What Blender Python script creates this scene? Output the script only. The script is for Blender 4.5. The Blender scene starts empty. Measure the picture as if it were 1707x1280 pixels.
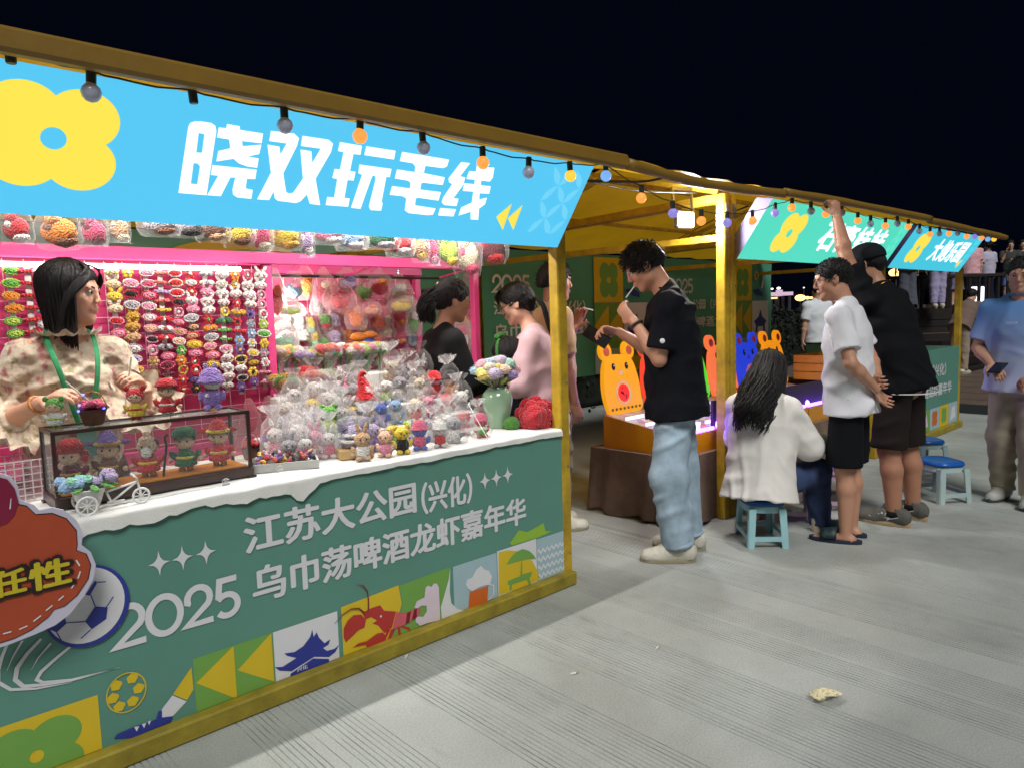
import bpy, math, random
import numpy as np
from mathutils import Vector, Matrix, noise as mnoise
from mathutils.geometry import tessellate_polygon
random.seed(7); rng = np.random.default_rng(7)
sc = bpy.context.scene
COL = sc.collection
# ---------------------------------------------------------------- camera
FPX = 1205.0; CAMH = 1.40
_n = np.array([.0288, .9996]); _n /= np.linalg.norm(_n)
_pitch = math.atan(114.6/FPX)
_up = -np.array([_n[0]*math.cos(_pitch), _n[1]*math.cos(_pitch), math.sin(_pitch)])
def _ray(px, py): return np.array([(px-853.5)/FPX, (py-640.)/FPX, 1.])
_X = _ray(2150, 488); _X = _X-_up*np.dot(_X, _up); _X /= np.linalg.norm(_X)
RW = np.array([_X, np.cross(_up, _X), _up])       # camera (right, down, forward) -> world
CAMP = np.array([0, 0, CAMH])
cam = bpy.data.cameras.new('camera'); camo = bpy.data.objects.new('camera', cam); COL.objects.link(camo)
cam.sensor_width = 36; cam.lens = FPX/1707*36; cam.clip_start = .05; cam.clip_end = 500
_r, _d, _f = RW[:, 0], RW[:, 1], RW[:, 2]
camo.matrix_world = Matrix(((_r[0], -_d[0], -_f[0], 0), (_r[1], -_d[1], -_f[1], 0), (_r[2], -_d[2], -_f[2], CAMH), (0, 0, 0, 1)))
sc.camera = camo
def at_y(px, py, y): r = RW@_ray(px, py); return CAMP+r*(y/r[1])
def at_z(px, py, z=0.): r = RW@_ray(px, py); return CAMP+r*((z-CAMH)/r[2])
def at_x(px, py, x): r = RW@_ray(px, py); return CAMP+r*(x/r[0])
def pix(p):
    c = RW.T@(np.array(p, float)-CAMP); return np.array([853.5+FPX*c[0]/c[2], 640+FPX*c[1]/c[2]])
# ---------------------------------------------------------------- night sky, flood light of the square, exposure
w = bpy.data.worlds.new('World'); sc.world = w; w.use_nodes = True
nt = w.node_tree; bg = nt.nodes['Background']
sky = nt.nodes.new('ShaderNodeTexSky'); sky.sky_type = 'NISHITA'; sky.sun_disc = False
SUN_EL, SUN_AZ = 50, -122     # the square's floods stand behind the camera to its left, high up
sky.sun_elevation = math.radians(-9); sky.sun_rotation = math.radians(90-SUN_AZ)
mx = nt.nodes.new('ShaderNodeMixRGB'); mx.blend_type = 'ADD'; mx.inputs[0].default_value = 1
mx.inputs[2].default_value = (.009, .018, .058, 1)
nt.links.new(sky.outputs[0], mx.inputs[1]); nt.links.new(mx.outputs[0], bg.inputs[0]); bg.inputs[1].default_value = .08
sun = bpy.data.lights.new('sun', 'SUN'); sun.energy = 2.25; sun.angle = math.radians(22); sun.color = (.985, 1, .955)
suno = bpy.data.objects.new('sun', sun); COL.objects.link(suno)
_e, _a = math.radians(SUN_EL), math.radians(SUN_AZ)
suno.rotation_euler = Vector((math.cos(_e)*math.cos(_a), math.cos(_e)*math.sin(_a), math.sin(_e))).to_track_quat('Z', 'Y').to_euler()
sc.view_settings.view_transform = 'Standard'; sc.view_settings.look = 'None'
sc.view_settings.exposure = 0; sc.view_settings.gamma = 1; sc.view_settings.use_curve_mapping = False
sc.cycles.use_denoising = True; sc.cycles.max_bounces = 8; sc.cycles.transparent_max_bounces = 24
sc.cycles.diffuse_bounces = 3; sc.cycles.glossy_bounces = 3; sc.cycles.transmission_bounces = 4
sc.cycles.sample_clamp_indirect = 4; sc.cycles.caustics_reflective = False; sc.cycles.caustics_refractive = False
# ================================================================ helpers
def srgb(r, g, b):
    f = lambda c: (c/255/12.92) if c/255 <= .04045 else ((c/255+.055)/1.055)**2.4
    return (f(r), f(g), f(b))
MATS = {}
def mat(name, col, rough=.7, metal=0., var=.12, vscale=12., bump=0., bscale=60., emit=None, es=1., coat=0., sheen=0., spec=.5, sss=0., kind='noise', stretch=None, trans=0., alpha=1.):
    """procedural principled material: colour varied by noise, fine relief from a second texture"""
    if name in MATS: return MATS[name]
    m = bpy.data.materials.new(name); m.use_nodes = True; MATS[name] = m
    n = m.node_tree; b = n.nodes['Principled BSDF']; L = n.links
    b.inputs['Roughness'].default_value = rough; b.inputs['Metallic'].default_value = metal
    b.inputs['Coat Weight'].default_value = coat; b.inputs['Sheen Weight'].default_value = sheen
    b.inputs['Specular IOR Level'].default_value = spec
    if trans: b.inputs['Transmission Weight'].default_value = trans
    if alpha < 1: b.inputs['Alpha'].default_value = alpha
    if sss: b.inputs['Subsurface Weight'].default_value = sss; b.inputs['Subsurface Scale'].default_value = .02
    tc = n.nodes.new('ShaderNodeTexCoord'); src = tc.outputs['Object']
    if stretch:
        mp = n.nodes.new('ShaderNodeMapping'); mp.inputs['Scale'].default_value = stretch; L.new(src, mp.inputs[0]); src = mp.outputs[0]
    if var > 0:
        nz = n.nodes.new('ShaderNodeTexNoise'); nz.inputs['Scale'].default_value = vscale; nz.inputs['Detail'].default_value = 5; nz.inputs['Roughness'].default_value = .62
        L.new(src, nz.inputs['Vector'])
        rp = n.nodes.new('ShaderNodeValToRGB')
        rp.color_ramp.elements[0].position = .3; rp.color_ramp.elements[1].position = .7
        lo = [max(0, c*(1-var)) for c in col]; hi = [min(1, c*(1+var)) for c in col]
        rp.color_ramp.elements[0].color = (*lo, 1); rp.color_ramp.elements[1].color = (*hi, 1)
        L.new(nz.outputs[0], rp.inputs[0]); L.new(rp.outputs[0], b.inputs['Base Color'])
    else: b.inputs['Base Color'].default_value = (*col, 1)
    if bump:
        if kind == 'voronoi':
            t = n.nodes.new('ShaderNodeTexVoronoi'); o_ = t.outputs['Distance']
        elif kind == 'wave':
            t = n.nodes.new('ShaderNodeTexWave'); t.inputs['Distortion'].default_value = 2.5; t.inputs['Detail'].default_value = 2; o_ = t.outputs['Fac']
        else:
            t = n.nodes.new('ShaderNodeTexNoise'); t.inputs['Detail'].default_value = 4; o_ = t.outputs[0]
        t.inputs['Scale'].default_value = bscale; L.new(src, t.inputs['Vector'])
        bp = n.nodes.new('ShaderNodeBump'); bp.inputs['Strength'].default_value = bump; bp.inputs['Distance'].default_value = .01
        L.new(o_, bp.inputs['Height']); L.new(bp.outputs[0], b.inputs['Normal'])
    if emit:
        b.inputs['Emission Color'].default_value = (*emit, 1); b.inputs['Emission Strength'].default_value = es
    return m
def yarn(rgb, name=None):      # crocheted wool
    return mat(name or 'yarn_%02x%02x%02x' % rgb, srgb(*rgb), .95, var=.18, vscale=60, bump=.9, bscale=150, kind='voronoi', sheen=.3, spec=.2)
def plain(rgb, rough=.6, **k): return mat('plain_%02x%02x%02x_%d' % (*rgb, int(rough*100)), srgb(*rgb), rough, **k)
def clear(name, tint, amount=.3, rough=.25):
    """thin film: mostly see-through, partly glossy and partly milky"""
    if name in MATS: return MATS[name]
    m = bpy.data.materials.new(name); m.use_nodes = True; MATS[name] = m
    n = m.node_tree; n.nodes.clear(); L = n.links
    out = n.nodes.new('ShaderNodeOutputMaterial'); tr = n.nodes.new('ShaderNodeBsdfTransparent')
    tr.inputs[0].default_value = (*[.75+.25*c for c in tint], 1)
    pr = n.nodes.new('ShaderNodeBsdfPrincipled'); pr.inputs['Base Color'].default_value = (*tint, 1); pr.inputs['Roughness'].default_value = rough
    tcn = n.nodes.new('ShaderNodeTexCoord'); nz = n.nodes.new('ShaderNodeTexNoise'); nz.inputs['Scale'].default_value = 40; nz.inputs['Detail'].default_value = 4
    L.new(tcn.outputs['Object'], nz.inputs['Vector'])
    bp = n.nodes.new('ShaderNodeBump'); bp.inputs['Strength'].default_value = .4; bp.inputs['Distance'].default_value = .01; L.new(nz.outputs[0], bp.inputs['Height']); L.new(bp.outputs[0], pr.inputs['Normal'])
    lw = n.nodes.new('ShaderNodeLayerWeight'); lw.inputs['Blend'].default_value = .35
    mr = n.nodes.new('ShaderNodeMapRange'); mr.inputs['To Min'].default_value = amount; mr.inputs['To Max'].default_value = min(1, amount+.24)
    L.new(lw.outputs['Facing'], mr.inputs['Value'])
    mxs = n.nodes.new('ShaderNodeMixShader'); L.new(mr.outputs[0], mxs.inputs[0]); L.new(tr.outputs[0], mxs.inputs[1]); L.new(pr.outputs[0], mxs.inputs[2]); L.new(mxs.outputs[0], out.inputs[0])
    return m
def glow(name, rgb, s):
    if name in MATS: return MATS[name]
    return mat(name, tuple(.25*c for c in srgb(*rgb)), .4, var=0, emit=srgb(*rgb), es=s)

class MB:
    def __init__(s): s.v = []; s.f = []
    def add(s, v, f):
        o = len(s.v); s.v += [tuple(map(float, p)) for p in v]; s.f += [tuple(i+o for i in q) for q in f]; return s
    def box(s, c, d, rot=None, bev=0.):
        x, y, z = [k/2 for k in d]; c = Vector(c)
        if bev and min(d) > 2.2*bev:
            b = bev; v = []
            for sx in (-1, 1):
                for sy in (-1, 1):
                    for sz in (-1, 1):
                        v += [(sx*x, sy*(y-b), sz*(z-b)), (sx*(x-b), sy*y, sz*(z-b)), (sx*(x-b), sy*(y-b), sz*z)]
            import itertools
            idx = {(i, j, k): ((i*2+j)*2+k)*3 for i in (0, 1) for j in (0, 1) for k in (0, 1)}
            f = []
            for a in range(3):
                for sgn in (0, 1):
                    o = [t for t in range(3) if t != a]; q = []
                    for (p, r) in ((0, 0), (1, 0), (1, 1), (0, 1)):
                        k = [0, 0, 0]; k[a] = sgn; k[o[0]] = p; k[o[1]] = r; q.append(idx[tuple(k)]+a)
                    f.append(q if (sgn ^ (a == 1)) else q[::-1])
            for a in range(3):      # edge strips along axis a
                o = [t for t in range(3) if t != a]
                for p in (0, 1):
                    for r in (0, 1):
                        k0 = [0, 0, 0]; k0[o[0]] = p; k0[o[1]] = r; k1 = list(k0); k1[a] = 1
                        q = [idx[tuple(k0)]+o[0], idx[tuple(k0)]+o[1], idx[tuple(k1)]+o[1], idx[tuple(k1)]+o[0]]
                        f.append(q if (p ^ r ^ (a == 1)) else q[::-1])
            for i in (0, 1):
                for j in (0, 1):
                    for k in (0, 1):
                        t = idx[(i, j, k)]; f.append((t, t+1, t+2) if (i+j+k) % 2 else (t+2, t+1, t))
        else:
            v = [(a, b, e) for a in (-x, x) for b in (-y, y) for e in (-z, z)]
            f = [(0, 1, 3, 2), (4, 6, 7, 5), (0, 4, 5, 1), (2, 3, 7, 6), (0, 2, 6, 4), (1, 5, 7, 3)]
        R = rot.to_matrix() if hasattr(rot, 'to_matrix') else rot
        return s.add([(R@Vector(p) if R is not None else Vector(p))+c for p in v], f)
    def bar(s, a, b, wx, wz, bev=0.):
        """box beam from a to b; wx across, wz in height"""
        a, b = Vector(a), Vector(b); d = b-a; z = d.normalized()
        up = Vector((0, 0, 1)) if abs(z.z) < .95 else Vector((0, 1, 0))
        x = up.cross(z).normalized(); y = z.cross(x)
        R = Matrix((x, y, z)).transposed(); return s.box((a+b)/2, (wx, wz, d.length), R, bev)
    def cone(s, a, b, ra, rb, n=12, caps=True):
        return s.tube([a, b], [ra, rb], n, caps)
    def tube(s, path, r, n=8, caps=True, flat=1.):
        P = [Vector(p) for p in path]; m = len(P); R = r if hasattr(r, '__len__') else [r]*m
        t0 = (P[1]-P[0]).normalized(); ref = Vector((0, 0, 1)) if abs(t0.z) < .9 else Vector((1, 0, 0))
        x = ref.cross(t0).normalized(); v = []
        for i in range(m):
            t = (P[min(i+1, m-1)]-P[max(i-1, 0)])
            t = t.normalized() if t.length > 1e-9 else t0
            x = (x-t*x.dot(t)); x = x.normalized() if x.length > 1e-6 else t.orthogonal().normalized()
            y = t.cross(x)
            for k in range(n):
                a = 2*math.pi*k/n; v.append(P[i]+(x*math.cos(a)+y*math.sin(a)*flat)*R[i])
        f = [(i*n+k, i*n+(k+1) % n, (i+1)*n+(k+1) % n, (i+1)*n+k) for i in range(m-1) for k in range(n)]
        if caps: f += [tuple(range(n))[::-1], tuple(range((m-1)*n, m*n))]
        return s.add(v, f)
    def ball(s, c, r, nu=12, nv=8, rot=None, fn=None):
        r = (r, r, r) if not hasattr(r, '__len__') else r; v = []; c = Vector(c)
        for j in range(nv+1):
            th = math.pi*j/nv
            for i in range(nu):
                ph = 2*math.pi*i/nu; p = Vector((math.sin(th)*math.cos(ph), math.sin(th)*math.sin(ph), math.cos(th)))
                k = fn(p) if fn else 1.
                q = Vector((p.x*r[0]*k, p.y*r[1]*k, p.z*r[2]*k)); v.append((rot@q if rot is not None else q)+c)
        f = []
        for j in range(nv):
            for i in range(nu):
                a, b, d, e = j*nu+i, j*nu+(i+1) % nu, (j+1)*nu+(i+1) % nu, (j+1)*nu+i
                f.append((a, e, d) if j == 0 else ((a, e, b) if j == nv-1 else (a, e, d, b)))
        return s.add(v, f)
    def lathe(s, prof, c=(0, 0, 0), n=20, fn=None):
        c = Vector(c); v = []; m = len(prof)
        for (r, z) in prof:
            for k in range(n):
                a = 2*math.pi*k/n; q = r*(fn(a, z) if fn else 1); v.append((c.x+q*math.cos(a), c.y+q*math.sin(a), c.z+z))
        return s.add(v, [(i*n+k, i*n+(k+1) % n, (i+1)*n+(k+1) % n, (i+1)*n+k) for i in range(m-1) for k in range(n)])
    def torus(s, c, R, r, nu=20, nv=8, rot=None, arc=2*math.pi):
        c = Vector(c); v = []; full = arc > 6.28
        m = nu if full else nu+1
        for i in range(m):
            a = arc*i/nu
            for j in range(nv):
                b = 2*math.pi*j/nv; q = Vector(((R+r*math.cos(b))*math.cos(a), (R+r*math.cos(b))*math.sin(a), r*math.sin(b))); v.append((rot@q if rot is not None else q)+c)
        return s.add(v, [(i*nv+j, ((i+1) % m)*nv+j, ((i+1) % m)*nv+(j+1) % nv, i*nv+(j+1) % nv) for i in range(nu) for j in range(nv)])
    def mesh(s, name='m', smooth=False):
        me = bpy.data.meshes.new(name); me.from_pydata(s.v, [], s.f); me.validate()
        if smooth: me.shade_smooth()
        return me
def R3(x=0, y=0, z=0): return (Matrix.Rotation(z, 3, 'Z')@Matrix.Rotation(y, 3, 'Y')@Matrix.Rotation(x, 3, 'X'))
def tag(o, label=None, cat=None, group=None, kind=None):
    if label: o['label'] = label
    if cat: o['category'] = cat
    if group: o['group'] = group
    if kind: o['kind'] = kind
    return o
def obj(name, me, m, parent=None, smooth=False, world=False, loc=None):
    """link a mesh (or MB) as one object; world=True: its vertices are in world space although it has a parent"""
    if isinstance(me, MB): me = me.mesh(name, smooth)
    o = bpy.data.objects.new(name, me); COL.objects.link(o)
    if m and not me.materials: me.materials.append(m)
    if parent:
        o.parent = parent
        if world: o.matrix_parent_inverse = parent.matrix_basis.inverted()
    if loc is not None: o.location = loc
    return o
def empty(name, loc, label=None, cat=None, group=None, rz=0, kind=None):
    o = bpy.data.objects.new(name, None); COL.objects.link(o); o.location = [float(k) for k in loc]; o.rotation_euler = (0, 0, rz); o.empty_display_size = .05
    return tag(o, label, cat, group, kind)
def sub(name, me, m, part, smooth=False):          # sub-part in the same space as its part
    o = obj(name, me, m, None, smooth); o.parent = part; return o
KIDS = {}
def copy_tree(o, loc=None, rz=None, label=None, parent=None, scale=None):
    c = o.copy(); COL.objects.link(c)
    if parent: c.parent = parent
    if loc is not None: c.location = [float(k) for k in loc]
    if rz is not None: c.rotation_euler = (0, 0, rz)
    if scale is not None: c.scale = (scale,)*3
    if label: c['label'] = label
    for ch in o.children: copy_tree(ch, parent=c)
    return c
ORD = ['first', 'second', 'third', 'fourth', 'fifth', 'sixth', 'seventh', 'eighth', 'ninth', 'tenth', 'eleventh', 'twelfth', 'thirteenth', 'fourteenth', 'fifteenth', 'sixteenth', 'seventeenth', 'eighteenth', 'nineteenth', 'twentieth']

# ---------------------------------------------------------------- flat print: polygons and strokes in a plane
def fill(mb, loops, f3):
    """loops: outer + holes as 2-D points; f3 maps a 2-D point to 3-D"""
    pts = [p for l in loops for p in l]
    tri = tessellate_polygon([[Vector((p[0], p[1], 0)) for p in l] for l in loops])
    ok = [t for t in tri if len(set(t)) == 3]
    v3 = [f3(p) for p in pts]; ff = []
    for t in ok:
        a, b, c = [pts[i] for i in t]
        ff.append(t if (b[0]-a[0])*(c[1]-a[1])-(b[1]-a[1])*(c[0]-a[0]) > 0 else t[::-1])
    mb.add(v3, ff)
def stroke(mb, pts, wd, f3, closed=False):
    P = [np.array(p, float) for p in pts]; n = len(P); Lh, Rh = [], []
    W = wd if hasattr(wd, '__len__') else [wd]*n
    for i in range(n):
        a = P[(i-1) % n] if (i > 0 or closed) else None; b = P[(i+1) % n] if (i < n-1 or closed) else None
        d1 = (P[i]-a) if a is not None else (b-P[i]); d2 = (b-P[i]) if b is not None else d1
        d1 = d1/(np.linalg.norm(d1)+1e-9); d2 = d2/(np.linalg.norm(d2)+1e-9)
        nn = np.array([-(d1+d2)[1], (d1+d2)[0]]); L_ = np.linalg.norm(nn)
        nn = nn/L_ if L_ > 1e-6 else np.array([-d1[1], d1[0]])
        c = max(.45, abs(nn@np.array([-d1[1], d1[0]]))); Lh.append(P[i]+nn*W[i]/2/c); Rh.append(P[i]-nn*W[i]/2/c)
    v = [f3(p) for p in Lh]+[f3(p) for p in Rh]; m = n if closed else n-1
    mb.add(v, [(n+i, n+(i+1) % n, (i+1) % n, i) for i in range(m)])
def circ(c, r, n=28, a0=0., a1=2*math.pi, ry=None):
    ry = ry or r; full = abs(a1-a0) > 6.28
    return [(c[0]+r*math.cos(a0+(a1-a0)*k/(n if full else n-1)), c[1]+ry*math.sin(a0+(a1-a0)*k/(n if full else n-1))) for k in range(n)]
def flower_loop(c, d, r, n=96, sx=1., sz=1., a0=math.pi/4):
    out = []
    for k in range(n):
        th = 2*math.pi*k/n; best = 0
        for i in range(4):
            e = th-(a0+i*math.pi/2); s_ = r*r-(d*math.sin(e))**2
            if s_ >= 0 and math.cos(e) > 0: best = max(best, d*math.cos(e)+math.sqrt(s_))
        out.append((c[0]+sx*best*math.cos(th), c[1]+sz*best*math.sin(th)))
    return out
_GL = {}
def text_mesh(body, x0, x1, z0, z1, f3, bold=.03, mb=None):
    """lettering filled into the box [x0,x1] x [z0,z1] of a plane; made heavy by shifted layers 0.1 mm apart"""
    if body not in _GL:
        c = bpy.data.curves.new('t', 'FONT'); c.body = body; c.resolution_u = 3
        o = bpy.data.objects.new('t', c); COL.objects.link(o)
        me = bpy.data.meshes.new_from_object(o.evaluated_get(bpy.context.evaluated_depsgraph_get()))
        _GL[body] = (np.array([tuple(v.co) for v in me.vertices]), [tuple(p.vertices) for p in me.polygons])
        bpy.data.objects.remove(o); bpy.data.curves.remove(c); bpy.data.meshes.remove(me)
    a, f = _GL[body]; lo, hi = a.min(0), a.max(0); bz = bold*(z1-z0); mb = mb or MB()
    e = [np.array(f3(p)) for p in ((0, 0), (1, 0), (0, 1))]; nn = np.cross(e[1]-e[0], e[2]-e[0]); nn = nn/np.linalg.norm(nn)
    u = (a[:, :2]-lo[:2])/(hi[:2]-lo[:2])
    for i, (dx, dz) in enumerate(((0, 0), (1, 0), (-1, 0), (0, .7), (0, -.7), (.7, .5), (-.7, -.5), (.7, -.5), (-.7, .5))):
        q = np.stack([x0+bz+u[:, 0]*(x1-x0-2*bz)+dx*bz, z0+bz+u[:, 1]*(z1-z0-2*bz)+dz*bz], 1)
        mb.add([np.array(f3(p))+nn*.0001*i for p in q], f)
        if bold <= 0: break
    return mb

# ---------------------------------------------------------------- implicit surfaces for bodies and clothes
class SDF:
    def __init__(s, lo, hi, h):
        s.h = h; s.lo = np.array(lo, np.float32); n = np.ceil((np.array(hi)-s.lo)/h).astype(int)+1
        s.ax = [s.lo[i]+h*np.arange(n[i], dtype=np.float32) for i in range(3)]; s.d = np.full(tuple(n), 9., np.float32)
    def _win(s, lo, hi, pad):
        sl = []
        for i in range(3):
            a = max(0, int((lo[i]-pad-s.lo[i])/s.h)); b = min(s.d.shape[i], int((hi[i]+pad-s.lo[i])/s.h)+2)
            if b <= a: return None, None
            sl.append(slice(a, b))
        g = np.stack(np.meshgrid(*[s.ax[i][sl[i]] for i in range(3)], indexing='ij'), -1); return tuple(sl), g
    def _put(s, sl, d, k, op):
        o = s.d[sl]
        if op == 'u':
            if k > 0: hh = np.clip(.5+.5*(o-d)/k, 0, 1); r = o*(1-hh)+d*hh-k*hh*(1-hh)
            else: r = np.minimum(o, d)
        else:
            d = -d
            if k > 0: hh = np.clip(.5-.5*(o-d)/k, 0, 1); r = o*(1-hh)+d*hh+k*hh*(1-hh)
            else: r = np.maximum(o, d)
        s.d[sl] = r
    def cap(s, a, b, ra, rb, k=.02, op='u', axis=None, sq=1., clip=None):
        """tapered capsule; axis + sq flatten it along a direction"""
        a, b = np.array(a, np.float32), np.array(b, np.float32); R = max(ra, rb)*max(1, 1/sq if sq < 1 else 1)
        sl, g = s._win(np.minimum(a, b)-R, np.maximum(a, b)+R, k+2*s.h)
        if sl is None: return s
        pa = g-a; ba = b-a; t = np.clip((pa@ba)/max(1e-9, ba@ba), 0, 1); q = pa-t[..., None]*ba
        if axis is not None:
            ax = np.array(axis, np.float32); ax = ax/np.linalg.norm(ax); c = q@ax; q = q+(c*(1/sq-1))[..., None]*ax
            d = (np.linalg.norm(q, axis=-1)-(ra+(rb-ra)*t))*min(1., .5+.5*sq)
        else: d = np.linalg.norm(q, axis=-1)-(ra+(rb-ra)*t)
        if clip is not None: d = np.maximum(d, (g-np.array(clip[0], np.float32))@np.array(clip[1], np.float32))
        s._put(sl, d, k, op); return s
    def ell(s, c, r, rot=None, k=.02, op='u'):
        c = np.array(c, np.float32); r = np.array(r, np.float32); R = r.max()
        sl, g = s._win(c-R, c+R, k+2*s.h)
        if sl is None: return s
        q = g-c
        if rot is not None: q = q@np.array(rot, np.float32)     # rot: columns are the ellipsoid's axes
        k0 = np.linalg.norm(q/r, axis=-1); k1 = np.linalg.norm(q/(r*r), axis=-1)+1e-9
        s._put(sl, k0*(k0-1)/k1, k, op); return s
    def cut(s, p, n, k=.0, lo=None, hi=None):
        """take away the side of a plane that n points to (within lo..hi)"""
        n = np.array(n, np.float32); n /= np.linalg.norm(n)
        lo = s.lo if lo is None else np.array(lo); hi = np.array([a[-1] for a in s.ax]) if hi is None else np.array(hi)
        sl, g = s._win(lo, hi, 0)
        if sl is None: return s
        s._put(sl, -((g-np.array(p, np.float32))@n), k, 's'); return s
    def nets(s):
        d = s.d; ins = d < 0; h = s.h
        c = np.zeros(tuple(k-1 for k in d.shape), np.int8)
        off = [(i, j, k) for i in (0, 1) for j in (0, 1) for k in (0, 1)]
        for (i, j, k) in off: c += ins[i:d.shape[0]-1+i, j:d.shape[1]-1+j, k:d.shape[2]-1+k]
        I = np.argwhere((c > 0) & (c < 8)); idx = np.full(c.shape, -1, np.int32); idx[tuple(I.T)] = np.arange(len(I))
        cv = {o: d[I[:, 0]+o[0], I[:, 1]+o[1], I[:, 2]+o[2]] for o in off}
        acc = np.zeros((len(I), 3), np.float32); cnt = np.zeros(len(I), np.float32)
        for o in off:
            for a in range(3):
                if o[a]: continue
                p = list(o); p[a] = 1; p = tuple(p); v0, v1 = cv[o], cv[p]; m = (v0 < 0) != (v1 < 0)
                t = np.where(m, v0/np.where(np.abs(v0-v1) < 1e-12, 1, v0-v1), 0)
                q = np.array(o, np.float32)[None].repeat(len(I), 0); q[:, a] = t; acc[m] += q[m]; cnt[m] += 1
        V = s.lo+(I+acc/np.maximum(cnt, 1)[:, None])*h; F = []
        for a in range(3):
            b, e = (a+1) % 3, (a+2) % 3
            sl0 = [slice(None)]*3; sl1 = [slice(None)]*3; sl0[a] = slice(0, -1); sl1[a] = slice(1, None)
            A, B = ins[tuple(sl0)], ins[tuple(sl1)]; E = np.argwhere(A != B)
            E = E[(E[:, b] > 0) & (E[:, e] > 0) & (E[:, b] < d.shape[b]-1) & (E[:, e] < d.shape[e]-1)]
            fl = A[tuple(E.T)]
            def cell(db, de): q = E.copy(); q[:, b] -= db; q[:, e] -= de; return idx[tuple(q.T)]
            q = np.stack([cell(1, 1), cell(0, 1), cell(0, 0), cell(1, 0)], 1); q[~fl] = q[~fl][:, ::-1]; F.append(q)
        return V, np.concatenate(F)
def vnoise(P, freq, seed, oct=3, warp=.6):
    """cheap smooth noise: warped sums of sines"""
    r = np.random.default_rng(seed); out = np.zeros(len(P)); amp = 1.
    Q = P*freq
    for o in range(oct):
        for _ in range(3):
            k = r.normal(size=3); k /= np.linalg.norm(k); k2 = r.normal(size=3)
            out += amp*np.sin(6.283*(Q@k)+warp*2*np.sin(Q@k2*4+r.uniform(0, 6))+r.uniform(0, 6))/3
        Q = Q*2.03; amp *= .5
    return out
def normals(V, F):
    N = np.zeros_like(V, dtype=np.float64)
    fn = np.cross(V[F[:, 2]]-V[F[:, 0]], V[F[:, 3]]-V[F[:, 1]])
    for i in range(4): np.add.at(N, F[:, i], fn)
    return N/(np.linalg.norm(N, axis=1)[:, None]+1e-12)
def mesh_np(V, F, name='m', smooth=True):
    me = bpy.data.meshes.new(name); V = np.asarray(V, np.float32); F = np.asarray(F, np.int32); n = F.shape[1]
    me.vertices.add(len(V)); me.vertices.foreach_set('co', V.ravel()); me.loops.add(F.size); me.loops.foreach_set('vertex_index', F.ravel())
    me.polygons.add(len(F)); me.polygons.foreach_set('loop_start', np.arange(0, F.size, n, dtype=np.int32))
    me.update(calc_edges=True); me.validate()
    if smooth: me.shade_smooth()
    return me
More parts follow.
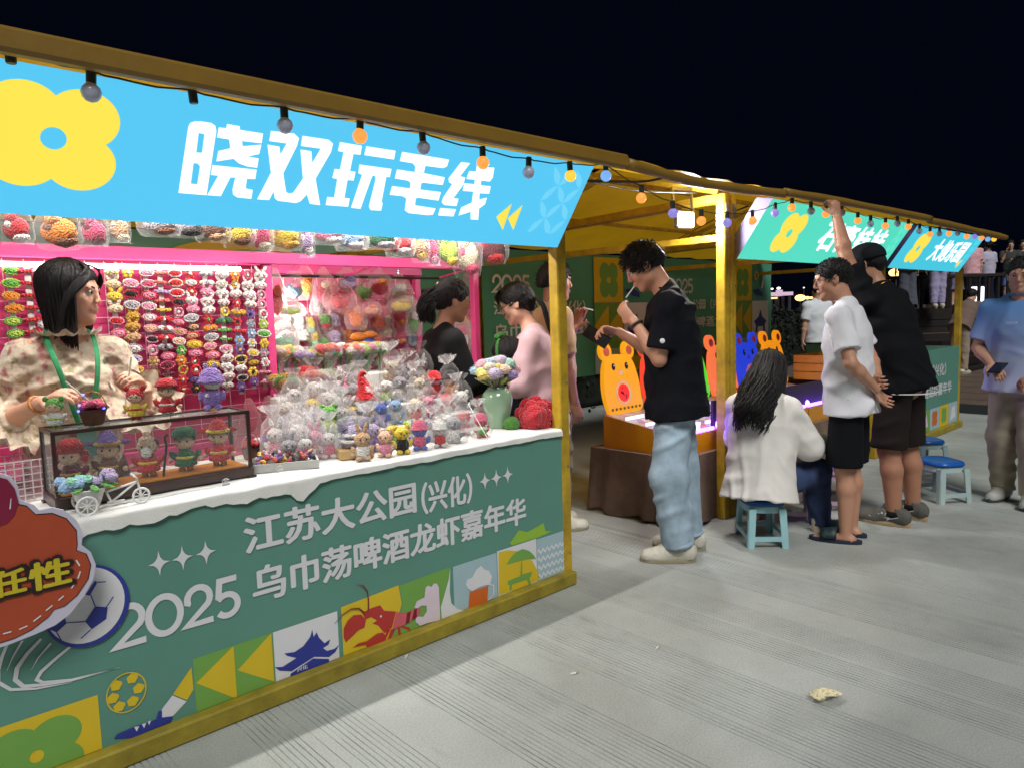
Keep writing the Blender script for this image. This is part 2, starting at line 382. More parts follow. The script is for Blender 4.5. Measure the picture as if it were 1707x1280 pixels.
# ================================================================ ground
def groove_ground():
    m = bpy.data.materials.new('concrete'); m.use_nodes = True; n = m.node_tree; b = n.nodes['Principled BSDF']; L = n.links
    tc = n.nodes.new('ShaderNodeTexCoord')
    n1 = n.nodes.new('ShaderNodeTexNoise'); n1.inputs['Scale'].default_value = 1.3; n1.inputs['Detail'].default_value = 8; n1.inputs['Roughness'].default_value = .65
    n2 = n.nodes.new('ShaderNodeTexNoise'); n2.inputs['Scale'].default_value = 140; n2.inputs['Detail'].default_value = 3
    L.new(tc.outputs['Object'], n1.inputs['Vector']); L.new(tc.outputs['Object'], n2.inputs['Vector'])
    r1 = n.nodes.new('ShaderNodeValToRGB'); r1.color_ramp.elements[0].position = .32; r1.color_ramp.elements[1].position = .68
    r1.color_ramp.elements[0].color = (.37, .385, .37, 1); r1.color_ramp.elements[1].color = (.49, .505, .485, 1); L.new(n1.outputs[0], r1.inputs[0])
    r2 = n.nodes.new('ShaderNodeValToRGB'); r2.color_ramp.elements[0].position = .38; r2.color_ramp.elements[1].position = .62
    r2.color_ramp.elements[0].color = (.86, .86, .86, 1); r2.color_ramp.elements[1].color = (1.06, 1.06, 1.06, 1); L.new(n2.outputs[0], r2.inputs[0])
    mu = n.nodes.new('ShaderNodeMixRGB'); mu.blend_type = 'MULTIPLY'; mu.inputs[0].default_value = 1; L.new(r1.outputs[0], mu.inputs[1]); L.new(r2.outputs[0], mu.inputs[2])
    vo = n.nodes.new('ShaderNodeTexVoronoi'); vo.inputs['Scale'].default_value = 3.1; L.new(tc.outputs['Object'], vo.inputs['Vector'])   # specks and stuck dirt
    r3 = n.nodes.new('ShaderNodeValToRGB'); r3.color_ramp.elements[0].position = .012; r3.color_ramp.elements[1].position = .03
    r3.color_ramp.elements[0].color = (.3, .3, .3, 1); r3.color_ramp.elements[1].color = (1, 1, 1, 1); L.new(vo.outputs['Distance'], r3.inputs[0])
    mu2 = n.nodes.new('ShaderNodeMixRGB'); mu2.blend_type = 'MULTIPLY'; mu2.inputs[0].default_value = 1; L.new(mu.outputs[0], mu2.inputs[1]); L.new(r3.outputs[0], mu2.inputs[2])
    n4 = n.nodes.new('ShaderNodeTexNoise'); n4.inputs['Scale'].default_value = .55; n4.inputs['Detail'].default_value = 6; n4.inputs['Distortion'].default_value = 1.2; L.new(tc.outputs['Object'], n4.inputs['Vector'])   # old stains
    r4 = n.nodes.new('ShaderNodeValToRGB'); r4.color_ramp.elements[0].position = .36; r4.color_ramp.elements[1].position = .52; r4.color_ramp.elements[0].color = (.80, .79, .77, 1); r4.color_ramp.elements[1].color = (1, 1, 1, 1); L.new(n4.outputs[0], r4.inputs[0])
    mp5 = n.nodes.new('ShaderNodeMapping'); mp5.inputs['Scale'].default_value = (2.2, .5, 1); mp5.inputs['Rotation'].default_value = (0, 0, .7); L.new(tc.outputs['Object'], mp5.inputs[0]); n5 = n.nodes.new('ShaderNodeTexNoise'); n5.inputs['Scale'].default_value = 6; n5.inputs['Detail'].default_value = 8; L.new(mp5.outputs[0], n5.inputs['Vector'])   # scuffs
    r5 = n.nodes.new('ShaderNodeValToRGB'); r5.color_ramp.elements[0].position = .62; r5.color_ramp.elements[1].position = .72; r5.color_ramp.elements[0].color = (1, 1, 1, 1); r5.color_ramp.elements[1].color = (.84, .84, .83, 1); L.new(n5.outputs[0], r5.inputs[0])
    mu3 = n.nodes.new('ShaderNodeMixRGB'); mu3.blend_type = 'MULTIPLY'; mu3.inputs[0].default_value = 1; L.new(r4.outputs[0], mu3.inputs[1]); L.new(r5.outputs[0], mu3.inputs[2])
    mu4 = n.nodes.new('ShaderNodeMixRGB'); mu4.blend_type = 'MULTIPLY'; mu4.inputs[0].default_value = 1; L.new(mu2.outputs[0], mu4.inputs[1]); L.new(mu3.outputs[0], mu4.inputs[2]); mu2 = mu4
    L.new(mu2.outputs[0], b.inputs['Base Color']); b.inputs['Roughness'].default_value = .62
    bp = n.nodes.new('ShaderNodeBump'); bp.inputs['Strength'].default_value = .18; bp.inputs['Distance'].default_value = .004; L.new(n2.outputs[0], bp.inputs['Height']); L.new(bp.outputs[0], b.inputs['Normal'])
    # dirt lying in the grooves
    d = mat('groove_dirt', (.32, .33, .32), .9, var=.35, vscale=9)
    # tined grooves cut across the walk in bands: a profile in x swept along y
    xs = [(-300., 0.)]
    x = .31
    gi = []
    while x < 13:
        for k in range(20):
            g = x+.0195*k
            if random.random() < .06: continue
            wv = .0022*random.uniform(.6, 1.25); dp = .003*random.uniform(.6, 1.2)
            xs += [(g-wv, 0), (g-wv*.5, -dp), (g+wv*.5, -dp), (g+wv, 0)]; gi.append(len(xs)-3)
        x += .585
    xs.append((300., 0.))
    ys = [-300, -1.5, 5.2, 300]; v = []; f = []; mi = []
    for y in ys: v += [(a, y, z if y in (-1.5, 5.2) else 0.) for a, z in xs]
    n_ = len(xs); G = set(gi); Gs = set(i-1 for i in gi) | set(i+1 for i in gi)
    for j in range(3):
        for i in range(n_-1):
            f.append((j*n_+i, j*n_+i+1, (j+1)*n_+i+1, (j+1)*n_+i)); mi.append(1 if (i in G or i in Gs) and j == 1 else 0)
    me = bpy.data.meshes.new('ground'); me.from_pydata(v, [], f); me.materials.append(m); me.materials.append(d); me.polygons.foreach_set('material_index', mi)
    o = obj('ground', me, None); tag(o, 'pale grey concrete walk with bands of fine grooves', None, None, 'structure')
groove_ground()

# ================================================================ stalls
YF = 2.5                                    # front of the stalls
M_yel = mat('stall_yellow_paint', srgb(182, 148, 36), .5, var=.3, vscale=11, bump=.12, bscale=30)
M_rail = mat('stall_rail_paint', srgb(150, 132, 40), .6, var=.3, vscale=9, bump=.2, bscale=40)
M_tarp = mat('yellow_tarpaulin', srgb(232, 180, 28), .5, var=.1, vscale=3, bump=.5, bscale=9)
def _translucent(m, k):      # thin tarpaulin lets part of the light through
    n = m.node_tree; b = n.nodes['Principled BSDF']; o = n.nodes['Material Output']; t = n.nodes.new('ShaderNodeBsdfTranslucent'); x = n.nodes.new('ShaderNodeMixShader'); x.inputs[0].default_value = k
    n.links.new(b.inputs['Base Color'].links[0].from_socket, t.inputs[0]); n.links.new(b.outputs[0], x.inputs[1]); n.links.new(t.outputs[0], x.inputs[2]); n.links.new(x.outputs[0], o.inputs[0])
_translucent(M_tarp, .5)
M_edge = mat('roof_edge_roll', srgb(138, 104, 36), .5, var=.12, vscale=4, bump=.3, bscale=14)
M_teal = mat('teal_banner_print', srgb(94, 146, 132), .5, var=.05, vscale=2, bump=.08, bscale=5)
M_wht = mat('white_print', srgb(226, 224, 230), .5, var=.03, vscale=4)
M_pink = mat('pink_painted_steel', srgb(226, 74, 140), .45, var=.08, vscale=5)
ink = lambda rgb: mat('ink_%02x%02x%02x' % rgb, srgb(*rgb), .5, var=.05, vscale=5)
I_yel, I_grn, I_blu, I_red, I_dred, I_gblu, I_org = ink((222, 190, 40)), ink((118, 168, 78)), ink((46, 58, 150)), ink((186, 52, 48)), ink((122, 26, 40)), ink((168, 194, 204)), ink((214, 104, 36))
I_lgrn, I_pnk, I_blk, I_lpink = ink((150, 190, 60)), ink((226, 208, 222)), ink((40, 24, 28)), ink((214, 96, 108))

def tarp_roof(name, x0, x1, parent, seed, droop=.03):
    """sagging tarpaulin over front edge, ridge and back edge"""
    prof = [(2.13, 2.105), (2.5, 2.20), (3.0, 2.34), (3.6, 2.48), (4.2, 2.34), (4.7, 2.17), (5.06, 2.04)]
    nx = 14; v = []; f = []
    for i in range(nx+1):
        t = i/nx; x = x0+(x1-x0)*t
        for j, (y, z) in enumerate(prof):
            sag = droop*math.sin(math.pi*t)*(1 if 0 < j < len(prof)-1 else .4)+.008*math.sin(9*t*3.1+j*1.7+seed)
            v.append((x, y, z-sag))
    n = len(prof)
    f = [(i*n+j, (i+1)*n+j, (i+1)*n+j+1, i*n+j+1) for i in range(nx) for j in range(n-1)]
    return obj(name, MB().add(v, f).mesh(name, True), M_tarp, parent, world=True)
def roll(pts, r, seed, flat=1.):
    """edge of the canopy rolled round its pole, a little lumpy"""
    P = []
    for a, b in zip(pts[:-1], pts[1:]):
        for k in range(12): P.append(np.array(a)+(np.array(b)-np.array(a))*k/12)
    P.append(np.array(pts[-1])); rr = [r*(1+.07*math.sin(k*.5+seed)+.03*math.sin(k*1.1+seed*2)) for k in range(len(P))]
    return MB().tube(P, rr, 10, True, flat)

def stall(label, x0, x1, seed, front=True):
    t = empty('market_stall', ((x0+x1)/2, YF, 0), label, 'market stall', 'yellow framed market stalls in a row')
    for x, y, h in ((x0, YF, 2.14), (x1, YF, 2.14), (x0, 5.0, 2.03), (x1, 5.0, 2.03))[:: 1 if front else 1]:
        if not front and x == x0: continue
        obj('post', MB().box((x, y+.035, h/2+.001), (.066, .066, h), None, .006), M_yel, t, world=True)
    obj('roof_beam', MB().bar((x0, YF+.07, 2.12), (x0, 4.965, 2.06), .04, .05, .005), M_yel, t, world=True)
    obj('roof_beam', MB().bar((x1, YF+.07, 2.12), (x1, 4.965, 2.06), .04, .05, .005), M_yel, t, world=True)
    obj('side_rail', MB().bar((x1, YF+.07, 1.86), (x1, 4.965, 1.86), .03, .045, .004), M_yel, t, world=True)
    obj('ridge_pole', MB().bar((x0+.04, 3.6, 2.40), (x1-.04, 3.6, 2.40), .035, .035, .004), M_yel, t, world=True)
    obj('purlin', MB().bar((x0+.04, 4.3, 2.20), (x1-.04, 4.3, 2.20), .03, .03, .004), M_yel, t, world=True)
    for xa in (x0+.03, x1-.03):
        if not front and xa < x0+.1: continue
        obj('rafter', MB().bar((xa, YF+.05, 2.15), (xa, 3.6, 2.425), .028, .03), M_yel, t, world=True)
        obj('rafter', MB().bar((xa, 4.95, 2.05), (xa, 3.6, 2.425), .028, .03), M_yel, t, world=True)
    tarp_roof('roof_canopy', x0-.02, x1+.02, t, seed)
    mbolt = mat('zinc_bolt', (.45, .44, .42), .35, metal=.9, var=.1)
    for x in (x0, x1):
        if not front and x == x0: continue
        for z in (.16, .62, 1.05, 1.55, 1.86, 2.06): obj('bolt', MB().cone((x+.012, YF+.0015, z), (x+.012, YF-.004, z), .0065, .006, 6), mbolt, t, world=True)
        obj('bracket_plate', MB().box((x, YF-.0005, 2.03), (.05, .003, .09)), mbolt, t, world=True)
    return t
S1 = stall('nearest yellow market stall, selling crochet goods under a blue sign', .02, 2.695, 1)
S2 = stall('yellow stall bay without a sign, between the blue and turquoise signs', 2.78, 4.27, 2, False)
S3 = stall('yellow market stall under the turquoise sign', 4.35, 6.86, 3)
S4 = stall('last yellow market stall in the row, under the far cyan sign', 6.95, 9.24, 4)
obj('roof_edge_board', MB().box((1.22, 2.135, 2.090), (3.06, .045, .062), None, .010), M_edge, S1, world=True)
obj('roof_edge', roll([(2.77, 2.14, 2.085), (3.3, 2.15, 2.062), (3.8, 2.14, 2.068), (4.29, 2.13, 2.085)], .026, 2), M_edge, S2, True, True)
obj('roof_edge', roll([(4.3, 2.13, 2.095), (5.2, 2.12, 2.105), (6.89, 2.12, 2.112)], .027, 4), M_edge, S3, True, True)
obj('roof_edge', roll([(6.9, 2.13, 2.10), (8.2, 2.13, 2.09), (9.35, 2.13, 2.08)], .03, 5), M_edge, S4, True, True)

# ---- counter of the nearest stall with its printed front
cp = obj('counter_panel', MB().box((1.36, YF+.012, .44), (2.6, .02, .74)), M_teal, S1, world=True)
obj('base_rail', MB().box((1.35, YF-.012, .0355), (2.72, .068, .069), None, .007), M_rail, S1, world=True)
obj('counter_board', MB().box((1.36, YF+.36, .80), (2.6, .68, .024)), mat('plywood', srgb(170, 140, 100), .7), S1, world=True)
def FP(k): return lambda p: (p[0], YF+.002-.0012*k, p[1])                   # (x,z) on the front, k layers proud
def px2(l, ox=0, oy=0, s=1.): return [tuple(at_y(ox+a*s, oy+b*s, YF)[[0, 2]]) for a, b in l]
def printed(name, loops_list, k, m, part=cp, holes=None):
    mb = MB()
    for l in loops_list: fill(mb, l if isinstance(l[0][0], (tuple, list)) else [l], FP(k))
    return sub_w(name, mb, m, part)
def sub_w(name, mb, m, part):
    o = obj(name, mb, m); o.parent = part; return o
def rect(x0, x1, z0, z1): return [(x0, z0), (x1, z0), (x1, z1), (x0, z1)]
# lettering
sub_w('printed_title', text_mesh('江苏大公园', 1.0, 1.75, .575, .715, FP(3), .035), M_wht, cp); sub_w('printed_title', text_mesh('（兴化）', 1.775, 2.06, .555, .70, FP(3), .03), M_wht, cp)
mb = text_mesh('乌巾荡啤酒龙虾嘉年华', 1.02, 2.395, .385, .525, FP(3), .035); sub_w('printed_title', mb, M_wht, cp)
def digits2025(x, z, h, f3, mb):
    wd = h*.15; w_ = h*.62
    def two(x):
        a = [(x+w_*.06, z+h*.55)]+[(x+w_/2+w_*.42*math.cos(t), z+h*.66+h*.27*math.sin(t)) for t in np.linspace(math.pi*1.08, -math.pi*.22, 14)]+[(x+w_*.02, z+wd*.5), (x+w_*1.0, z+wd*.5)]
        stroke(mb, a, wd, f3)
    two(x); stroke(mb, circ((x+w_*1.68, z+h*.5), w_*.56, 30, ry=h*.43), wd, f3, True); two(x+w_*2.42)
    x5 = x+w_*3.45
    stroke(mb, [(x5+w_*.95, z+h*.93), (x5+w_*.28, z+h*.93), (x5+w_*.2, z+h*.5)], wd, f3)
    f4 = lambda p: tuple(np.array(f3(p))+np.array([0, -.0006, 0]))
    stroke(mb, [(x5+w_*.10+w_*.42+w_*.42*math.cos(t), z+h*.31+h*.26*math.sin(t)) for t in np.linspace(math.pi*.8, -math.pi*.8, 18)], wd, f4)
mb = MB(); digits2025(.57, .372, .145, FP(3), mb); sub_w('printed_year', mb, M_wht, cp)
def star(c, r):
    out = []
    for k in range(32):
        t = 2*math.pi*k/32; q = (abs(math.cos(t))**.55+abs(math.sin(t))**.55)**(-1/.55); out.append((c[0]+r*q*math.cos(t), c[1]+r*q*math.sin(t)*1.25))
    return out
for (a, b) in ((265, 938), (304, 929), (343, 920), (808, 801), (827, 796), (846, 791)):
    c = at_y(a, b, YF); printed('printed_star', [star((c[0], c[2]), .034)], 3, M_wht)
# picture tiles along the foot
T0, T1 = .072, .272
printed('printed_tile', [rect(.12, .508, T0, .25)], 1, I_yel)
printed('printed_flower', [[flower_loop((.335, .10), .068, .062, sx=1.15), circ((.335, .10), .018)[::-1]]], 2, I_grn) if False else None
fl = [(x, max(z, T0)) for x, z in flower_loop((.335, .125), .062, .058, sx=1.2)]
printed('printed_flower', [[fl, circ((.335, .125), .019, 20)[::-1]]], 2, I_grn)
# football and boot
c = at_y(224, 1172, YF); bx, bz = c[0]-.02, c[2]+.046
mb = MB(); stroke(mb, circ((bx, bz), .058, 32, ry=.064), .004, FP(3), True); sub_w('printed_ball_outline', mb, I_yel, cp)
mb = MB()
for (dx, dz) in ((-.028, .034), (.020, .040), (.036, .0), (-.040, -.004), (-.024, -.038), (.016, -.036)):
    fill(mb, [circ((bx+dx, bz+dz), .0185, 6, .4)], FP(2))
sub_w('printed_ball_patches', mb, I_yel, cp)
Zb = lambda l: [(x, z+.042) for x, z in px2(l, 0, 920, .2812)]
printed('printed_leg', [Zb([(1140, 750), (1152, 880), (1115, 945), (1030, 912), (1085, 830)])], 2, I_yel)
printed('printed_sock', [Zb([(1027, 918), (1112, 952), (1030, 1040), (960, 1050), (965, 1000)])], 2, M_wht)
printed('printed_boot', [Zb([(945, 1010), (965, 1010), (965, 1048), (1030, 1040), (1015, 1075), (880, 1130), (800, 1168), (680, 1178), (700, 1150), (800, 1105), (930, 1060)])], 3, I_blu)
printed('printed_lace', [Zb([(800, 1105), (830, 1100), (815, 1132)]), Zb([(845, 1088), (872, 1080), (858, 1112)]), Zb([(880, 1072), (900, 1065), (888, 1095)])], 4, M_wht)
# arrows tile
printed('printed_tile', [rect(.80, 1.083, T0, .262)], 1, I_grn)
printed('printed_arrow', [[(.805, .175), (.94, .262), (.94, T0), (.93, T0)], [(.948, .168), (1.08, .262), (1.08, T0+.004)]], 2, I_yel)
# gate tile
printed('printed_tile', [rect(1.087, 1.352, T0, .262)], 1, M_wht)
Zg = lambda l: px2(l, 440, 940, .16403)
printed('printed_gate', [Zg([(490, 660), (505, 735), (535, 690), (523, 660), (560, 745), (615, 800), (675, 760), (655, 815), (600, 850), (640, 878), (715, 858), (765, 815), (725, 890), (660, 940), (510, 938), (280, 1085), (160, 1080), (110, 1045), (190, 1040), (330, 950), (240, 930), (205, 905), (310, 890), (400, 830), (470, 735)])], 2, I_blu)
printed('printed_gate', [Zg([(270, 1110), (500, 955), (660, 960), (672, 1070), (640, 1072), (635, 1025), (560, 1050), (535, 1120), (490, 1135), (488, 1095), (470, 1145), (452, 1148), (450, 1120), (330, 1130), (300, 1160), (298, 1225), (268, 1222)])], 2, I_blu)
mb = text_mesh('兴化', *[q for q in ((lambda a, b: (a[0], b[0], a[2], b[2]))(at_y(440+335*.164, 940+1095*.164, YF), at_y(440+440*.164, 940+1010*.164, YF)))], FP(3), .02); sub_w('printed_gate_lettering', mb, M_wht, cp)
# lobster tile
printed('printed_tile', [[(1.37, T0), (1.60, T0), (1.655, .20), (1.642, .285), (1.37, .272)]], 1, I_yel)
printed('printed_tile', [[(1.604, T0), (1.93, T0), (1.90, .15), (1.915, .292), (1.646, .282), (1.66, .20)]], 1, I_grn)
printed('printed_claw', [Zg([(1035, 560), (1020, 640), (960, 665), (905, 720), (830, 790), (808, 740), (808, 650), (850, 570), (910, 515), (985, 508)]), Zg([(1040, 780), (1150, 700), (1205, 690), (1235, 720), (1190, 850), (1050, 905), (1055, 850), (1030, 815), (900, 845), (960, 800)])], 3, I_red)
printed('printed_lobster', [Zg([(1000, 490), (1100, 440), (1180, 415), (1220, 470), (1340, 478), (1300, 640), (1225, 700), (1160, 620), (1100, 600), (1150, 570), (1090, 535), (1030, 560)])], 2, I_red)
printed('printed_lobster_tail', [Zg([(1342, 480), (1430, 495), (1560, 440), (1590, 455), (1560, 530), (1430, 610), (1300, 660)])], 4, I_lpink)
printed('printed_lobster_stripes', [Zg([(1450, 490), (1490, 472), (1470, 585), (1435, 605)]), Zg([(1520, 460), (1550, 445), (1545, 535), (1500, 565)])], 5, I_dred)
printed('printed_lobster_leg', [Zg([(1355, 640), (1385, 640), (1398, 760), (1372, 770)]), Zg([(1395, 620), (1480, 640), (1502, 710), (1490, 715), (1465, 665), (1390, 640)]), Zg([(1290, 660), (1335, 650), (1260, 830), (1235, 820)]), Zg([(1250, 670), (1285, 660), (1220, 800), (1190, 830)])], 2, I_red)
for l in ([(1055, 470), (1055, 360), (1045, 270), (1000, 210), (935, 205)], [(1015, 490), (960, 445), (880, 450), (790, 510), (710, 600)]):
    mb = MB(); stroke(mb, px2(l, 440, 940, .16403), [.007, .006, .005, .004, .0015], FP(6)); sub_w('printed_feeler', mb, I_dred, cp)
printed('printed_eye', [circ(px2([(1185, 525)], 440, 940, .16403)[0], .005, 12)], 4, M_wht)
# hand sign
Zh = lambda l: px2(l, 680, 860, .16403)
printed('printed_hand', [Zh([(85, 860), (165, 820), (175, 720), (205, 700), (235, 715), (260, 680), (290, 680), (310, 720), (325, 1050), (185, 1085), (120, 1110), (75, 1070), (80, 1010), (150, 1020), (190, 960), (185, 905), (130, 905), (100, 930), (62, 930)])], 4, I_pnk)
printed('printed_cuff', [Zh([(165, 1110), (325, 1050), (328, 1078), (165, 1145)])], 5, I_yel)
# beer tile
printed('printed_tile', [rect(1.934, 2.196, T0, .287)], 1, I_gblu)
printed('printed_swirl', [Zh([(430, 520), (415, 640), (335, 920), (345, 1065), (460, 1005), (600, 960), (500, 940), (440, 880), (425, 760)])], 2, M_wht)
printed('printed_beer', [Zh([(625, 770), (815, 705), (805, 875), (610, 965)])], 3, I_org)
printed('printed_foam', [Zh([(585, 690), (600, 640), (650, 620), (690, 540), (740, 500), (775, 540), (820, 550), (850, 610), (830, 690), (780, 700), (720, 720), (650, 760), (600, 730)])], 4, M_wht)
mb = MB(); stroke(mb, Zh([(820, 690), (870, 700), (870, 790), (815, 850)]), .006, FP(3)); sub_w('printed_mug_handle', mb, M_wht, cp)
# parasol tile and waves
printed('printed_tile', [rect(2.20, 2.462, T0, .292)], 1, M_wht)
printed('printed_sun', [Zh([(920, 365), (1020, 345), (1150, 360), (1260, 450), (1320, 560), (1335, 640), (1150, 725), (925, 800)])], 2, I_yel)
printed('printed_parasol', [Zh([(1000, 490), (1040, 420), (1100, 360), (1165, 330), (1230, 350), (1275, 390), (1300, 430), (1210, 435), (1100, 462)])], 3, I_grn)
printed('printed_table', [Zh([(1150, 460), (1160, 460), (1160, 590), (1260, 560), (1250, 605), (1230, 625), (1250, 690), (1230, 695), (1205, 640), (1055, 690), (1050, 745), (1030, 750), (1035, 695), (1010, 690), (1015, 655), (1140, 605)])], 3, I_grn)
printed('printed_tile', [rect(2.465, 2.66, T0, .287)], 1, I_gblu)
for j in range(4):
    mb = MB(); stroke(mb, [(2.468+.19*k/24, .095+.042*j+.010*math.sin(k*1.6)) for k in range(25)], .0085, FP(2)); sub_w('printed_wave', mb, M_wht, cp)
printed('printed_roof', [Zh([(1035, 275), (1130, 140), (1215, 160), (1380, 68), (1400, 150), (1465, 150), (1340, 210), (1060, 295)])], 1, I_lgrn)

# ---- light box signs
P0 = np.array([0, 2.485, 1.725]); P1 = np.array([0, 2.24, 2.078]); SL = np.linalg.norm(P1-P0); SD = (P1-P0)/SL; SN = np.array([0, -SD[2], SD[1]])
def FS(k): return lambda p: tuple(np.array([p[0], 0, 0])+P0+SD*p[1]+SN*(.0015*k))
def sgn(px, py):
    r = RW@_ray(px, py); t = ((P0-CAMP)@SN)/(r@SN); q = CAMP+r*t; return (q[0], (q-P0)@SD)
def light_box(x0, x1, name, rgb, label, rgb2):
    t = empty('light_box_sign', ((x0+x1)/2, 2.5, 1.72), label, 'sign', 'light box signs along the stall fronts')
    face = MB(); fill(face, [rect(x0, x1, 0, SL)], FS(0)); obj('lit_face', face, glow('sign_'+name, rgb, 1.0), t, world=True)
    m_ = mat('sign_housing', srgb(112, 104, 150), .6, var=.05); b = MB()
    P = [FS(-.4)((x, s)) for x in (x0, x1) for s in (0, SL)]+[tuple(np.array(FS(-.4)((x, s)))+np.array([0, .11, .02])) for x in (x0, x1) for s in (0, SL)]
    b.add(P, [(0, 1, 5, 4), (2, 6, 7, 3), (0, 4, 6, 2), (1, 3, 7, 5), (4, 5, 7, 6)]); obj('housing', b, m_, t, world=True)
    return t
def sgn_layer(name, loops, k, m, t):
    mb = MB()
    for l in loops: fill(mb, l if isinstance(l[0][0], (tuple, list)) else [l], FS(k))
    return obj(name, mb, m, t, world=True)
G_w = glow('sign_white', (246, 252, 255), 1.25); G_y = glow('sign_yellow', (250, 226, 78), 1.0)
def petals(x, t, m, k=1, w_=.052):
    """faint pinwheel pattern at the right end of a sign"""
    for j in range(4):
        for i in range(3):
            cx, cz = x+i*w_*1.02, .07+j*.082; flip = (i+j) % 2
            a = [(cx+w_*q, cz+.080*(q**2.4)) for q in np.linspace(0, 1, 8)]+[(cx+w_*q, cz+.080*(q**.40)) for q in np.linspace(1, 0, 8)][1:-1]
            if flip: a = [(2*cx+w_-p[0], p[1]) for p in a]
            sgn_layer('emblem_petal', [a], k, m, t)
L1 = light_box(.10, 2.646, 'blue', (82, 196, 240), 'big sky blue light box sign with white lettering over the nearest stall', None)
c = sgn(89, 231)
sgn_layer('flower_emblem', [[flower_loop(c, .098, .092, sx=1.0, sz=.92), circ(c, .032, 24, ry=.032)[::-1]]], 1, G_y, L1)
Z1 = lambda l: [sgn(280+u*.16403, 180+v*.16403) for u, v in l]
Z2 = lambda l: [sgn(540+u*.17575, 210+v*.17575) for u, v in l]
def letter(loops): return sgn_layer('sign_character', loops, 1, G_w, L1)
letter([[Z1([(105, 865), (205, 195), (225, 155), (270, 138), (330, 138), (440, 155), (480, 185), (490, 235), (390, 888)]), Z1([(310, 255), (370, 268), (345, 458), (285, 455)]), Z1([(258, 562), (300, 565), (325, 595), (297, 778), (230, 772)])],
        Z1([(515, 200), (592, 208), (598, 165), (728, 188), (730, 225), (965, 262), (950, 360), (750, 338), (757, 392), (948, 375), (925, 470), (805, 495), (920, 515), (905, 610), (800, 595), (720, 565), (665, 518), (490, 545), (510, 440), (632, 412), (622, 322), (497, 302)]),
        Z1([(450, 582), (900, 630), (885, 725), (800, 722), (788, 820), (860, 835), (845, 925), (700, 910), (660, 880), (655, 830), (683, 708), (632, 708), (535, 898), (398, 888), (510, 690), (435, 682)])])
letter([Z1([(1045, 235), (1280, 262), (1330, 310), (1310, 385), (1170, 665), (1198, 855), (1220, 870), (1270, 865), (1370, 720), (1345, 425), (1455, 442), (1465, 562), (1552, 415), (1350, 388), (1365, 285), (1630, 325), (1675, 365), (1655, 450), (1498, 720), (1545, 990), (1440, 975), (1410, 880), (1345, 950), (1300, 968), (1115, 945), (1085, 920), (1072, 850), (1025, 938), (905, 930), (1045, 660), (1010, 375), (1130, 395), (1142, 475), (1205, 362), (1028, 338)])])
letter([Z2([(150, 155), (358, 190), (345, 275), (278, 268), (245, 432), (298, 436), (280, 520), (222, 515), (192, 685), (243, 690), (228, 768), (15, 752), (30, 675), (95, 680), (125, 505), (78, 495), (100, 410), (150, 415), (185, 250), (132, 240)]),
        Z2([(400, 195), (678, 238), (662, 320), (382, 278)]),
        Z2([(335, 368), (640, 410), (622, 488), (590, 485), (545, 720), (556, 735), (540, 805), (440, 800), (425, 765), (490, 500), (478, 470), (458, 475), (440, 520), (345, 788), (255, 778), (360, 465), (325, 450)])])
letter([Z2([(740, 248), (1185, 322), (1165, 385), (1130, 402), (960, 380), (945, 450), (1145, 490), (1125, 562), (925, 538), (910, 605), (1108, 630), (1085, 710), (890, 682), (868, 690), (862, 755), (1058, 785), (1030, 845), (980, 848), (800, 828), (765, 800), (780, 690), (745, 668), (622, 655), (645, 572), (815, 595), (820, 540), (795, 520), (670, 500), (692, 415), (860, 440), (865, 385), (840, 355), (718, 335)])])
letter([Z2([(1300, 345), (1385, 355), (1290, 480), (1338, 490), (1320, 560), (1225, 688), (1275, 692), (1255, 762), (1140, 752), (1115, 725), (1130, 680), (1215, 555), (1185, 535), (1180, 500)]), Z2([(1100, 780), (1252, 792), (1225, 860), (1082, 850)]),
        Z2([(1440, 435), (1455, 330), (1530, 345), (1520, 430), (1535, 395), (1615, 398), (1600, 490), (1570, 530), (1490, 520), (1485, 565), (1580, 575), (1565, 645), (1475, 640), (1470, 700), (1545, 682), (1525, 745), (1470, 785), (1462, 892), (1390, 888), (1390, 815), (1275, 852), (1300, 775), (1400, 730), (1415, 625), (1315, 618), (1330, 545), (1425, 555), (1430, 512), (1350, 505), (1375, 430)])])
Z3 = lambda l: [sgn(560+u*.2929, 140+v*.2929) for u, v in l]
sgn_layer('arrow_emblem', [Z3([(912, 757), (1000, 683), (948, 832)]), Z3([(978, 765), (1062, 690), (1008, 832)])], 1, G_y, L1)
petals(2.40, L1, glow('sign_pale_blue', (112, 208, 244), 1.0), w_=.072)
def far_sign(x0, x1, name, rgb, text, label, pale):
    t = light_box(x0, x1, name, rgb, label, None); W_ = x1-x0
    c = (x0+W_*.19, .215)
    sgn_layer('flower_emblem', [[flower_loop(c, .098, .092, sx=1.0, sz=.92), circ(c, .032, 20)[::-1]]], 1, G_y, t)
    for i, ch in enumerate(text):
        xa = x0+W_*(.385+i*.122); obj('sign_character', text_mesh(ch, xa, xa+W_*.112, .10, .345, FS(1), .045), G_w, t, world=True)
    xa = x0+W_*.895; sgn_layer('arrow_emblem', [[(xa-.06, .10), (xa+.0, .155), (xa-.02, .045)], [(xa-.01, .10), (xa+.05, .155), (xa+.03, .045)]], 1, G_y, t)
    petals(x1-.2, t, pale)
    return t
L3 = far_sign(4.36, 6.85, 'turquoise', (82, 218, 190), '石膏娃娃', 'turquoise light box sign with yellow flower, middle of the three signs', glow('sign_pale_turq', (98, 232, 204), 1.0))
L4 = far_sign(6.97, 9.02, 'cyan', (66, 198, 222), '大炮乐园', 'cyan light box sign farthest from the camera', glow('sign_pale_cyan', (90, 212, 232), 1.0))

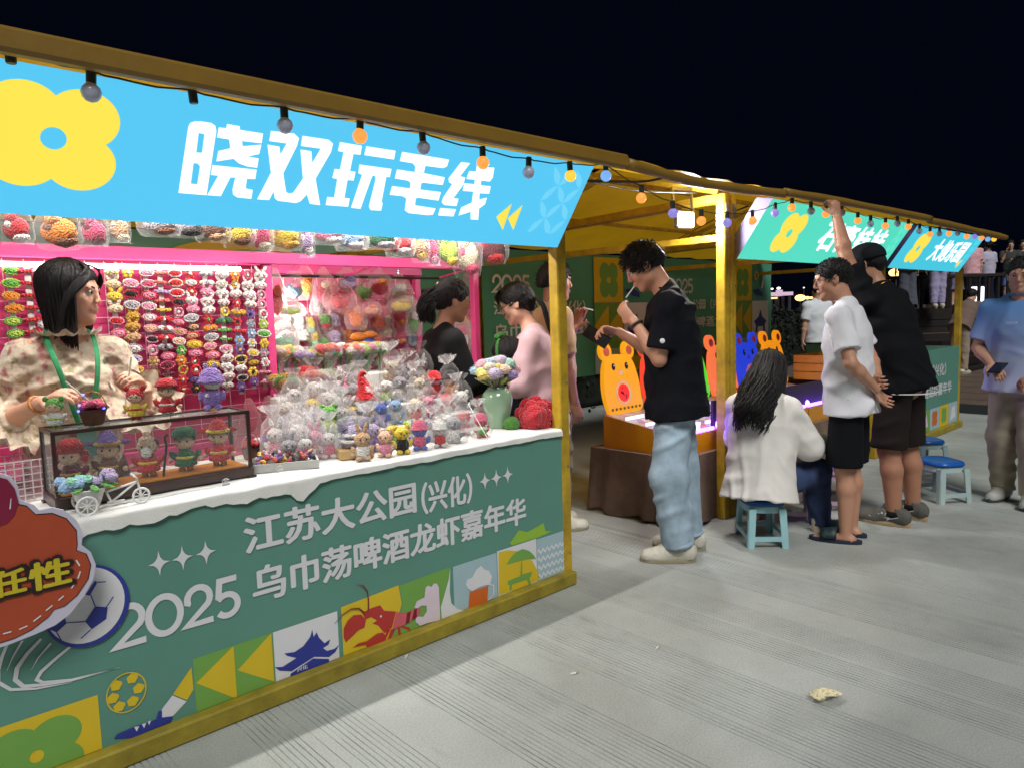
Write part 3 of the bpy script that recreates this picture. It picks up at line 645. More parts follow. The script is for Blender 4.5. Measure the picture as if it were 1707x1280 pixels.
# ---- counter of the last stall, a plain copy of the printed panel
cp4 = obj('counter_panel', MB().box((8.1, YF+.012, .49), (2.2, .02, .84)), M_teal, S4, world=True)
obj('base_rail', MB().box((8.1, YF-.012, .0355), (2.3, .06, .069), None, .007), M_rail, S4, world=True)
obj('side_panel', MB().box((9.20, 3.4, .49), (.02, 1.7, .84)), M_teal, S4, world=True)
obj('counter_panel', MB().box((5.55, YF+.2, .42), (2.3, .02, .7)), mat('dark_cloth', srgb(58, 46, 50), .9), S3, world=True)
sub_w('printed_title', text_mesh('江苏大公园（兴化）', 7.35, 8.75, .62, .76, FP(2), .03), M_wht, cp4); sub_w('printed_title', text_mesh('2025乌巾荡啤酒龙虾嘉年华', 7.15, 8.95, .42, .55, FP(2), .03), M_wht, cp4)
for i, (m_, m2) in enumerate(((I_yel, I_grn), (M_wht, I_blu), (I_yel, I_red), (I_grn, I_pnk), (I_gblu, I_org), (I_yel, I_grn), (I_gblu, M_wht))):
    x = 7.05+i*.305; printed('printed_tile', [rect(x, x+.30, .072, .30)], 1, m_, cp4); printed('printed_picture', [flower_loop((x+.15, .19), .05, .045) if i % 3 else [(x+.05, .10), (x+.25, .13), (x+.2, .26), (x+.1, .24)]], 2, m2, cp4)

# ---- banners closing the back
def back_banner(x0, x1, label, seed):
    v = []; f = []; nx, nz = 24, 6; y0 = 4.94
    for i in range(nx+1):
        for j in range(nz+1):
            x = x0+(x1-x0)*i/nx; z = .75+(2.0-.75)*j/nz; v.append((x, y0+.012*math.sin(i*.8+seed)+.006*math.sin(j*2+i), z))
    f = [(i*(nz+1)+j, (i+1)*(nz+1)+j, (i+1)*(nz+1)+j+1, i*(nz+1)+j+1) for i in range(nx) for j in range(nz)]
    t = obj('banner', MB().add(v, f).mesh('banner', True), mat('teal_banner_cloth', srgb(84, 158, 132), .32, var=.08, vscale=2, bump=.25, bscale=4))
    tag(t, label, 'banner', 'teal banners closing the back of the stalls'); return t
def FB(k): return lambda p: (p[0], 4.915-.002*k, p[1])
def bprint(name, loops, k, m, t):
    mb = MB()
    for l in loops: fill(mb, l if isinstance(l[0][0], (tuple, list)) else [l], FB(k))
    return sub_w(name, mb, m, t)
def banner_art(t, x0, tx=None):
    """year and two lines of lettering at the left, two columns of picture tiles at the right"""
    mb = MB(); digits2025(x0+.10, 1.60, .17, FB(1), mb); sub_w('printed_year', mb, M_wht, t)
    sub_w('printed_title', text_mesh('江苏大公园（兴化）', x0+.10, x0+1.36, 1.40, 1.53, FB(1), .03), M_wht, t)
    sub_w('printed_title', text_mesh('乌巾荡啤酒龙虾', x0+.10, x0+1.42, 1.18, 1.32, FB(1), .03), M_wht, t)
    X = x0+1.5; S_ = .48
    bprint('printed_tile', [rect(X, X+S_, 1.50, 1.97)], 1, I_yel, t); bprint('printed_flower', [[flower_loop((X+S_/2, 1.735), .105, .092, sx=.9, sz=1.1), circ((X+S_/2, 1.735), .035, 20)[::-1]]], 2, I_grn, t)
    mb = MB()
    for k in range(6): fill(mb, [circ((X+S_*1.25+.05*math.cos(k), 1.83+.05*math.sin(k)), .022, 6)], FB(2))
    sub_w('printed_ball', mb, I_yel, t)
    bprint('printed_boot', [[(X+S_*1.05, 1.63), (X+S_*1.35, 1.66), (X+S_*1.6, 1.6), (X+S_*1.6, 1.55), (X+S_*1.35, 1.57)]], 2, I_blu, t)
    bprint('printed_sock', [[(X+S_*1.5, 1.66), (X+S_*1.62, 1.67), (X+S_*1.75, 1.85), (X+S_*1.64, 1.87)]], 2, M_wht, t)
    bprint('printed_tile', [rect(X, X+S_, 1.02, 1.495)], 1, I_grn, t); bprint('printed_arrow', [[(X, 1.26), (X+S_*.48, 1.47), (X+S_*.48, 1.05)], [(X+S_*.5, 1.26), (X+S_*.98, 1.47), (X+S_*.98, 1.05)]], 2, I_yel, t)
    bprint('printed_tile', [rect(X+S_*1.02, X+S_*1.95, 1.02, 1.495)], 1, M_wht, t)
    c0 = X+S_*1.48
    bprint('printed_gate', [[(c0-.17, 1.22), (c0-.05, 1.28), (c0, 1.38), (c0+.05, 1.28), (c0+.17, 1.22), (c0+.12, 1.17), (c0+.13, 1.07), (c0+.08, 1.07), (c0+.07, 1.15), (c0-.07, 1.15), (c0-.08, 1.07), (c0-.13, 1.07), (c0-.12, 1.17)]], 2, I_blu, t)
    bprint('printed_tile', [rect(X, X+S_, .76, 1.015)], 1, I_gblu, t); bprint('printed_beer', [rect(X+.16, X+.34, .78, .94)], 2, I_org, t)
    bprint('printed_tile', [rect(X+S_*1.02, X+S_*1.95, .76, 1.015)], 1, I_yel, t); bprint('printed_parasol', [[(c0-.16, .92), (c0, 1.0), (c0+.16, .92)]], 2, I_grn, t)
B0 = back_banner(.2, 4.22, 'teal back banner behind the pink display frame', 0)
bprint('printed_sun', [circ((2.05, 1.80), .5, 40, 0, math.pi, ry=.16)], 1, I_yel, B0); bprint('printed_hill', [circ((2.2, 1.80), .42, 40, 0, math.pi, ry=.10)], 2, I_grn, B0)
B1 = back_banner(4.28, 7.0, 'teal back banner with flower and football tiles behind the man in the black tee', 1); banner_art(B1, 4.27)
B2 = back_banner(7.05, 9.6, 'teal back banner in shade behind the third post', 2); banner_art(B2, 7.02)
# ================================================================ people
A3 = lambda *a: np.array(a, float)
def unit(v): v = np.array(v, float); return v/(np.linalg.norm(v)+1e-12)
def skinmat(rgb): return mat('skin_%02x%02x%02x' % rgb, srgb(*rgb), .5, var=.07, vscale=14, bump=.05, bscale=300, sss=.12)
M_hair = mat('black_hair', (.012, .011, .012), .58, var=.4, vscale=40, bump=.7, bscale=160, stretch=(1, 1, .12), spec=.28)
M_eye = mat('eye_white', (.7, .68, .66), .2, var=0); M_iris = mat('eye_iris', (.02, .012, .01), .15, var=0); M_lip = mat('lips', srgb(176, 92, 88), .4, var=.05)
def cloth(rgb, name=None, rough=.85, bump=.12, bs=500, var=.06, sheen=.15): return mat(name or 'cloth_%02x%02x%02x' % rgb, srgb(*rgb), rough, var=var, vscale=6, bump=bump, bscale=bs, sheen=sheen if sum(rgb) > 240 else 0., spec=.5 if sum(rgb) > 240 else .22)
def pose(H=1.7, lean=(0, 0), la=((-.12, 0, -1), (-.05, .15, -1)), ra=((.12, 0, -1), (.05, .15, -1)), lleg=None, rleg=None, pelvis=None, head=(0, 0), hips_yaw=0, stance=.085, shw=.175, twist=0., neckf=.0):
    """joints in the figure's own frame: x right, y forward, z up"""
    s = H/1.7; J = dict(s=s, H=H)
    pz = A3(0, 0, .90*s) if pelvis is None else A3(*pelvis)
    L = A3(lean[0], lean[1], 1.); L = unit(L); J['pelvis'] = pz; J['waist'] = pz+L*.12*s; J['chest'] = pz+L*.33*s; J['neck'] = pz+L*.535*s
    ct, st = math.cos(twist), math.sin(twist); rt = A3(ct, st, 0)
    J['rt'] = rt; J['fw'] = A3(-st, ct, 0)
    for k, sg in (('L', -1), ('R', 1)):
        J['sh'+k] = pz+L*.462*s+rt*sg*shw*s
        a = la if sg < 0 else ra
        J['el'+k] = J['sh'+k]+unit(a[0])*.285*s; J['wr'+k] = J['el'+k]+unit(a[1])*.245*s; J['hd'+k] = unit(a[2]) if len(a) > 2 else unit(a[1])
        J['pn'+k] = unit(a[3]) if len(a) > 3 else A3(-sg, 0, 0)
        J['curl'+k] = a[4] if len(a) > 4 else .45
        J['hip'+k] = pz+A3(sg*.078*s, 0, -.03*s)
        lg = lleg if sg < 0 else rleg
        if lg is None: lg = ((sg*(stance-.085), .02, -1), (0, -.03, -1), (sg*.15, 1, 0))
        J['kn'+k] = J['hip'+k]+unit(lg[0])*.415*s; J['an'+k] = J['kn'+k]+unit(lg[1])*.405*s; J['toe'+k] = unit(lg[2])
    yaw, pit = head; yaw += twist*.0
    hf = A3(-math.sin(yaw)*math.cos(pit), math.cos(yaw)*math.cos(pit), -math.sin(pit)); hr = A3(math.cos(yaw), math.sin(yaw), 0); hu = np.cross(hr, hf)
    J['hf'], J['hr'], J['hu'] = hf, hr, hu
    J['head'] = J['neck']+L*.045*s+hu*.105*s+A3(-math.sin(yaw), math.cos(yaw), 0)*(.02+neckf)*s
    return J
def hp(J, x, y, z):      # point in head space (metres of a 0.225 m head)
    k = J['s']*J.get('hk', 1.); return J['head']+(J['hr']*x+J['hf']*y+J['hu']*z)*k
def hrot(J): return np.stack([J['hr'], J['hf'], J['hu']], 1)
def hand(S, w, d, pn, curl, s, side, spread=.0):
    """palm, four unequal bent fingers and a thumb from the side of the palm"""
    d = unit(d); pn = unit(pn-d*np.dot(pn, d)); ac = np.cross(d, pn)*side      # ac: towards the thumb
    S.cap(w, w+d*.075*s, .026*s, .036*s, .012, axis=pn, sq=.42)
    ln = [.078, .088, .082, .064]
    for i in range(4):
        o = (1.5-i)*.0185; b = w+d*.082*s+ac*o*s; dd = unit(d+ac*(1.5-i)*(.05+spread)); c = curl*(1+.08*i)
        p = b
        for k, fr in enumerate((.45, .32, .23)):
            ang = c*(.5+.75*k); q = p+(dd*math.cos(ang)+pn*math.sin(ang))*ln[i]*fr*s
            S.cap(p, q, (.0092-.0008*k)*s, (.0086-.0010*k)*s, .004); p = q
    b = w+d*.028*s+ac*.026*s; q = b+(d*.6+ac*.7+pn*.35)*.036*s; S.cap(b, q, .013*s, .0105*s, .008)
    r = q+(d*.85+ac*.1+pn*(.3+.4*curl))*.034*s; S.cap(q, r, .0105*s, .0085*s, .004)
def bounds(J, pad=.2):
    P = np.array([v for k, v in J.items() if isinstance(v, np.ndarray) and k[:2] in ('pe', 'ne', 'he', 'sh', 'el', 'wr', 'hi', 'kn', 'an')]); return P.min(0)-pad, P.max(0)+pad
def head_sdf(S, J, fem=False):
    R = hrot(J); k = J['s']*J.get('hk', 1.); E = lambda c, r, kk=.02, op='u', rot=R: S.ell(hp(J, *c), np.array(r)*k, rot, kk, op)
    C = lambda a, b, ra, rb, kk=.01, op='u': S.cap(hp(J, *a), hp(J, *b), ra*k, rb*k, kk, op)
    E((0, -.014, .032), (.074, .094, .080), 0)
    E((0, .028, -.018), (.059, .058, .082), .03)
    C((-.034, .010, -.062), (0, .060, -.092), .034, .022, .025); C((.034, .010, -.062), (0, .060, -.092), .034, .022, .025)
    E((0, .070, -.098), (.017, .013, .014), .012)
    E((-.036, .056, -.026), (.022, .022, .024), .02); E((.036, .056, -.026), (.022, .022, .024), .02)
    C((-.034, .079, .022), (.034, .079, .022), .0085 if fem else .011, .0085 if fem else .011, .014)
    E((-.032, .097, .004), (.017, .013, .010), .010, 's'); E((.032, .097, .004), (.017, .013, .010), .010, 's')
    C((0, .086, .014), (0, .096 if fem else .102, -.020), .0074, .0095, .010); E((0, .098 if fem else .104, -.024), (.0105, .009, .0075), .006)
    E((-.011, .096, -.030), (.008, .008, .006), .004); E((.011, .096, -.030), (.008, .008, .006), .004)
    C((-.020, .080, -.053), (0, .092, -.050), .005, .0068, .006); C((.020, .080, -.053), (0, .092, -.050), .005, .0068, .006)
    C((-.016, .081, -.062), (0, .089, -.063), .0055, .0072, .006); C((.016, .081, -.062), (0, .089, -.063), .0055, .0072, .006)
    for sg in (-1, 1):
        Re = np.array(R@np.array(R3(.15, 0, sg*.35)))
        E((sg*.077, -.008, -.006), (.008, .021, .032), .004, 'u', Re); E((sg*.082, -.002, -.004), (.004, .011, .018), .004, 's', Re)
    S.cap(hp(J, 0, -.022, -.055), J['neck']+A3(0, 0, -.03)*J['s'], (.046 if fem else .055)*J['s'], (.050 if fem else .058)*J['s'], .03)
def body(J, fem=False, bulk=1., h=.007, feet=True):
    lo, hi = bounds(J, .19); S = SDF(lo, hi, h); s = J['s']; b = bulk
    head_sdf(S, J, fem); fw = J['fw']
    S.cap(J['shL'], J['shR'], .052*s, .052*s, .04); S.cap(J['neck']-unit(J['neck']-J['pelvis'])*.06*s, J['chest'], .070*s*b, .122*s*b, .06, axis=fw, sq=.7)
    S.cap(J['chest'], J['waist'], .125*s*b, .115*s*b, .06, axis=fw, sq=.75); S.cap(J['waist'], J['pelvis'], .115*s*b, .135*s*b, .06, axis=fw, sq=.8)
    ab = b**.5
    for k, sg in (('L', 1), ('R', -1)):
        S.cap(J['sh'+k], J['el'+k], .047*s*ab, .037*s*ab, .02); m = J['el'+k]+(J['wr'+k]-J['el'+k])*.3
        S.cap(J['el'+k], m, .036*s*ab, .039*s*ab, .015); S.cap(m, J['wr'+k], .039*s*ab, .0245*s*ab, .015)
        hand(S, J['wr'+k], J['hd'+k], J['pn'+k], J['curl'+k], s, sg)
        S.cap(J['hip'+k], J['kn'+k], .083*s*b, .054*s*ab, .03); c = J['kn'+k]+(J['an'+k]-J['kn'+k])*.3; bk = A3(0, -.012, 0)
        S.cap(J['kn'+k], c+bk, .052*s*ab, .055*s*ab, .02); S.cap(c+bk, J['an'+k], .055*s*ab, .034*s*ab, .02)
        if feet:
            t = J['toe'+k]; a = J['an'+k]; g = A3(a[0], a[1], 0)+A3(0, 0, max(.0, a[2]-.075*s))
            S.cap(a-t*.03*s+A3(0, 0, -.03*s), g+t*.13*s+A3(0, 0, .028*s), .034*s, .026*s, .02); S.cap(g+t*.11*s+A3(0, 0, .024*s), g+t*.165*s+A3(0, 0, .018*s), .034*s, .022*s, .015, axis=(0, 0, 1), sq=.6)
    V, F = S.nets(); return mesh_np(V, F, 'body')
def cloth_mesh(S, name, amp=.006, lam=.11, seed=0, dirs=None, low=2.2):
    """surface with soft creases: a few families of folds that fade in and out"""
    V, F = S.nets(); N = normals(V, F); r = np.random.default_rng(seed); d = np.zeros(len(V))
    for i, dr in enumerate(dirs or [(.5, .3, 1), (-.6, .2, 1), (1, 0, .35), (0, 1, .4)]):
        dr = unit(A3(*dr)+r.normal(size=3)*.15); ph = 6.283*(V@dr)/(lam*r.uniform(.8, 1.3))+2.4*vnoise(V, low*.8, seed*7+i, 1, .5)+r.uniform(0, 6)
        m = np.clip(vnoise(V, low, seed*13+i, 1, .4)*1.3+.15, 0, 1); d += m*((.5+.5*np.cos(ph))**2.2-.3)
    return mesh_np(V+N*(amp*d)[:, None], F, name)
def top(J, sleeve=.6, hem=-.06, loose=1.1, fem=False, bulk=1., h=.008, seed=1, amp=.006, puff=0., fore=0., hips=1., lam=.12):
    """shirt or jacket: torso with sleeves; fore>0: long sleeves"""
    lo, hi = bounds(J, .22); S = SDF(lo, hi, h); s = J['s']; fw = J['fw']; b = bulk*loose
    up = unit(J['neck']-J['pelvis']); hemp = J['pelvis']+up*hem*s; hc = (hemp, -up)
    S.cap(J['shL'], J['shR'], (.046 if fem else .054)*s*loose, (.046 if fem else .054)*s*loose, .04); S.cap(J['neck']-up*(.045 if fem else .022)*s, J['chest'], (.072 if fem else .086)*s, .150*s*b, .07, axis=fw, sq=.68)
    S.cap(J['chest'], J['waist'], .146*s*b, .142*s*b, .06, axis=fw, sq=.76, clip=hc)
    S.cap(J['waist'], hemp-up*.08*s, .142*s*b, .170*s*b*hips, .06, axis=fw, sq=.80, clip=hc)
    if fem: S.ell(J['chest']+fw*.07*s, np.array([.11, .055, .06])*s, None, .05)
    for k in 'LR':
        a, e, w = J['sh'+k], J['el'+k], J['wr'+k]; d = unit(e-a); p = a+(e-a)*sleeve
        if fore <= 0: S.cap(a, p+d*.05, .056*s*loose+puff, .062*s*loose+puff, .035, clip=(p, d))
        else:
            p = e+(w-e)*fore; d2 = unit(w-e); S.cap(a+d*.02, e, .050*s*loose+puff*.6, .052*s*loose+puff, .035); S.cap(e, p+d2*.04, .052*s*loose+puff, .042*s*loose+puff*.8, .02, clip=(p, d2))
    S.cap(J['neck']+fw*.02*s-up*.01*s, J['head'], .054*s if fem else .057*s, .05*s, .006, 's')
    return cloth_mesh(S, 'top', amp, lam, seed)
def legs(J, length=1.9, loose=1.1, bulk=1., h=.008, seed=3, amp=.006, taper=1., waist=.10, flare=0., lam=.10):
    """trousers: length 0..1 along the thigh, 1..2 along the shin"""
    lo, hi = bounds(J, .2); S = SDF(lo, hi, h); s = J['s']; fw = J['fw']; up = unit(J['neck']-J['pelvis']); b = bulk*loose; b0 = bulk*min(loose, 1.06)
    S.cap(J['pelvis']+up*(waist+.03)*s, J['pelvis'], .122*s*b0, .138*s*b0, .04, axis=fw, sq=.8, clip=(J['pelvis']+up*waist*s, up))
    for k in 'LR':
        H_, K, A = J['hip'+k], J['kn'+k], J['an'+k]; S.ell(H_-fw*.025*s, np.array([.08, .070, .085])*s*bulk, None, .05)
        if length <= 1:
            p = H_+(K-H_)*length; d = unit(K-H_); S.cap(H_, p+d*.05, .088*s*b0, (.082+flare)*s*b, .035, clip=(p, d))
        else:
            p = K+(A-K)*(length-1); d = unit(A-K); S.cap(H_, K, .088*s*b0, .070*s*b*taper, .035); S.cap(K, p+d*.05, .070*s*b*taper, (.056+flare)*s*b*taper, .03, clip=(p, d))
    return cloth_mesh(S, 'legs', amp, lam, seed, [(.2, .5, 1), (.3, -.5, 1), (1, .4, .25)])
def strands(name, locks, m, parent, n=5, flat=.5):
    mb = MB()
    for pts, r in locks: mb.tube(pts, [r*(.55+.6*math.sin(math.pi*min(1, .15+.85*i/(len(pts)-1))**.8)) if i < len(pts)-1 else r*.15 for i in range(len(pts))], n, True, flat)
    return obj(name, mb.mesh(name, True), m, parent)
def smooth_path(P, n):
    P = [np.array(p, float) for p in P]; P = [2*P[0]-P[1]]+P+[2*P[-1]-P[-2]]; out = []
    m = len(P)-3
    for i in range(n+1):
        u = i/n*m; k = min(int(u), m-1); t = u-k; a, b, c, d = P[k:k+4]
        out.append(.5*((2*b)+(-a+c)*t+(2*a-5*b+4*c-d)*t*t+(-a+3*b-3*c+d)*t**3))
    return out
def hair_cap(J, parent, seed, grow=.012, front=.052, nape=-.05, side=.01, fuzz=.004, tufts=0, tl=.04, h=.006, name='hair', fringe=None):
    """close hair over the skull; tufts: short locks standing on it"""
    R = hrot(J); k = J['s']*J.get('hk', 1.); c = J['head']; S = SDF(c-.19*k, c+.19*k, h)
    S.ell(hp(J, 0, -.016, .034), np.array([.074+grow, .094+grow, .080+grow*1.15])*k, R, 0)
    S.cap(hp(J, 0, -.07, -.01), hp(J, 0, -.062, nape), (.05+grow*.3)*k, .036*k, .03)
    # face side free: everything in front of a slanting plane below the hairline
    S.ell(hp(J, 0, .105, -.042), np.array([.098, .098, .100])*k, R, .012, 's')
    for sg in (-1, 1): S.ell(hp(J, sg*.088, .012, -.048), np.array([.034, .044, .056])*k, R, .01, 's')
    S.cut(hp(J, 0, 0, nape-.02), -J['hu'], .01)
    V, F = S.nets(); N = normals(V, F); V = V+N*(vnoise(V*np.array([1, 1, .6]), 38, seed, 2)*fuzz)[:, None]
    o = obj(name, mesh_np(V, F, name), M_hair, parent)
    if tufts:
        r_ = random.Random(seed); L = []
        ok = [i for i in range(len(V)) if ((V[i]-c)@J['hu']) > -.02*k]
        for _ in range(tufts):
            i = r_.choice(ok); p = V[i]; nn = unit(N[i]*.30+J['hf']*r_.uniform(.2, .9)-J['hu']*.25*r_.random()+A3(*[r_.uniform(-.16, .16) for _ in range(3)])); q = p+nn*tl*r_.uniform(.5, 1.)*k
            L.append(([p-N[i]*.006, (p+q)/2+N[i]*.006, q+J['hf']*.004], .0032*k))
        strands(name+'_tufts', L, M_hair, o, 4)
    return o
def face_bits(J, parent, body_o, glasses=None, brow=True):
    k = J['s']*J.get('hk', 1.)
    for sg in (-1, 1):
        e = MB().ball(hp(J, sg*.031, .0765, .004), .0118*k, 12, 8); o = obj('eye', e.mesh('eye', True), M_eye, parent)
        obj('iris', MB().ball(hp(J, sg*.0315, .0855, .0035), .0052*k, 8, 6).mesh('iris', True), M_iris, o)
        if brow:
            L = [hp(J, sg*x, y, z) for x, y, z in ((.014, .090, .0235), (.028, .088, .028), (.046, .074, .0225))]; obj('eyebrow', MB().tube(L, [.0028*k, .0034*k, .0014*k], 6).mesh('b', True), M_hair, parent)
        L = [hp(J, sg*x, y, z) for x, y, z in ((.019, .0865, .0055), (.031, .0905, .0105), (.045, .079, .006))]; obj('eyelash', MB().tube(L, [.0012*k, .0018*k, .0010*k], 5).mesh('l', True), M_hair, parent)
    mb = MB()
    for z, y, r in ((-.0515, .0925, .0048), (-.0618, .0905, .0056)): mb.tube([hp(J, x, y-abs(x)*.55, z+abs(x)*.06) for x in (-.022, -.011, 0, .011, .022)], [.001*k, r*.8*k, r*k, r*.8*k, .001*k], 8)
    obj('lips', mb.mesh('lips', True), M_lip, parent)
    if glasses:
        mg = mat('glasses_frame', (.03, .03, .035), .3, metal=.6, var=0) if glasses == 'dark' else mat('glasses_thin', (.5, .45, .38), .25, metal=1, var=0); g = MB()
        for sg in (-1, 1):
            g.torus(hp(J, sg*.033, .098, .002), .023*k, .0013*k, 20, 5, Matrix(np.array(hrot(J)@np.array(R3(math.pi/2, 0, 0)))))
            g.tube([hp(J, sg*.056, .096, .006), hp(J, sg*.078, .06, .008), hp(J, sg*.080, 0, .006), hp(J, sg*.078, -.014, -.008)], .0014*k, 5)
        g.tube([hp(J, -.010, .101, .004), hp(J, 0, .106, .006), hp(J, .010, .101, .004)], .0012*k, 5); obj('glasses', g.mesh('glasses', True), mg, parent)
def person(loc, face, label, J, skin=(214, 160, 128), fem=False, bulk=1., group=None, feet=True, h=.007):
    t = empty('person', loc, label, 'person', group, math.atan2(-face[0], face[1])); b = obj('body', body(J, fem, bulk, h, feet), skinmat(skin), t); return t
def shoe(J, k, parent, m_up, m_sole, kind='sneaker', lace=None):
    s = J['s']; t = J['toe'+k]; t = unit(A3(t[0], t[1], 0)); a = J['an'+k]; g = A3(a[0], a[1], max(0, a[2]-.078*s)); rt = A3(t[1], -t[0], 0)
    P = lambda u, v, z: g+(t*u+rt*v)*s+A3(0, 0, z*s)
    if kind == 'sneaker':
        S = SDF(g-.28, g+.28+A3(0, 0, .02), .005)
        S.cap(P(-.055, 0, .062), P(.06, 0, .058), .042*s, .043*s, .02); S.cap(P(.06, 0, .050), P(.165, 0, .036), .043*s, .030*s, .03); S.cap(P(.10, -.012, .03), P(.165, -.008, .028), .036*s, .030*s, .02); S.cap(P(.10, .012, .03), P(.165, .008, .028), .036*s, .030*s, .02)
        S.cap(P(-.05, 0, .035), P(.08, 0, .030), .036*s, .040*s, .02); S.cap(P(-.03, 0, .07), P(-.03, 0, .115), .043*s, .040*s, .02); S.cut(P(0, 0, .115), unit(A3(0, 0, 1)-t*.25)); S.cut(P(0, 0, .018), A3(0, 0, -1))
        o = obj('shoe', cloth_mesh(S, 'shoe', .002, .05, 3), m_up, parent)
        if lace:
            mb = MB()
            for i in range(4): u = .035+.028*i; mb.tube([P(u, -.034, .083-.014*i), P(u+.008, 0, .107-.016*i), P(u, .034, .083-.014*i)], .0035*s, 6)
            obj('lace', mb.mesh('lace', True), lace, o)
            for sg in (-1, 1): obj('side_panel', MB().tube(smooth_path([P(-.075, sg*.028, .075), P(-.03, sg*.0445, .060), P(.02, sg*.0455, .048), P(.075, sg*.043, .072)], 10), .0042*s, 6, True, .5).tube(smooth_path([P(.085, sg*.044, .034), P(.125, sg*.040, .050), P(.15, sg*.015, .060)], 8), .0032*s, 6, True, .5).mesh('p', True), lace, o)
    else: o = None
    mb = MB(); ol = []; n = 22
    for i in range(n):
        q = 2*math.pi*i/n; u = .055+.148*math.cos(q); v = .047*math.sin(q)*(1.0+.16*math.cos(q-.3)); ol.append((u, v))
    z0, z1 = 0.002, (.030 if kind == 'sneaker' else .024)
    v = [P(u, w_, z0) for u, w_ in ol]+[P(u*1.01, w_*1.04, z1*.6) for u, w_ in ol]+[P(u, w_, z1) for u, w_ in ol]
    f = [tuple(range(n))[::-1], tuple(range(2*n, 3*n))]+[(i+j*n, (i+1) % n+j*n, (i+1) % n+(j+1)*n, i+(j+1)*n) for i in range(n) for j in (0, 1)]
    so = obj('sole', MB().add(v, f).mesh('sole', False), m_sole, o or parent)
    if kind == 'slipper':
        mb = MB(); pts = []
        for i in range(9):
            q = math.pi*i/8; pts.append((.052*math.cos(q), .018+.058*math.sin(q)))
        v = []; f = []
        for u in (.045, .075, .11, .135):
            kk = 1-(u-.045)*2.2
            v += [P(u, a_*(1.0 if u < .12 else .95), .012+b_*kk) for a_, b_ in pts]
        f = [(r*9+i, r*9+i+1, (r+1)*9+i+1, (r+1)*9+i) for r in range(3) for i in range(8)]
        st = obj('strap', MB().add(v, f).mesh('strap', True), m_up, parent); md = st.modifiers.new('t', 'SOLIDIFY'); md.thickness = .005
    return o or so

def collar(J, t, m, r=.0075):
    up = unit(J['neck']-J['pelvis']); c = J['neck']+J['fw']*.010*J['s']+up*.006*J['s']; q = Vector(unit(up-J['fw']*.35)).to_track_quat('Z', 'Y').to_matrix(); s = J['s']
    P = [Vector(c)+q@Vector((.064*s*math.cos(a), .062*s*math.sin(a), 0)) for a in np.linspace(0, 2*math.pi, 25)]
    obj('collar', MB().tube(P, r, 7, False, 1.).mesh('collar', True), m, t)
Rr, Ff = RW[:2, 0]/np.linalg.norm(RW[:2, 0]), RW[:2, 2]/np.linalg.norm(RW[:2, 2])
def look(r, f): v = unit(A3(*(Rr*r+Ff*f), 0)); return (v[0], v[1])      # facing: r towards the camera's right, f away from it
def to_world(t, p): return Matrix.Translation(t.location)@Matrix.Rotation(t.rotation_euler.z, 4, 'Z')@Vector(p)
M_blk = mat('phone_black', (.008, .008, .01), .15, var=0)
def phone(t, p, rot, label):
    ph = empty('mobile_phone', to_world(t, p), label, 'phone'); ph.rotation_euler = rot
    obj('case', MB().box((0, 0, 0), (.078, .010, .160), None, .004), M_blk, ph); obj('screen', MB().box((0, -.0058, 0), (.070, .001, .150)), mat('phone_glass', (.01, .011, .014), .06, var=0), ph)
def ring(p, d, R, r, m, t, name): return obj(name, MB().torus(p, R, r, 18, 6, Vector(d).to_track_quat('Z', 'Y').to_matrix()).mesh(name, True), m, t)
M_lea, M_sole = mat('white_leather', srgb(206, 200, 186), .55, var=.12, vscale=30, bump=.1), mat('rubber_sole', srgb(158, 148, 124), .7, var=.1)
def man_black_tee():
    J = pose(1.79, lean=(0, .07), head=(.10, .58), neckf=.045, stance=.10, shw=.18,
             la=((-.06, .18, -1), (.28, .52, .80), (.3, .6, .6), (.6, -.3, .2), .75), ra=((.10, .30, -1), (-.30, .75, .50), (-.3, .9, .2), (-.5, .2, -.6), .95),
             lleg=((-.08, .10, -1), (0, -.12, -1), (-.1, 1, 0)), rleg=((.05, -.06, -1), (.02, -.10, -1), (.15, 1, 0)))
    t = person((3.44, 2.34, 0), look(-1, .22), 'man in black tee and washed jeans lighting a cigarette, phone in hand', J, (196, 142, 116))
    obj('tee', top(J, .80, -.135, 1.20, bulk=1.06, seed=11, amp=.011, hips=1.06), cloth((11, 12, 22), 'navy_black_cotton', var=.15), t)
    collar(J, t, MATS['navy_black_cotton'])
    dm = mat('washed_denim', srgb(160, 180, 198), .9, var=.34, vscale=6, bump=.25, bscale=420)
    obj('jeans', legs(J, 1.93, 1.22, 1.02, seed=12, amp=.013, taper=1.12), dm, t)
    for k in 'LR':
        shoe(J, k, t, M_lea, M_sole, 'sneaker', mat('lace_grey', srgb(168, 164, 154), .9))
        a = J['an'+k]; ring(a+A3(0, 0, .045), J['kn'+k]-a, .072, .016, dm, t, 'turn_up')
    hair_cap(J, t, 5, grow=.012, nape=-.03, fuzz=.002, tufts=1300, tl=.032); face_bits(J, t, None)
    m = hp(J, 0, .094, -.056); obj('cigarette', MB().cone(m-J['hf']*.005, m+J['hf']*.078-J['hu']*.03, .0042, .0042, 8), mat('cigarette_paper', (.82, .8, .76), .8), t)
    d = unit(J['wrL']-J['elL']); ring(J['wrL']-d*.025, d, .035, .008, mat('dark_beads', (.05, .025, .015), .3, bump=.5, bscale=200), t, 'bracelet')
    c = J['shL']*.35+J['elL']*.65+A3(-.078, .0, 0); obj('sleeve_badge', MB().ball(c, (.006, .014, .014), 12, 6), M_wht, t)
    phone(t, J['wrR']+J['hdR']*.10+A3(.0, .035, -.045), (math.radians(-25), math.radians(52), t.rotation_euler.z+1.2), 'black mobile phone held by the man in the black tee')
man_black_tee()
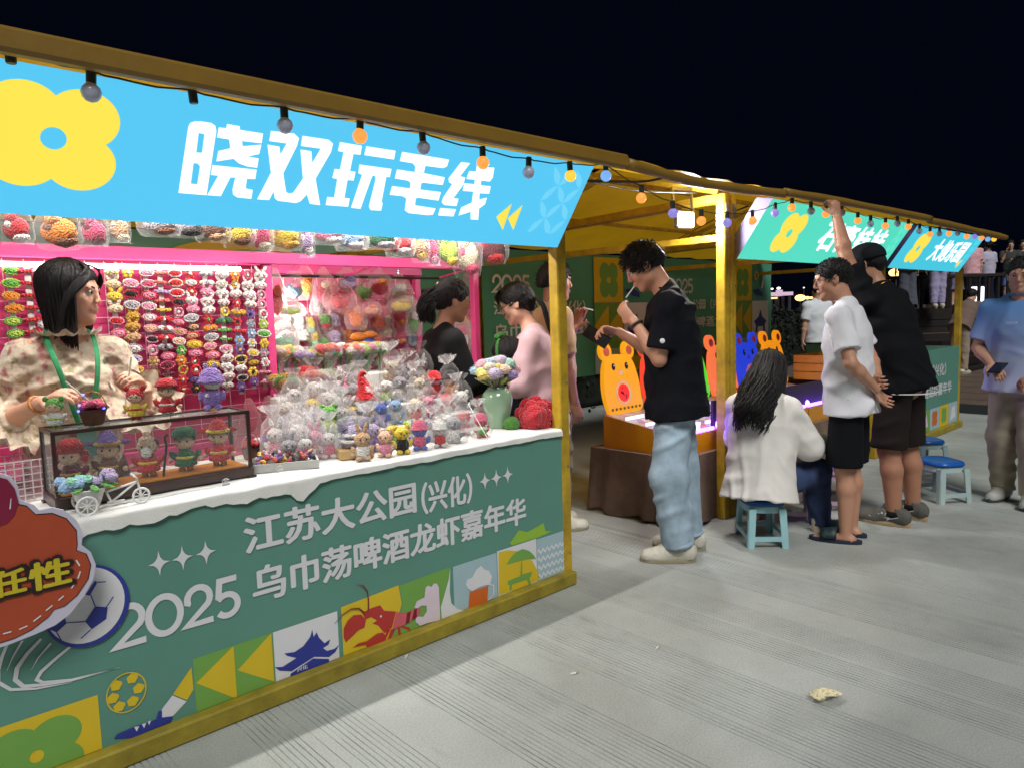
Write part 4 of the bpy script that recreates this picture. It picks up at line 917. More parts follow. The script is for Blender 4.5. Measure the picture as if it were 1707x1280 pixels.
# ---- woman on the stool, seen from behind
def falling_locks(J, n, seed, az, length, wave=.0, r=.009, out=.03, body_r=.135, back=.0, curl=0., jit=.3):
    """locks from the crown over the skull and down; az: range of azimuth measured from the face"""
    rd = random.Random(seed); k = J['s']*J.get('hk', 1.); L = []
    for i in range(n):
        ph = rd.uniform(*az)*rd.choice((-1, 1)); ln = length*rd.uniform(.75, 1.05); st = rd.uniform(.0, .45); ho = rd.uniform(.006, out)
        P = []
        for th in (st, st+(1.57-st)*.4, st+(1.57-st)*.75, 1.62):
            rr = A3(.074+ho, .094+ho, .080+ho); d = A3(math.sin(th)*math.sin(ph)*rr[0], math.sin(th)*math.cos(ph)*rr[1]-.016, math.cos(th)*rr[2]+.034); P.append(hp(J, *d))
        q = P[-1].copy(); m = 5; hz = unit(A3(*(q-J['head'])[:2], 0)); wv = rd.uniform(0, 6); sd = np.cross(hz, A3(0, 0, 1))
        for j in range(1, m+1):
            u = j/m; o = q+A3(0, 0, -ln*u)+hz*(body_r*max(0, math.sin(min(1, u*1.3)*math.pi/2))-.05*u)*rd.uniform(.6, 1.0)+J['hf']*back*u
            o = o+(sd*math.sin(wv+u*9)+hz*math.cos(wv+u*9)*.6)*wave*u*rd.uniform(.7, 1.2); P.append(o)
        L.append((smooth_path(P, 18 if wave else 12), r*rd.uniform(.7, 1.25)*k))
    return L
def woman_stool():
    J = pose(1.62, pelvis=(0, 0, .375), lean=(-.06, .22), head=(.1, .45), neckf=.03, shw=.17,
             la=((-.35, .55, -1), (.35, 1, .05)), ra=((.35, .40, -1), (-.15, 1, -.05)),
             lleg=((-.35, 1, .12), (-.05, .12, -1), (-.2, 1, 0)), rleg=((.30, 1, .10), (.02, .10, -1), (.2, 1, 0)))
    t = person((4.00, 2.13, 0), look(.72, .7), 'woman with long wavy black hair and white jacket sitting on a low stool', J, (214, 164, 136), fem=True)
    obj('jacket', top(J, fore=.92, hem=-.13, loose=1.40, bulk=1.0, puff=.012, hips=1.12, seed=21, amp=.010, lam=.11), cloth((232, 226, 222), 'white_jacket'), t)
    obj('jeans', legs(J, 1.88, 1.12, 1.08, seed=22, amp=.007), mat('dark_denim', srgb(52, 68, 108), .9, var=.2, vscale=9, bump=.2, bscale=420), t)
    h = hair_cap(J, t, 23, grow=.022, nape=-.09, fuzz=.004)
    strands('long_locks', falling_locks(J, 620, 24, (.85, 3.14), .50, wave=.030, r=.0055, out=.032, body_r=.06, back=-.30), M_hair, h)
    face_bits(J, t, None)
    mh = mat('cream_leather', srgb(216, 196, 178), .4, var=.06)
    for k in 'LR':
        s_ = J['s']; a = J['an'+k]; tt = unit(A3(J['toe'+k][0], J['toe'+k][1], 0)); S = SDF(a-.26, a+.26, .005); g = A3(a[0], a[1], 0)
        S.cap(g-tt*.03+A3(0, 0, .075), g+tt*.09+A3(0, 0, .03), .030, .030, .02); S.cap(g+tt*.07+A3(0, 0, .026), g+tt*.15+A3(0, 0, .018), .034, .018, .02, axis=(0, 0, 1), sq=.6); S.cap(g-tt*.045+A3(0, 0, .09), g-tt*.045+A3(0, 0, .06), .030, .030, .02)
        V, F = S.nets(); so = obj('shoe', mesh_np(V, F), mh, t); obj('heel', MB().tube([g-tt*.045+A3(0, 0, .055), g-tt*.045+A3(0, 0, .002)], [.030, .024], 10), mh, so)
woman_stool()
# ---- man in white tee, hands behind his back
def man_white_tee():
    J = pose(1.67, lean=(0, .06), head=(.35, .22), neckf=.03, stance=.10, shw=.18, la=((-.22, -.30, -1), (.62, -.42, -.62), (.7, -.2, -.6), (0, -1, 0), .5), ra=((.30, -.35, -1), (-.80, -.30, -.35), (-.9, -.1, -.3), (0, -1, .1), .8))
    t = person((4.36, 1.75, 0), look(-.80, .60), 'man in white tee and black shorts standing with his hands behind his back', J, (196, 144, 118), bulk=.98)
    obj('tee', top(J, .72, -.12, 1.16, bulk=1.0, seed=31, amp=.012, hips=1.05), cloth((226, 224, 232), 'white_cotton'), t)
    collar(J, t, MATS['white_cotton'])
    obj('shorts', legs(J, .96, 1.16, .98, seed=32, amp=.008, flare=.012), cloth((12, 13, 19), 'black_cotton'), t)
    ms, mk = mat('slipper_navy', srgb(34, 44, 66), .6, var=.1), mat('slipper_strap', srgb(30, 52, 58), .5, var=.5, vscale=60, bump=.4, bscale=90)
    for k in 'LR': shoe(J, k, t, mk, ms, 'slipper')
    hair_cap(J, t, 33, grow=.008, nape=-.03, fuzz=.0006, tufts=900, tl=.007); face_bits(J, t, None, glasses='dark')
man_white_tee()
# ---- tall man in black cap holding the roof edge
def man_cap():
    J = pose(1.80, lean=(-.05, .26), head=(.25, .25), neckf=.02, shw=.19, la=((-.16, .42, 1), (-.02, .22, 1), (.1, .25, 1), (.5, .9, 0), 1.15), ra=((.30, -.15, -1), (.10, .22, -1), (0, .15, -1), (-1, .2, 0), .9),
             lleg=((-.05, .06, -1), (0, -.10, -1), (-.15, 1, 0)), rleg=((.10, .02, -1), (.02, -.10, -1), (.2, 1, 0)))
    t = person((4.93, 1.66, 0), look(-.62, .78), 'tall man in black cap and black tee with one arm raised to the roof edge', J, (178, 126, 100), bulk=1.22)
    obj('tee', top(J, .78, -.10, 1.20, bulk=1.06, seed=41, amp=.012, hips=1.0), cloth((9, 10, 15), 'black_tee', var=.15), t)
    collar(J, t, MATS['black_tee'])
    obj('shorts', legs(J, .97, 1.10, 1.04, seed=42, amp=.010, flare=.006), cloth((34, 27, 26), 'brown_black_shorts'), t)
    up = unit(J['neck']-J['pelvis']); c = J['pelvis']-up*.101*J['s']; hr_ = .1624*J['s']*1.2*1.06*.985
    mb = MB(); mb.tube([c+A3(hr_*math.cos(a), hr_*.80*math.sin(a), 0) for a in np.linspace(0, 2*math.pi, 30)], .004, 5, False); obj('white_hem', mb, M_wht, t)
    mg = mat('grey_suede', srgb(92, 90, 86), .85, var=.15, vscale=20)
    for k in 'LR':
        s_ = shoe(J, k, t, mg, mat('gum_sole', srgb(176, 150, 116), .6), 'sneaker', M_wht); tt = unit(A3(*J['toe'+k][:2], 0)); rt = A3(tt[1], -tt[0], 0); g = A3(*J['an'+k][:2], max(0, J['an'+k][2]-.083))
        for sg in (-1, 1):
            for i in range(3): p = g+tt*(.015+.026*i)+rt*sg*.0455+A3(0, 0, .062); obj('stripe', MB().bar(p+A3(0, 0, .022)-tt*.012, p-A3(0, 0, .022)+tt*.012, .006, .012), M_wht, s_)
        ring(J['an'+k]+A3(0, 0, .02), A3(0, 0, 1), .040, .022, cloth((20, 20, 22), 'black_sock'), t, 'sock')
    # cap with crown, button and peak
    mc = cloth((22, 23, 28), 'cap_cotton'); R = hrot(J); k = J['s']; S = SDF(J['head']-.2, J['head']+.2, .006)
    S.ell(hp(J, 0, -.016, .040), np.array([.094, .114, .092])*k, R, 0); S.cut(hp(J, 0, 0, .022), -J['hu']); V, F = S.nets(); cp_ = obj('cap', mesh_np(V, F), mc, t)
    pk = []; n = 9
    for i in range(n+1):
        a = math.pi*(i/n); pk.append((hp(J, .082*math.cos(a), .07+.030*math.sin(a), .030), hp(J, .080*math.cos(a), .085+.085*math.sin(a), .020-.012*abs(math.cos(a)))))
    v = [p for q in pk for p in q]; md = obj('peak', MB().add(v, [(2*i, 2*i+1, 2*i+3, 2*i+2) for i in range(n)]).mesh('peak', True), mc, cp_); md.modifiers.new('t', 'SOLIDIFY').thickness = .004
    hair_cap(J, t, 43, grow=.005, nape=-.04, fuzz=.002); face_bits(J, t, None)
    d = unit(J['wrR']-J['elR']); ring(J['wrR']-d*.02, d, .036, .012, M_blk, t, 'watch'); nk = J['neck']+unit(J['neck']-J['pelvis'])*.01
    ring(nk, J['head']-nk, .082, .003, mat('gold_chain', srgb(210, 160, 70), .25, metal=1, var=0), t, 'necklace')
    phone(t, J['wrR']+J['hdR']*.10+A3(.045, .01, -.01), (math.radians(12), math.radians(8), t.rotation_euler.z+1.4), 'dark mobile phone hanging in the hand of the man in the cap')
man_cap()
# ---- man in blue tee coming in at the right edge
def man_blue():
    J = pose(1.68, lean=(0, .04), head=(.15, .12), shw=.185, la=((-.25, .05, -1), (.35, .55, -.5), (.5, .5, -.5), (0, -.4, -1), .6), ra=((.25, .05, -1), (-.5, .6, -.35), (-.6, .5, -.4), (0, -.4, -1), .6), lleg=((-.06, .10, -1), (0, -.06, -1), (-.1, 1, 0)), rleg=((.06, -.05, -1), (0, -.15, -1), (.1, 1, 0)))
    t = person((5.90, 1.235, 0), look(-.80, -.62), 'man in blue tee and khaki trousers at the right edge', J, (190, 140, 118), bulk=1.1)
    gm = bpy.data.materials.new('dip_dyed_cotton'); gm.use_nodes = True; n = gm.node_tree; b = n.nodes['Principled BSDF']; b.inputs['Roughness'].default_value = .9
    tc = n.nodes.new('ShaderNodeTexCoord'); sp = n.nodes.new('ShaderNodeSeparateXYZ'); n.links.new(tc.outputs['Object'], sp.inputs[0])
    rp = n.nodes.new('ShaderNodeValToRGB'); mr = n.nodes.new('ShaderNodeMapRange'); mr.inputs['From Min'].default_value = .78; mr.inputs['From Max'].default_value = 1.35; n.links.new(sp.outputs['Z'], mr.inputs[0]); n.links.new(mr.outputs[0], rp.inputs[0])
    rp.color_ramp.elements[0].color = (*srgb(196, 200, 232), 1); rp.color_ramp.elements[1].color = (*srgb(92, 134, 196), 1); n.links.new(rp.outputs[0], b.inputs['Base Color'])
    obj('tee', top(J, .78, -.10, 1.2, bulk=1.12, seed=51, amp=.010, hips=1.04), gm, t)
    collar(J, t, gm)
    obj('trousers', legs(J, 1.95, 1.22, 1.06, seed=52, amp=.012), cloth((172, 160, 140), 'khaki_cotton'), t)
    for k in 'LR': shoe(J, k, t, mat('grey_mesh', srgb(176, 174, 168), .8), mat('dark_sole', srgb(70, 70, 72), .8), 'sneaker', M_wht)
    hair_cap(J, t, 53, grow=.010, nape=-.03, fuzz=.003, tufts=200, tl=.02); face_bits(J, t, None)
    c = J['chest']+A3(0, .118*1.15, .03); o = MB(); text_mesh('COUR', c[0]-.035, c[0]+.035, 0, .016, lambda p: (2*c[0]-p[0], c[1]+.028, c[2]+p[1]), .01, o); obj('chest_lettering', o, M_wht, t)
    phone(t, J['wrR']+J['hdR']*.10+A3(0, .02, .03), (math.radians(70), 0, t.rotation_euler.z), 'mobile phone in the hands of the man in blue')
man_blue()
# ---- vendor knitting behind the counter
def vendor():
    J = pose(1.64, lean=(0, .05), head=(.92, .10), shw=.148, la=((-.30, .12, -1), (.12, .85, .50), (.5, .6, .5), (.3, -.3, -.8), .7), ra=((.42, .10, -1), (-.50, .80, .38), (-.5, .7, .35), (-.2, -.2, -.9), .7))
    t = person((.63, 3.12, 0), look(.68, -.74), 'stall keeper with black bob and beige ruffled blouse, knitting behind the counter', J, (224, 172, 146), fem=True, h=.006)
    fm = bpy.data.materials.new('floral_organza'); fm.use_nodes = True; n = fm.node_tree; b = n.nodes['Principled BSDF']; b.inputs['Roughness'].default_value = .9; b.inputs['Sheen Weight'].default_value = .4
    tc = n.nodes.new('ShaderNodeTexCoord'); nz = n.nodes.new('ShaderNodeTexNoise'); nz.inputs['Scale'].default_value = 26; nz.inputs['Detail'].default_value = 8; n.links.new(tc.outputs['Object'], nz.inputs[0])
    rp = n.nodes.new('ShaderNodeValToRGB'); cr = rp.color_ramp; cr.elements[0].position = .34; cr.elements[0].color = (*srgb(178, 112, 112), 1); cr.elements[1].position = .45; cr.elements[1].color = (*srgb(224, 208, 186), 1)
    for p_, c_ in ((.58, (232, 218, 198)), (.63, (200, 176, 132)), (.70, (126, 146, 142))): e = cr.elements.new(p_); e.color = (*srgb(*c_), 1)
    n.links.new(nz.outputs[0], rp.inputs[0]); n.links.new(rp.outputs[0], b.inputs['Base Color'])
    vo = n.nodes.new('ShaderNodeTexVoronoi'); vo.inputs['Scale'].default_value = 55; n.links.new(tc.outputs['Object'], vo.inputs['Vector']); bp = n.nodes.new('ShaderNodeBump'); bp.inputs['Strength'].default_value = .35; bp.inputs['Distance'].default_value = .006; n.links.new(vo.outputs['Distance'], bp.inputs['Height']); n.links.new(bp.outputs[0], b.inputs['Normal'])
    bl = obj('blouse', top(J, fore=.45, hem=-.10, loose=1.06, fem=True, puff=.012, seed=61, amp=.008, lam=.045), fm, t)
    # ruffles at neck and cuffs
    def ruffle(c, d, R, wd, n_=60, seed=0):
        q = Vector(d).to_track_quat('Z', 'Y').to_matrix(); v = []
        for i in range(n_):
            a = 2*math.pi*i/n_
            for j, (rr, zz) in enumerate(((R*.8, 0), (R+.6*wd, wd*.2), (R+wd, wd*.6))): k = 1+(.055*j)*math.sin(a*11+seed)+.02*j*math.sin(a*19); v.append(Vector(c)+q@Vector((rr*k*math.cos(a), rr*k*math.sin(a), zz+.005*j*math.sin(a*13+seed))))
        return MB().add(v, [(i*3+j, ((i+1) % n_)*3+j, ((i+1) % n_)*3+j+1, i*3+j+1) for i in range(n_) for j in (0, 1)])
    up = unit(J['neck']-J['pelvis']); obj('neck_frill', ruffle(J['neck']-up*.012, up, .075, .035).mesh('f', True), fm, bl)
    for k in 'LR': d = unit(J['wr'+k]-J['el'+k]); p = J['el'+k]+(J['wr'+k]-J['el'+k])*.45; obj('cuff_frill', ruffle(p-d*.01, d, .07, .06, seed=ord(k)).mesh('f', True), fm, bl)
    obj('skirt', legs(J, 1.5, 1.2, 1.05, seed=62), cloth((60, 56, 64), 'dark_skirt'), t)
    h = hair_cap(J, t, 63, grow=.013, nape=-.10, fuzz=.003)
    strands('bob_locks', falling_locks(J, 760, 64, (1.0, 3.14), .235, r=.0052, out=.020, body_r=.004), M_hair, h)
    rd = random.Random(5); L = []
    for i in range(120):      # swept fringe
        sg = rd.choice((-1, 1)); u = rd.uniform(0, 1); P = [hp(J, sg*.01, .02, .118), hp(J, sg*(.03+.02*u), .075, .098), hp(J, sg*(.062+.012*u), .085-.03*u, .050), hp(J, sg*(.080+.006*u), .05-.03*u, .0), hp(J, sg*(.084), .02-.025*u, -.06-.05*u), hp(J, sg*.082, .01-.03*u, -.15-.03*u)]; L.append((smooth_path(P, 10), .005))
    strands('fringe', L, M_hair, h); face_bits(J, t, None)
    # lanyard, bracelet, needles and work
    mg = cloth((40, 140, 90), 'green_ribbon'); fw = J['fw']
    for sg in (-1, 1):
        P = [J['neck']+A3(sg*.055, -.02, .02), J['neck']+A3(sg*.075, .05, -.02), J['chest']+A3(sg*.06, .155, .06), J['chest']+A3(sg*.015, .19, -.15)]; obj('lanyard', MB().tube(smooth_path(P, 14), .009, 6, True, .25), mg, t)
    c = J['chest']+A3(0, .195, -.20); obj('name_card', MB().box(c, (.06, .004, .09)), mat('card_teal', srgb(120, 190, 176), .4), t)
    d = unit(J['wrR']-J['elR']); ring(J['wrR']-d*.02, d, .030, .006, mat('gold_beads', srgb(214, 150, 96), .3, bump=.6, bscale=160, kind='voronoi'), t, 'bracelet')
    a, b_ = J['wrR']+J['hdR']*.11, J['wrL']+J['hdL']*.11; mn = mat('needle_white', (.75, .74, .72), .3)
    w_ = empty('knitting_work', to_world(t, (a+b_)/2), 'pair of white knitting needles in the hands of the stall keeper', 'knitting'); w_.rotation_euler = t.rotation_euler
    c = (a+b_)/2; obj('needle', MB().cone(a-c+A3(0, 0, .03), (b_-c)*.1+A3(0, .02, -.12), .0028, .002, 8), mn, w_); obj('needle', MB().cone(b_-c+A3(0, 0, .06), (b_-c)*.6+A3(0, .02, -.12), .0028, .002, 8), mn, w_)
vendor()
# ---- woman in black jacket behind the goods, hair tied high
def woman_jacket():
    J = pose(1.60, lean=(0, .05), head=(-.1, .22), neckf=.02, shw=.165, la=((-.15, .25, -1), (.1, 1, .1)), ra=((.12, .3, -1), (-.1, 1, .15), (0, 1, .3), (-1, 0, -.2), .5))
    t = person((2.44, 3.20, 0), look(.95, .45), 'woman in black jacket with curly ponytail standing behind the goods', J, (206, 158, 132), fem=True)
    obj('jacket', top(J, fore=.9, hem=-.12, loose=1.24, fem=True, seed=71, amp=.010), cloth((20, 20, 23), 'black_jacket'), t); obj('trousers', legs(J, 1.9, 1.1, seed=72), cloth((30, 30, 34), 'dark_trousers'), t)
    h = hair_cap(J, t, 73, grow=.016, nape=-.05, fuzz=.003); rd = random.Random(9); L = []
    for i in range(220):
        o = A3(*[rd.uniform(-1, 1)*.02 for _ in range(3)]); wv = rd.uniform(0, 6); P = [hp(J, 0, -.10, .055)+o*.5]
        for j in range(1, 7): u = j/6; P.append(hp(J, o[0]*(1+2*u)+.018*math.sin(wv+u*11), -.115-.035*math.sin(u*2.6)+o[1]*2+.014*math.cos(wv+u*11), .065-.21*u*rd.uniform(.85, 1.1)))
        L.append((smooth_path(P, 16), .0048))
    strands('ponytail', L, M_hair, h); ring(hp(J, 0, -.108, .055), J['hf'], .024, .008, mat('hair_tie', (.5, .45, .48), .4), t, 'hair_tie'); face_bits(J, t, None)
    obj('hair_clip', MB().ball(hp(J, -.06, -.045, .085), (.008, .02, .012), 10, 6, Matrix(hrot(J))), mat('pearl_clip', (.7, .66, .6), .3), t)
woman_jacket()
# ---- customer in pink with glasses, child in front of her
def woman_pink():
    J = pose(1.58, lean=(0, .10), head=(0, .38), neckf=.03, shw=.165, la=((-.10, .25, -1), (.1, .8, -.5)), ra=((.1, .3, -1), (-.1, 1, -.2)))
    t = person((2.96, 2.93, 0), look(-1, .1), 'customer in pale pink jacket and glasses looking down at the counter', J, (220, 170, 146), fem=True)
    obj('jacket', top(J, fore=.95, hem=-.16, loose=1.26, fem=True, seed=81, amp=.016), cloth((226, 186, 196), 'pale_pink_cotton'), t); obj('trousers', legs(J, 1.9, 1.15, seed=82), cloth((28, 28, 32), 'black_trousers'), t)
    c = J['chest']+A3(-.12, .10, .0); obj('jacket_letter', text_mesh('m', 0, .03, 0, .022, lambda p: (c[0]-.012, c[1]-p[0]+.02, c[2]+p[1]), .02), M_blk, t)
    P = [J['shR']+A3(-.02, .05, .06), J['chest']+A3(-.02, .15, .02), J['waist']+A3(-.15, .09, -.04), J['pelvis']+A3(-.19, 0, 0)]; obj('bag_strap', MB().tube(smooth_path(P, 12), .010, 6, True, .3), cloth((24, 22, 24), 'black_strap'), t)
    h = hair_cap(J, t, 83, grow=.016, nape=-.06, fuzz=.003); rd = random.Random(3); L = []
    for i in range(90):
        o = rd.uniform(-1, 1); P = [hp(J, .02*o, -.095, .0), hp(J, .03*o, -.135-.02*rd.random(), -.03), hp(J, .035*o, -.135-.03*rd.random(), -.12), hp(J, .03*o, -.12, -.22-.05*rd.random())]; L.append((smooth_path(P, 10), .008))
    strands('ponytail', L, M_hair, h); L = []
    for i in range(30): u = rd.random(); L.append((smooth_path([hp(J, rd.uniform(-.05, .05), .06, .112), hp(J, rd.uniform(-.06, .06), .095, .085), hp(J, rd.uniform(-.06, .06), .098, .045-.01*u)], 6), .006))
    strands('fringe', L, M_hair, h); face_bits(J, t, None, glasses='thin')
woman_pink()
def child():
    J = pose(1.22, lean=(0, .05), head=(0, .15), shw=.16); J['hk'] = 1.22; J['head'] = J['head']+J['hu']*.02
    t = person((2.80, 2.98, 0), look(-.9, .5), 'child with black hair and green headband in front of the woman in pink', J, (224, 176, 150), fem=True, h=.008)
    obj('dress', top(J, .6, -.2, 1.25, seed=91), cloth((34, 34, 40), 'dark_dress'), t); obj('leggings', legs(J, 1.9, 1.05, seed=92), cloth((40, 40, 48), 'dark_leggings'), t)
    h = hair_cap(J, t, 93, grow=.020, nape=-.10); strands('locks', falling_locks(J, 140, 94, (.9, 3.14), .12, r=.009, out=.028, body_r=.01), M_hair, h); face_bits(J, t, None)
    my = yarn((60, 150, 60)); o = obj('headband', MB().tube([hp(J, .098*math.cos(a), .01, .04+.098*math.sin(a)) for a in np.linspace(-.3, math.pi+.3, 20)], .009, 7).mesh('hb', True), my, t)
    obj('bow', MB().ball(hp(J, -.03, .02, .145), (.04, .02, .022), 10, 6).ball(hp(J, .03, .02, .15), (.03, .02, .025), 10, 6).mesh('bow', True), my, t)
child()
def man_cig():
    J = pose(1.72, lean=(0, .04), head=(.0, .05), shw=.18, la=((-.12, .25, -1), (.15, .55, .75), (.1, .35, .9), (.8, -.3, 0), .6), ra=((.12, .05, -1), (-.1, .25, -1)))
    t = person((3.36, 3.24, 0), look(.95, .25), 'man half hidden by the yellow post, holding up a cigarette', J, (176, 126, 100))
    obj('tee', top(J, .8, -.12, 1.22, bulk=1.03, seed=101), cloth((214, 178, 140), 'peach_cotton'), t); obj('trousers', legs(J, 1.92, 1.3, seed=102, amp=.012), cloth((112, 98, 82), 'olive_khaki'), t)
    for k in 'LR': shoe(J, k, t, M_lea, M_sole, 'sneaker', None)
    hair_cap(J, t, 103, grow=.014, nape=-.02, tufts=260, tl=.03); face_bits(J, t, None)
    a = J['wrL']+J['hdL']*.15; obj('cigarette', MB().cone(a, a+A3(.01, .07, -.02), .0042, .0042, 8), mat('cigarette_paper', (.82, .8, .76), .8), t)
man_cig()
# ================================================================ goods of the crochet stall
CACHE = {}
def cp_(name, key, fn, m, parent, smooth=True, loc=None, rot=None, sc_=None):
    k = (key, m.name)
    if k not in CACHE: mb = MB(); fn(mb); CACHE[k] = mb.mesh(name, smooth); CACHE[k].materials.append(m)
    o = obj(name, CACHE[k], None, parent)
    if loc is not None: o.location = [float(q) for q in loc]
    if rot is not None: o.rotation_euler = rot
    if sc_ is not None: o.scale = sc_ if hasattr(sc_, '__len__') else (sc_,)*3
    return o
TULLE = clear('tulle_white', (.95, .94, .95), .16, .5); FILM = clear('clear_film', (.93, .93, .94), .04, .24); ORG = clear('white_organza', (.90, .88, .90), .13, .6); ORGP = clear('pink_organza', (.92, .62, .68), .15, .6)
M_white_cl = cloth((232, 230, 226), 'white_tablecloth', bump=.25, bs=260, var=.08) if 'cloth' in globals() else mat('white_tablecloth', srgb(232, 230, 226), .85, var=.08, bump=.25, bscale=260)
M_dot = mat('bead_black', (.01, .01, .012), .2, var=0)
CN = {'white': (232, 228, 224), 'cream': (228, 214, 184), 'grey': (168, 164, 170), 'lilac': (186, 166, 206), 'purple': (126, 92, 168), 'pink': (236, 150, 176), 'rose': (216, 84, 120), 'red': (204, 40, 48), 'maroon': (110, 26, 44), 'orange': (236, 138, 44), 'yellow': (240, 206, 70), 'gold': (206, 158, 60), 'green': (96, 168, 70), 'dark green': (40, 104, 66), 'lime': (176, 208, 80), 'blue': (72, 104, 200), 'pale blue': (150, 186, 222), 'brown': (122, 78, 54), 'tan': (206, 164, 124), 'black': (34, 32, 36), 'coral': (236, 118, 100), 'mint': (150, 214, 188), 'peach': (240, 190, 160)}
Y_ = lambda c: yarn(CN[c])

# ---- tablecloth over the counter with an uneven hem in front
def tablecloth():
    nx = 110; rows = [(3.16, .8165), (2.9, .8165), (2.60, .8165), (2.505, .818), (2.493, .812)]; v = []; nr = 9; rd = random.Random(4)
    hem = [0]*(nx+1)
    for i in range(nx+1):
        x = .04+2.62*i/nx; t = x/2.66
        wv_ = 1. if x < 1.25 else .25; hem[i] = .770+wv_*(.008*math.sin(x*9)+.006*math.sin(x*23+1)+.004*math.sin(x*61)+.003*math.sin(x*160))-(.03*(1-abs(x-1.23)/.05) if abs(x-1.23) < .05 else 0)+(.018 if x > 1.3 else .0)
    for i in range(nx+1):
        x = .04+2.62*i/nx
        for (y, z) in rows: v.append((x, y, z+.0015*math.sin(x*31+y*17)))
        for j in range(1, nr-4+1):
            u = j/(nr-4); z = .812+(hem[i]-.812)*u; v.append((x, 2.493-.001-.006*u*(.5+.5*math.sin(x*34+math.sin(x*11)*2)), z))
    n = nr+1
    f = [(i*n+j, i*n+j+1, (i+1)*n+j+1, (i+1)*n+j) for i in range(nx) for j in range(n-1)]
    o = obj('tablecloth', MB().add(v, f).mesh('tablecloth', True), M_white_cl); tag(o, 'white cloth over the counter with lace hem hanging over the teal front', 'tablecloth')
tablecloth()
# ---- pink display rack with wire grid behind the stall keeper
YR = 3.62
def rack():
    t = empty('display_rack', (1.6, YR, 0), 'pink steel display rack with wire grid behind the counter', 'display rack')
    for x, y in ((.12, YR), (1.655, YR), (3.06, YR), (.12, 4.26), (1.655, 4.26), (3.06, 4.26)): obj('post', MB().box((x, y, .87), (.045, .045, 1.738), None, .004), M_pink, t, world=True)
    for y in (YR, 4.26): obj('top_beam', MB().box((1.6, y-.024, 1.725), (2.97, .03, .06), None, .004), M_pink, t, world=True)
    obj('mid_beam', MB().box((.89, YR-.02, .80), (1.5, .03, .05), None, .004), M_pink, t, world=True)
    obj('back_board', MB().box((.888, YR+.02, 1.25), (1.49, .012, .88)), mat('pink_board', srgb(206, 62, 118), .5, var=.06), t, world=True)
    obj('back_board', MB().box((2.36, 4.30, 1.22), (1.4, .012, .96)), mat('pink_board', (0, 0, 0)), t, world=True)
    mw = mat('white_wire', (.75, .70, .72), .4, var=0)
    for (x0, x1, y, z0, z1) in ((.15, 1.63, YR-.012, .84, 1.69), (1.69, 3.03, 4.27, .78, 1.69)):
        mb = MB(); x = x0
        while x < x1: mb.cone((x, y, z0), (x, y, z1), .0016, .0016, 5); x += .075
        z = z0
        while z < z1: mb.cone((x0, y-.003, z), (x1, y-.003, z), .0016, .0016, 5); z += .075
        tag(obj('wire_grid', mb, mw, t, world=True), kind='stuff')
    # LED tube clipped along the top of the grid
    for xa in (.18,):
        o = obj('tube_light', MB().cone((.18, YR-.05, 1.665), (1.5, YR-.05, 1.665), .011, .011, 10), glow('tube_light', (255, 236, 228), 9), t, world=True)
    obj('hanging_rail', MB().cone((1.68, 3.95, 1.66), (3.03, 3.95, 1.66), .008, .008, 8), mat('rail_black', (.02, .02, .022), .3), t, world=True)
    for x in (1.68, 2.3, 3.03): obj('rail_bracket', MB().bar((x, 3.94, 1.665), (x, 3.65, 1.70), .012, .012), M_pink, t, world=True)
rack()
# ---- hair clips on the grid
def clip(kind, c, c2, loc, label, sc_=1.):
    t = empty('hair_clip', loc, label, 'hair clip', 'crochet hair clips on the pink grid'); t.scale = (sc_,)*3
    m, m2 = Y_(c), Y_(c2)
    if kind == 'oval':
        cp_('pad', 'ov', lambda b: b.ball((0, 0, 0), (.031, .010, .0155), 14, 8), m, t); cp_('rim', 'ovr', lambda b: b.tube([(.029*math.cos(a), -.004, .0145*math.sin(a)) for a in np.linspace(0, 6.283, 17)], .0035, 5, False), m2, t)
        for s in (-1, 1): cp_('eye', 'dot', lambda b: b.ball((0, 0, 0), .0024, 6, 4), M_dot, t, loc=(s*.009, -.0105, .001))
    elif kind == 'ears':
        cp_('pad', 'ov2', lambda b: b.ball((0, 0, 0), (.030, .011, .017), 14, 8), m, t)
        for s in (-1, 1): cp_('ear', 'lear%d' % s, lambda b: b.ball((s*.015, .0, .024), (.0075, .005, .018), 8, 6, R3(0, s*.5, 0)), m, t)
        cp_('blush', 'bl', lambda b: b.ball((.014, -.009, -.004), (.005, .003, .004), 6, 4).ball((-.014, -.009, -.004), (.005, .003, .004), 6, 4), m2, t)
        for s in (-1, 1): cp_('eye', 'dot', lambda b: b.ball((0, 0, 0), .0024, 6, 4), M_dot, t, loc=(s*.009, -.0115, .001))
    elif kind == 'bow':
        for s in (-1, 1): cp_('loop', 'bl%d' % s, lambda b: b.ball((s*.018, 0, .001), (.018, .009, .013), 8, 6, R3(0, s*.25, 0)), m, t)
        cp_('knot', 'kn', lambda b: b.ball((0, -.004, 0), (.007, .007, .008), 8, 6), m2, t)
    elif kind == 'flower':
        for k in range(6): cp_('petal', 'pt%d' % k, lambda b: b.ball((.014*math.cos(k*1.047), 0, .014*math.sin(k*1.047)), (.0095, .006, .0095), 7, 5), m, t)
        cp_('centre', 'fc', lambda b: b.ball((0, -.005, 0), (.008, .006, .008), 8, 5), m2, t)
    elif kind == 'beads':
        for k in range(5): cp_('bead', 'bd%d' % k, lambda b: b.ball(((k-2)*.0115, 0, 0), .0082, 8, 6), m, t)
        cp_('backing', 'bk', lambda b: b.box((0, .007, 0), (.058, .002, .012)), m2, t, False)
    elif kind == 'ring':
        cp_('ring', 'rg', lambda b: b.torus((0, 0, 0), .018, .0055, 16, 6, R3(math.pi/2, 0, 0)), m, t); cp_('centre', 'rc', lambda b: b.ball((0, .002, 0), (.009, .006, .009), 8, 5), m2, t)
    return t
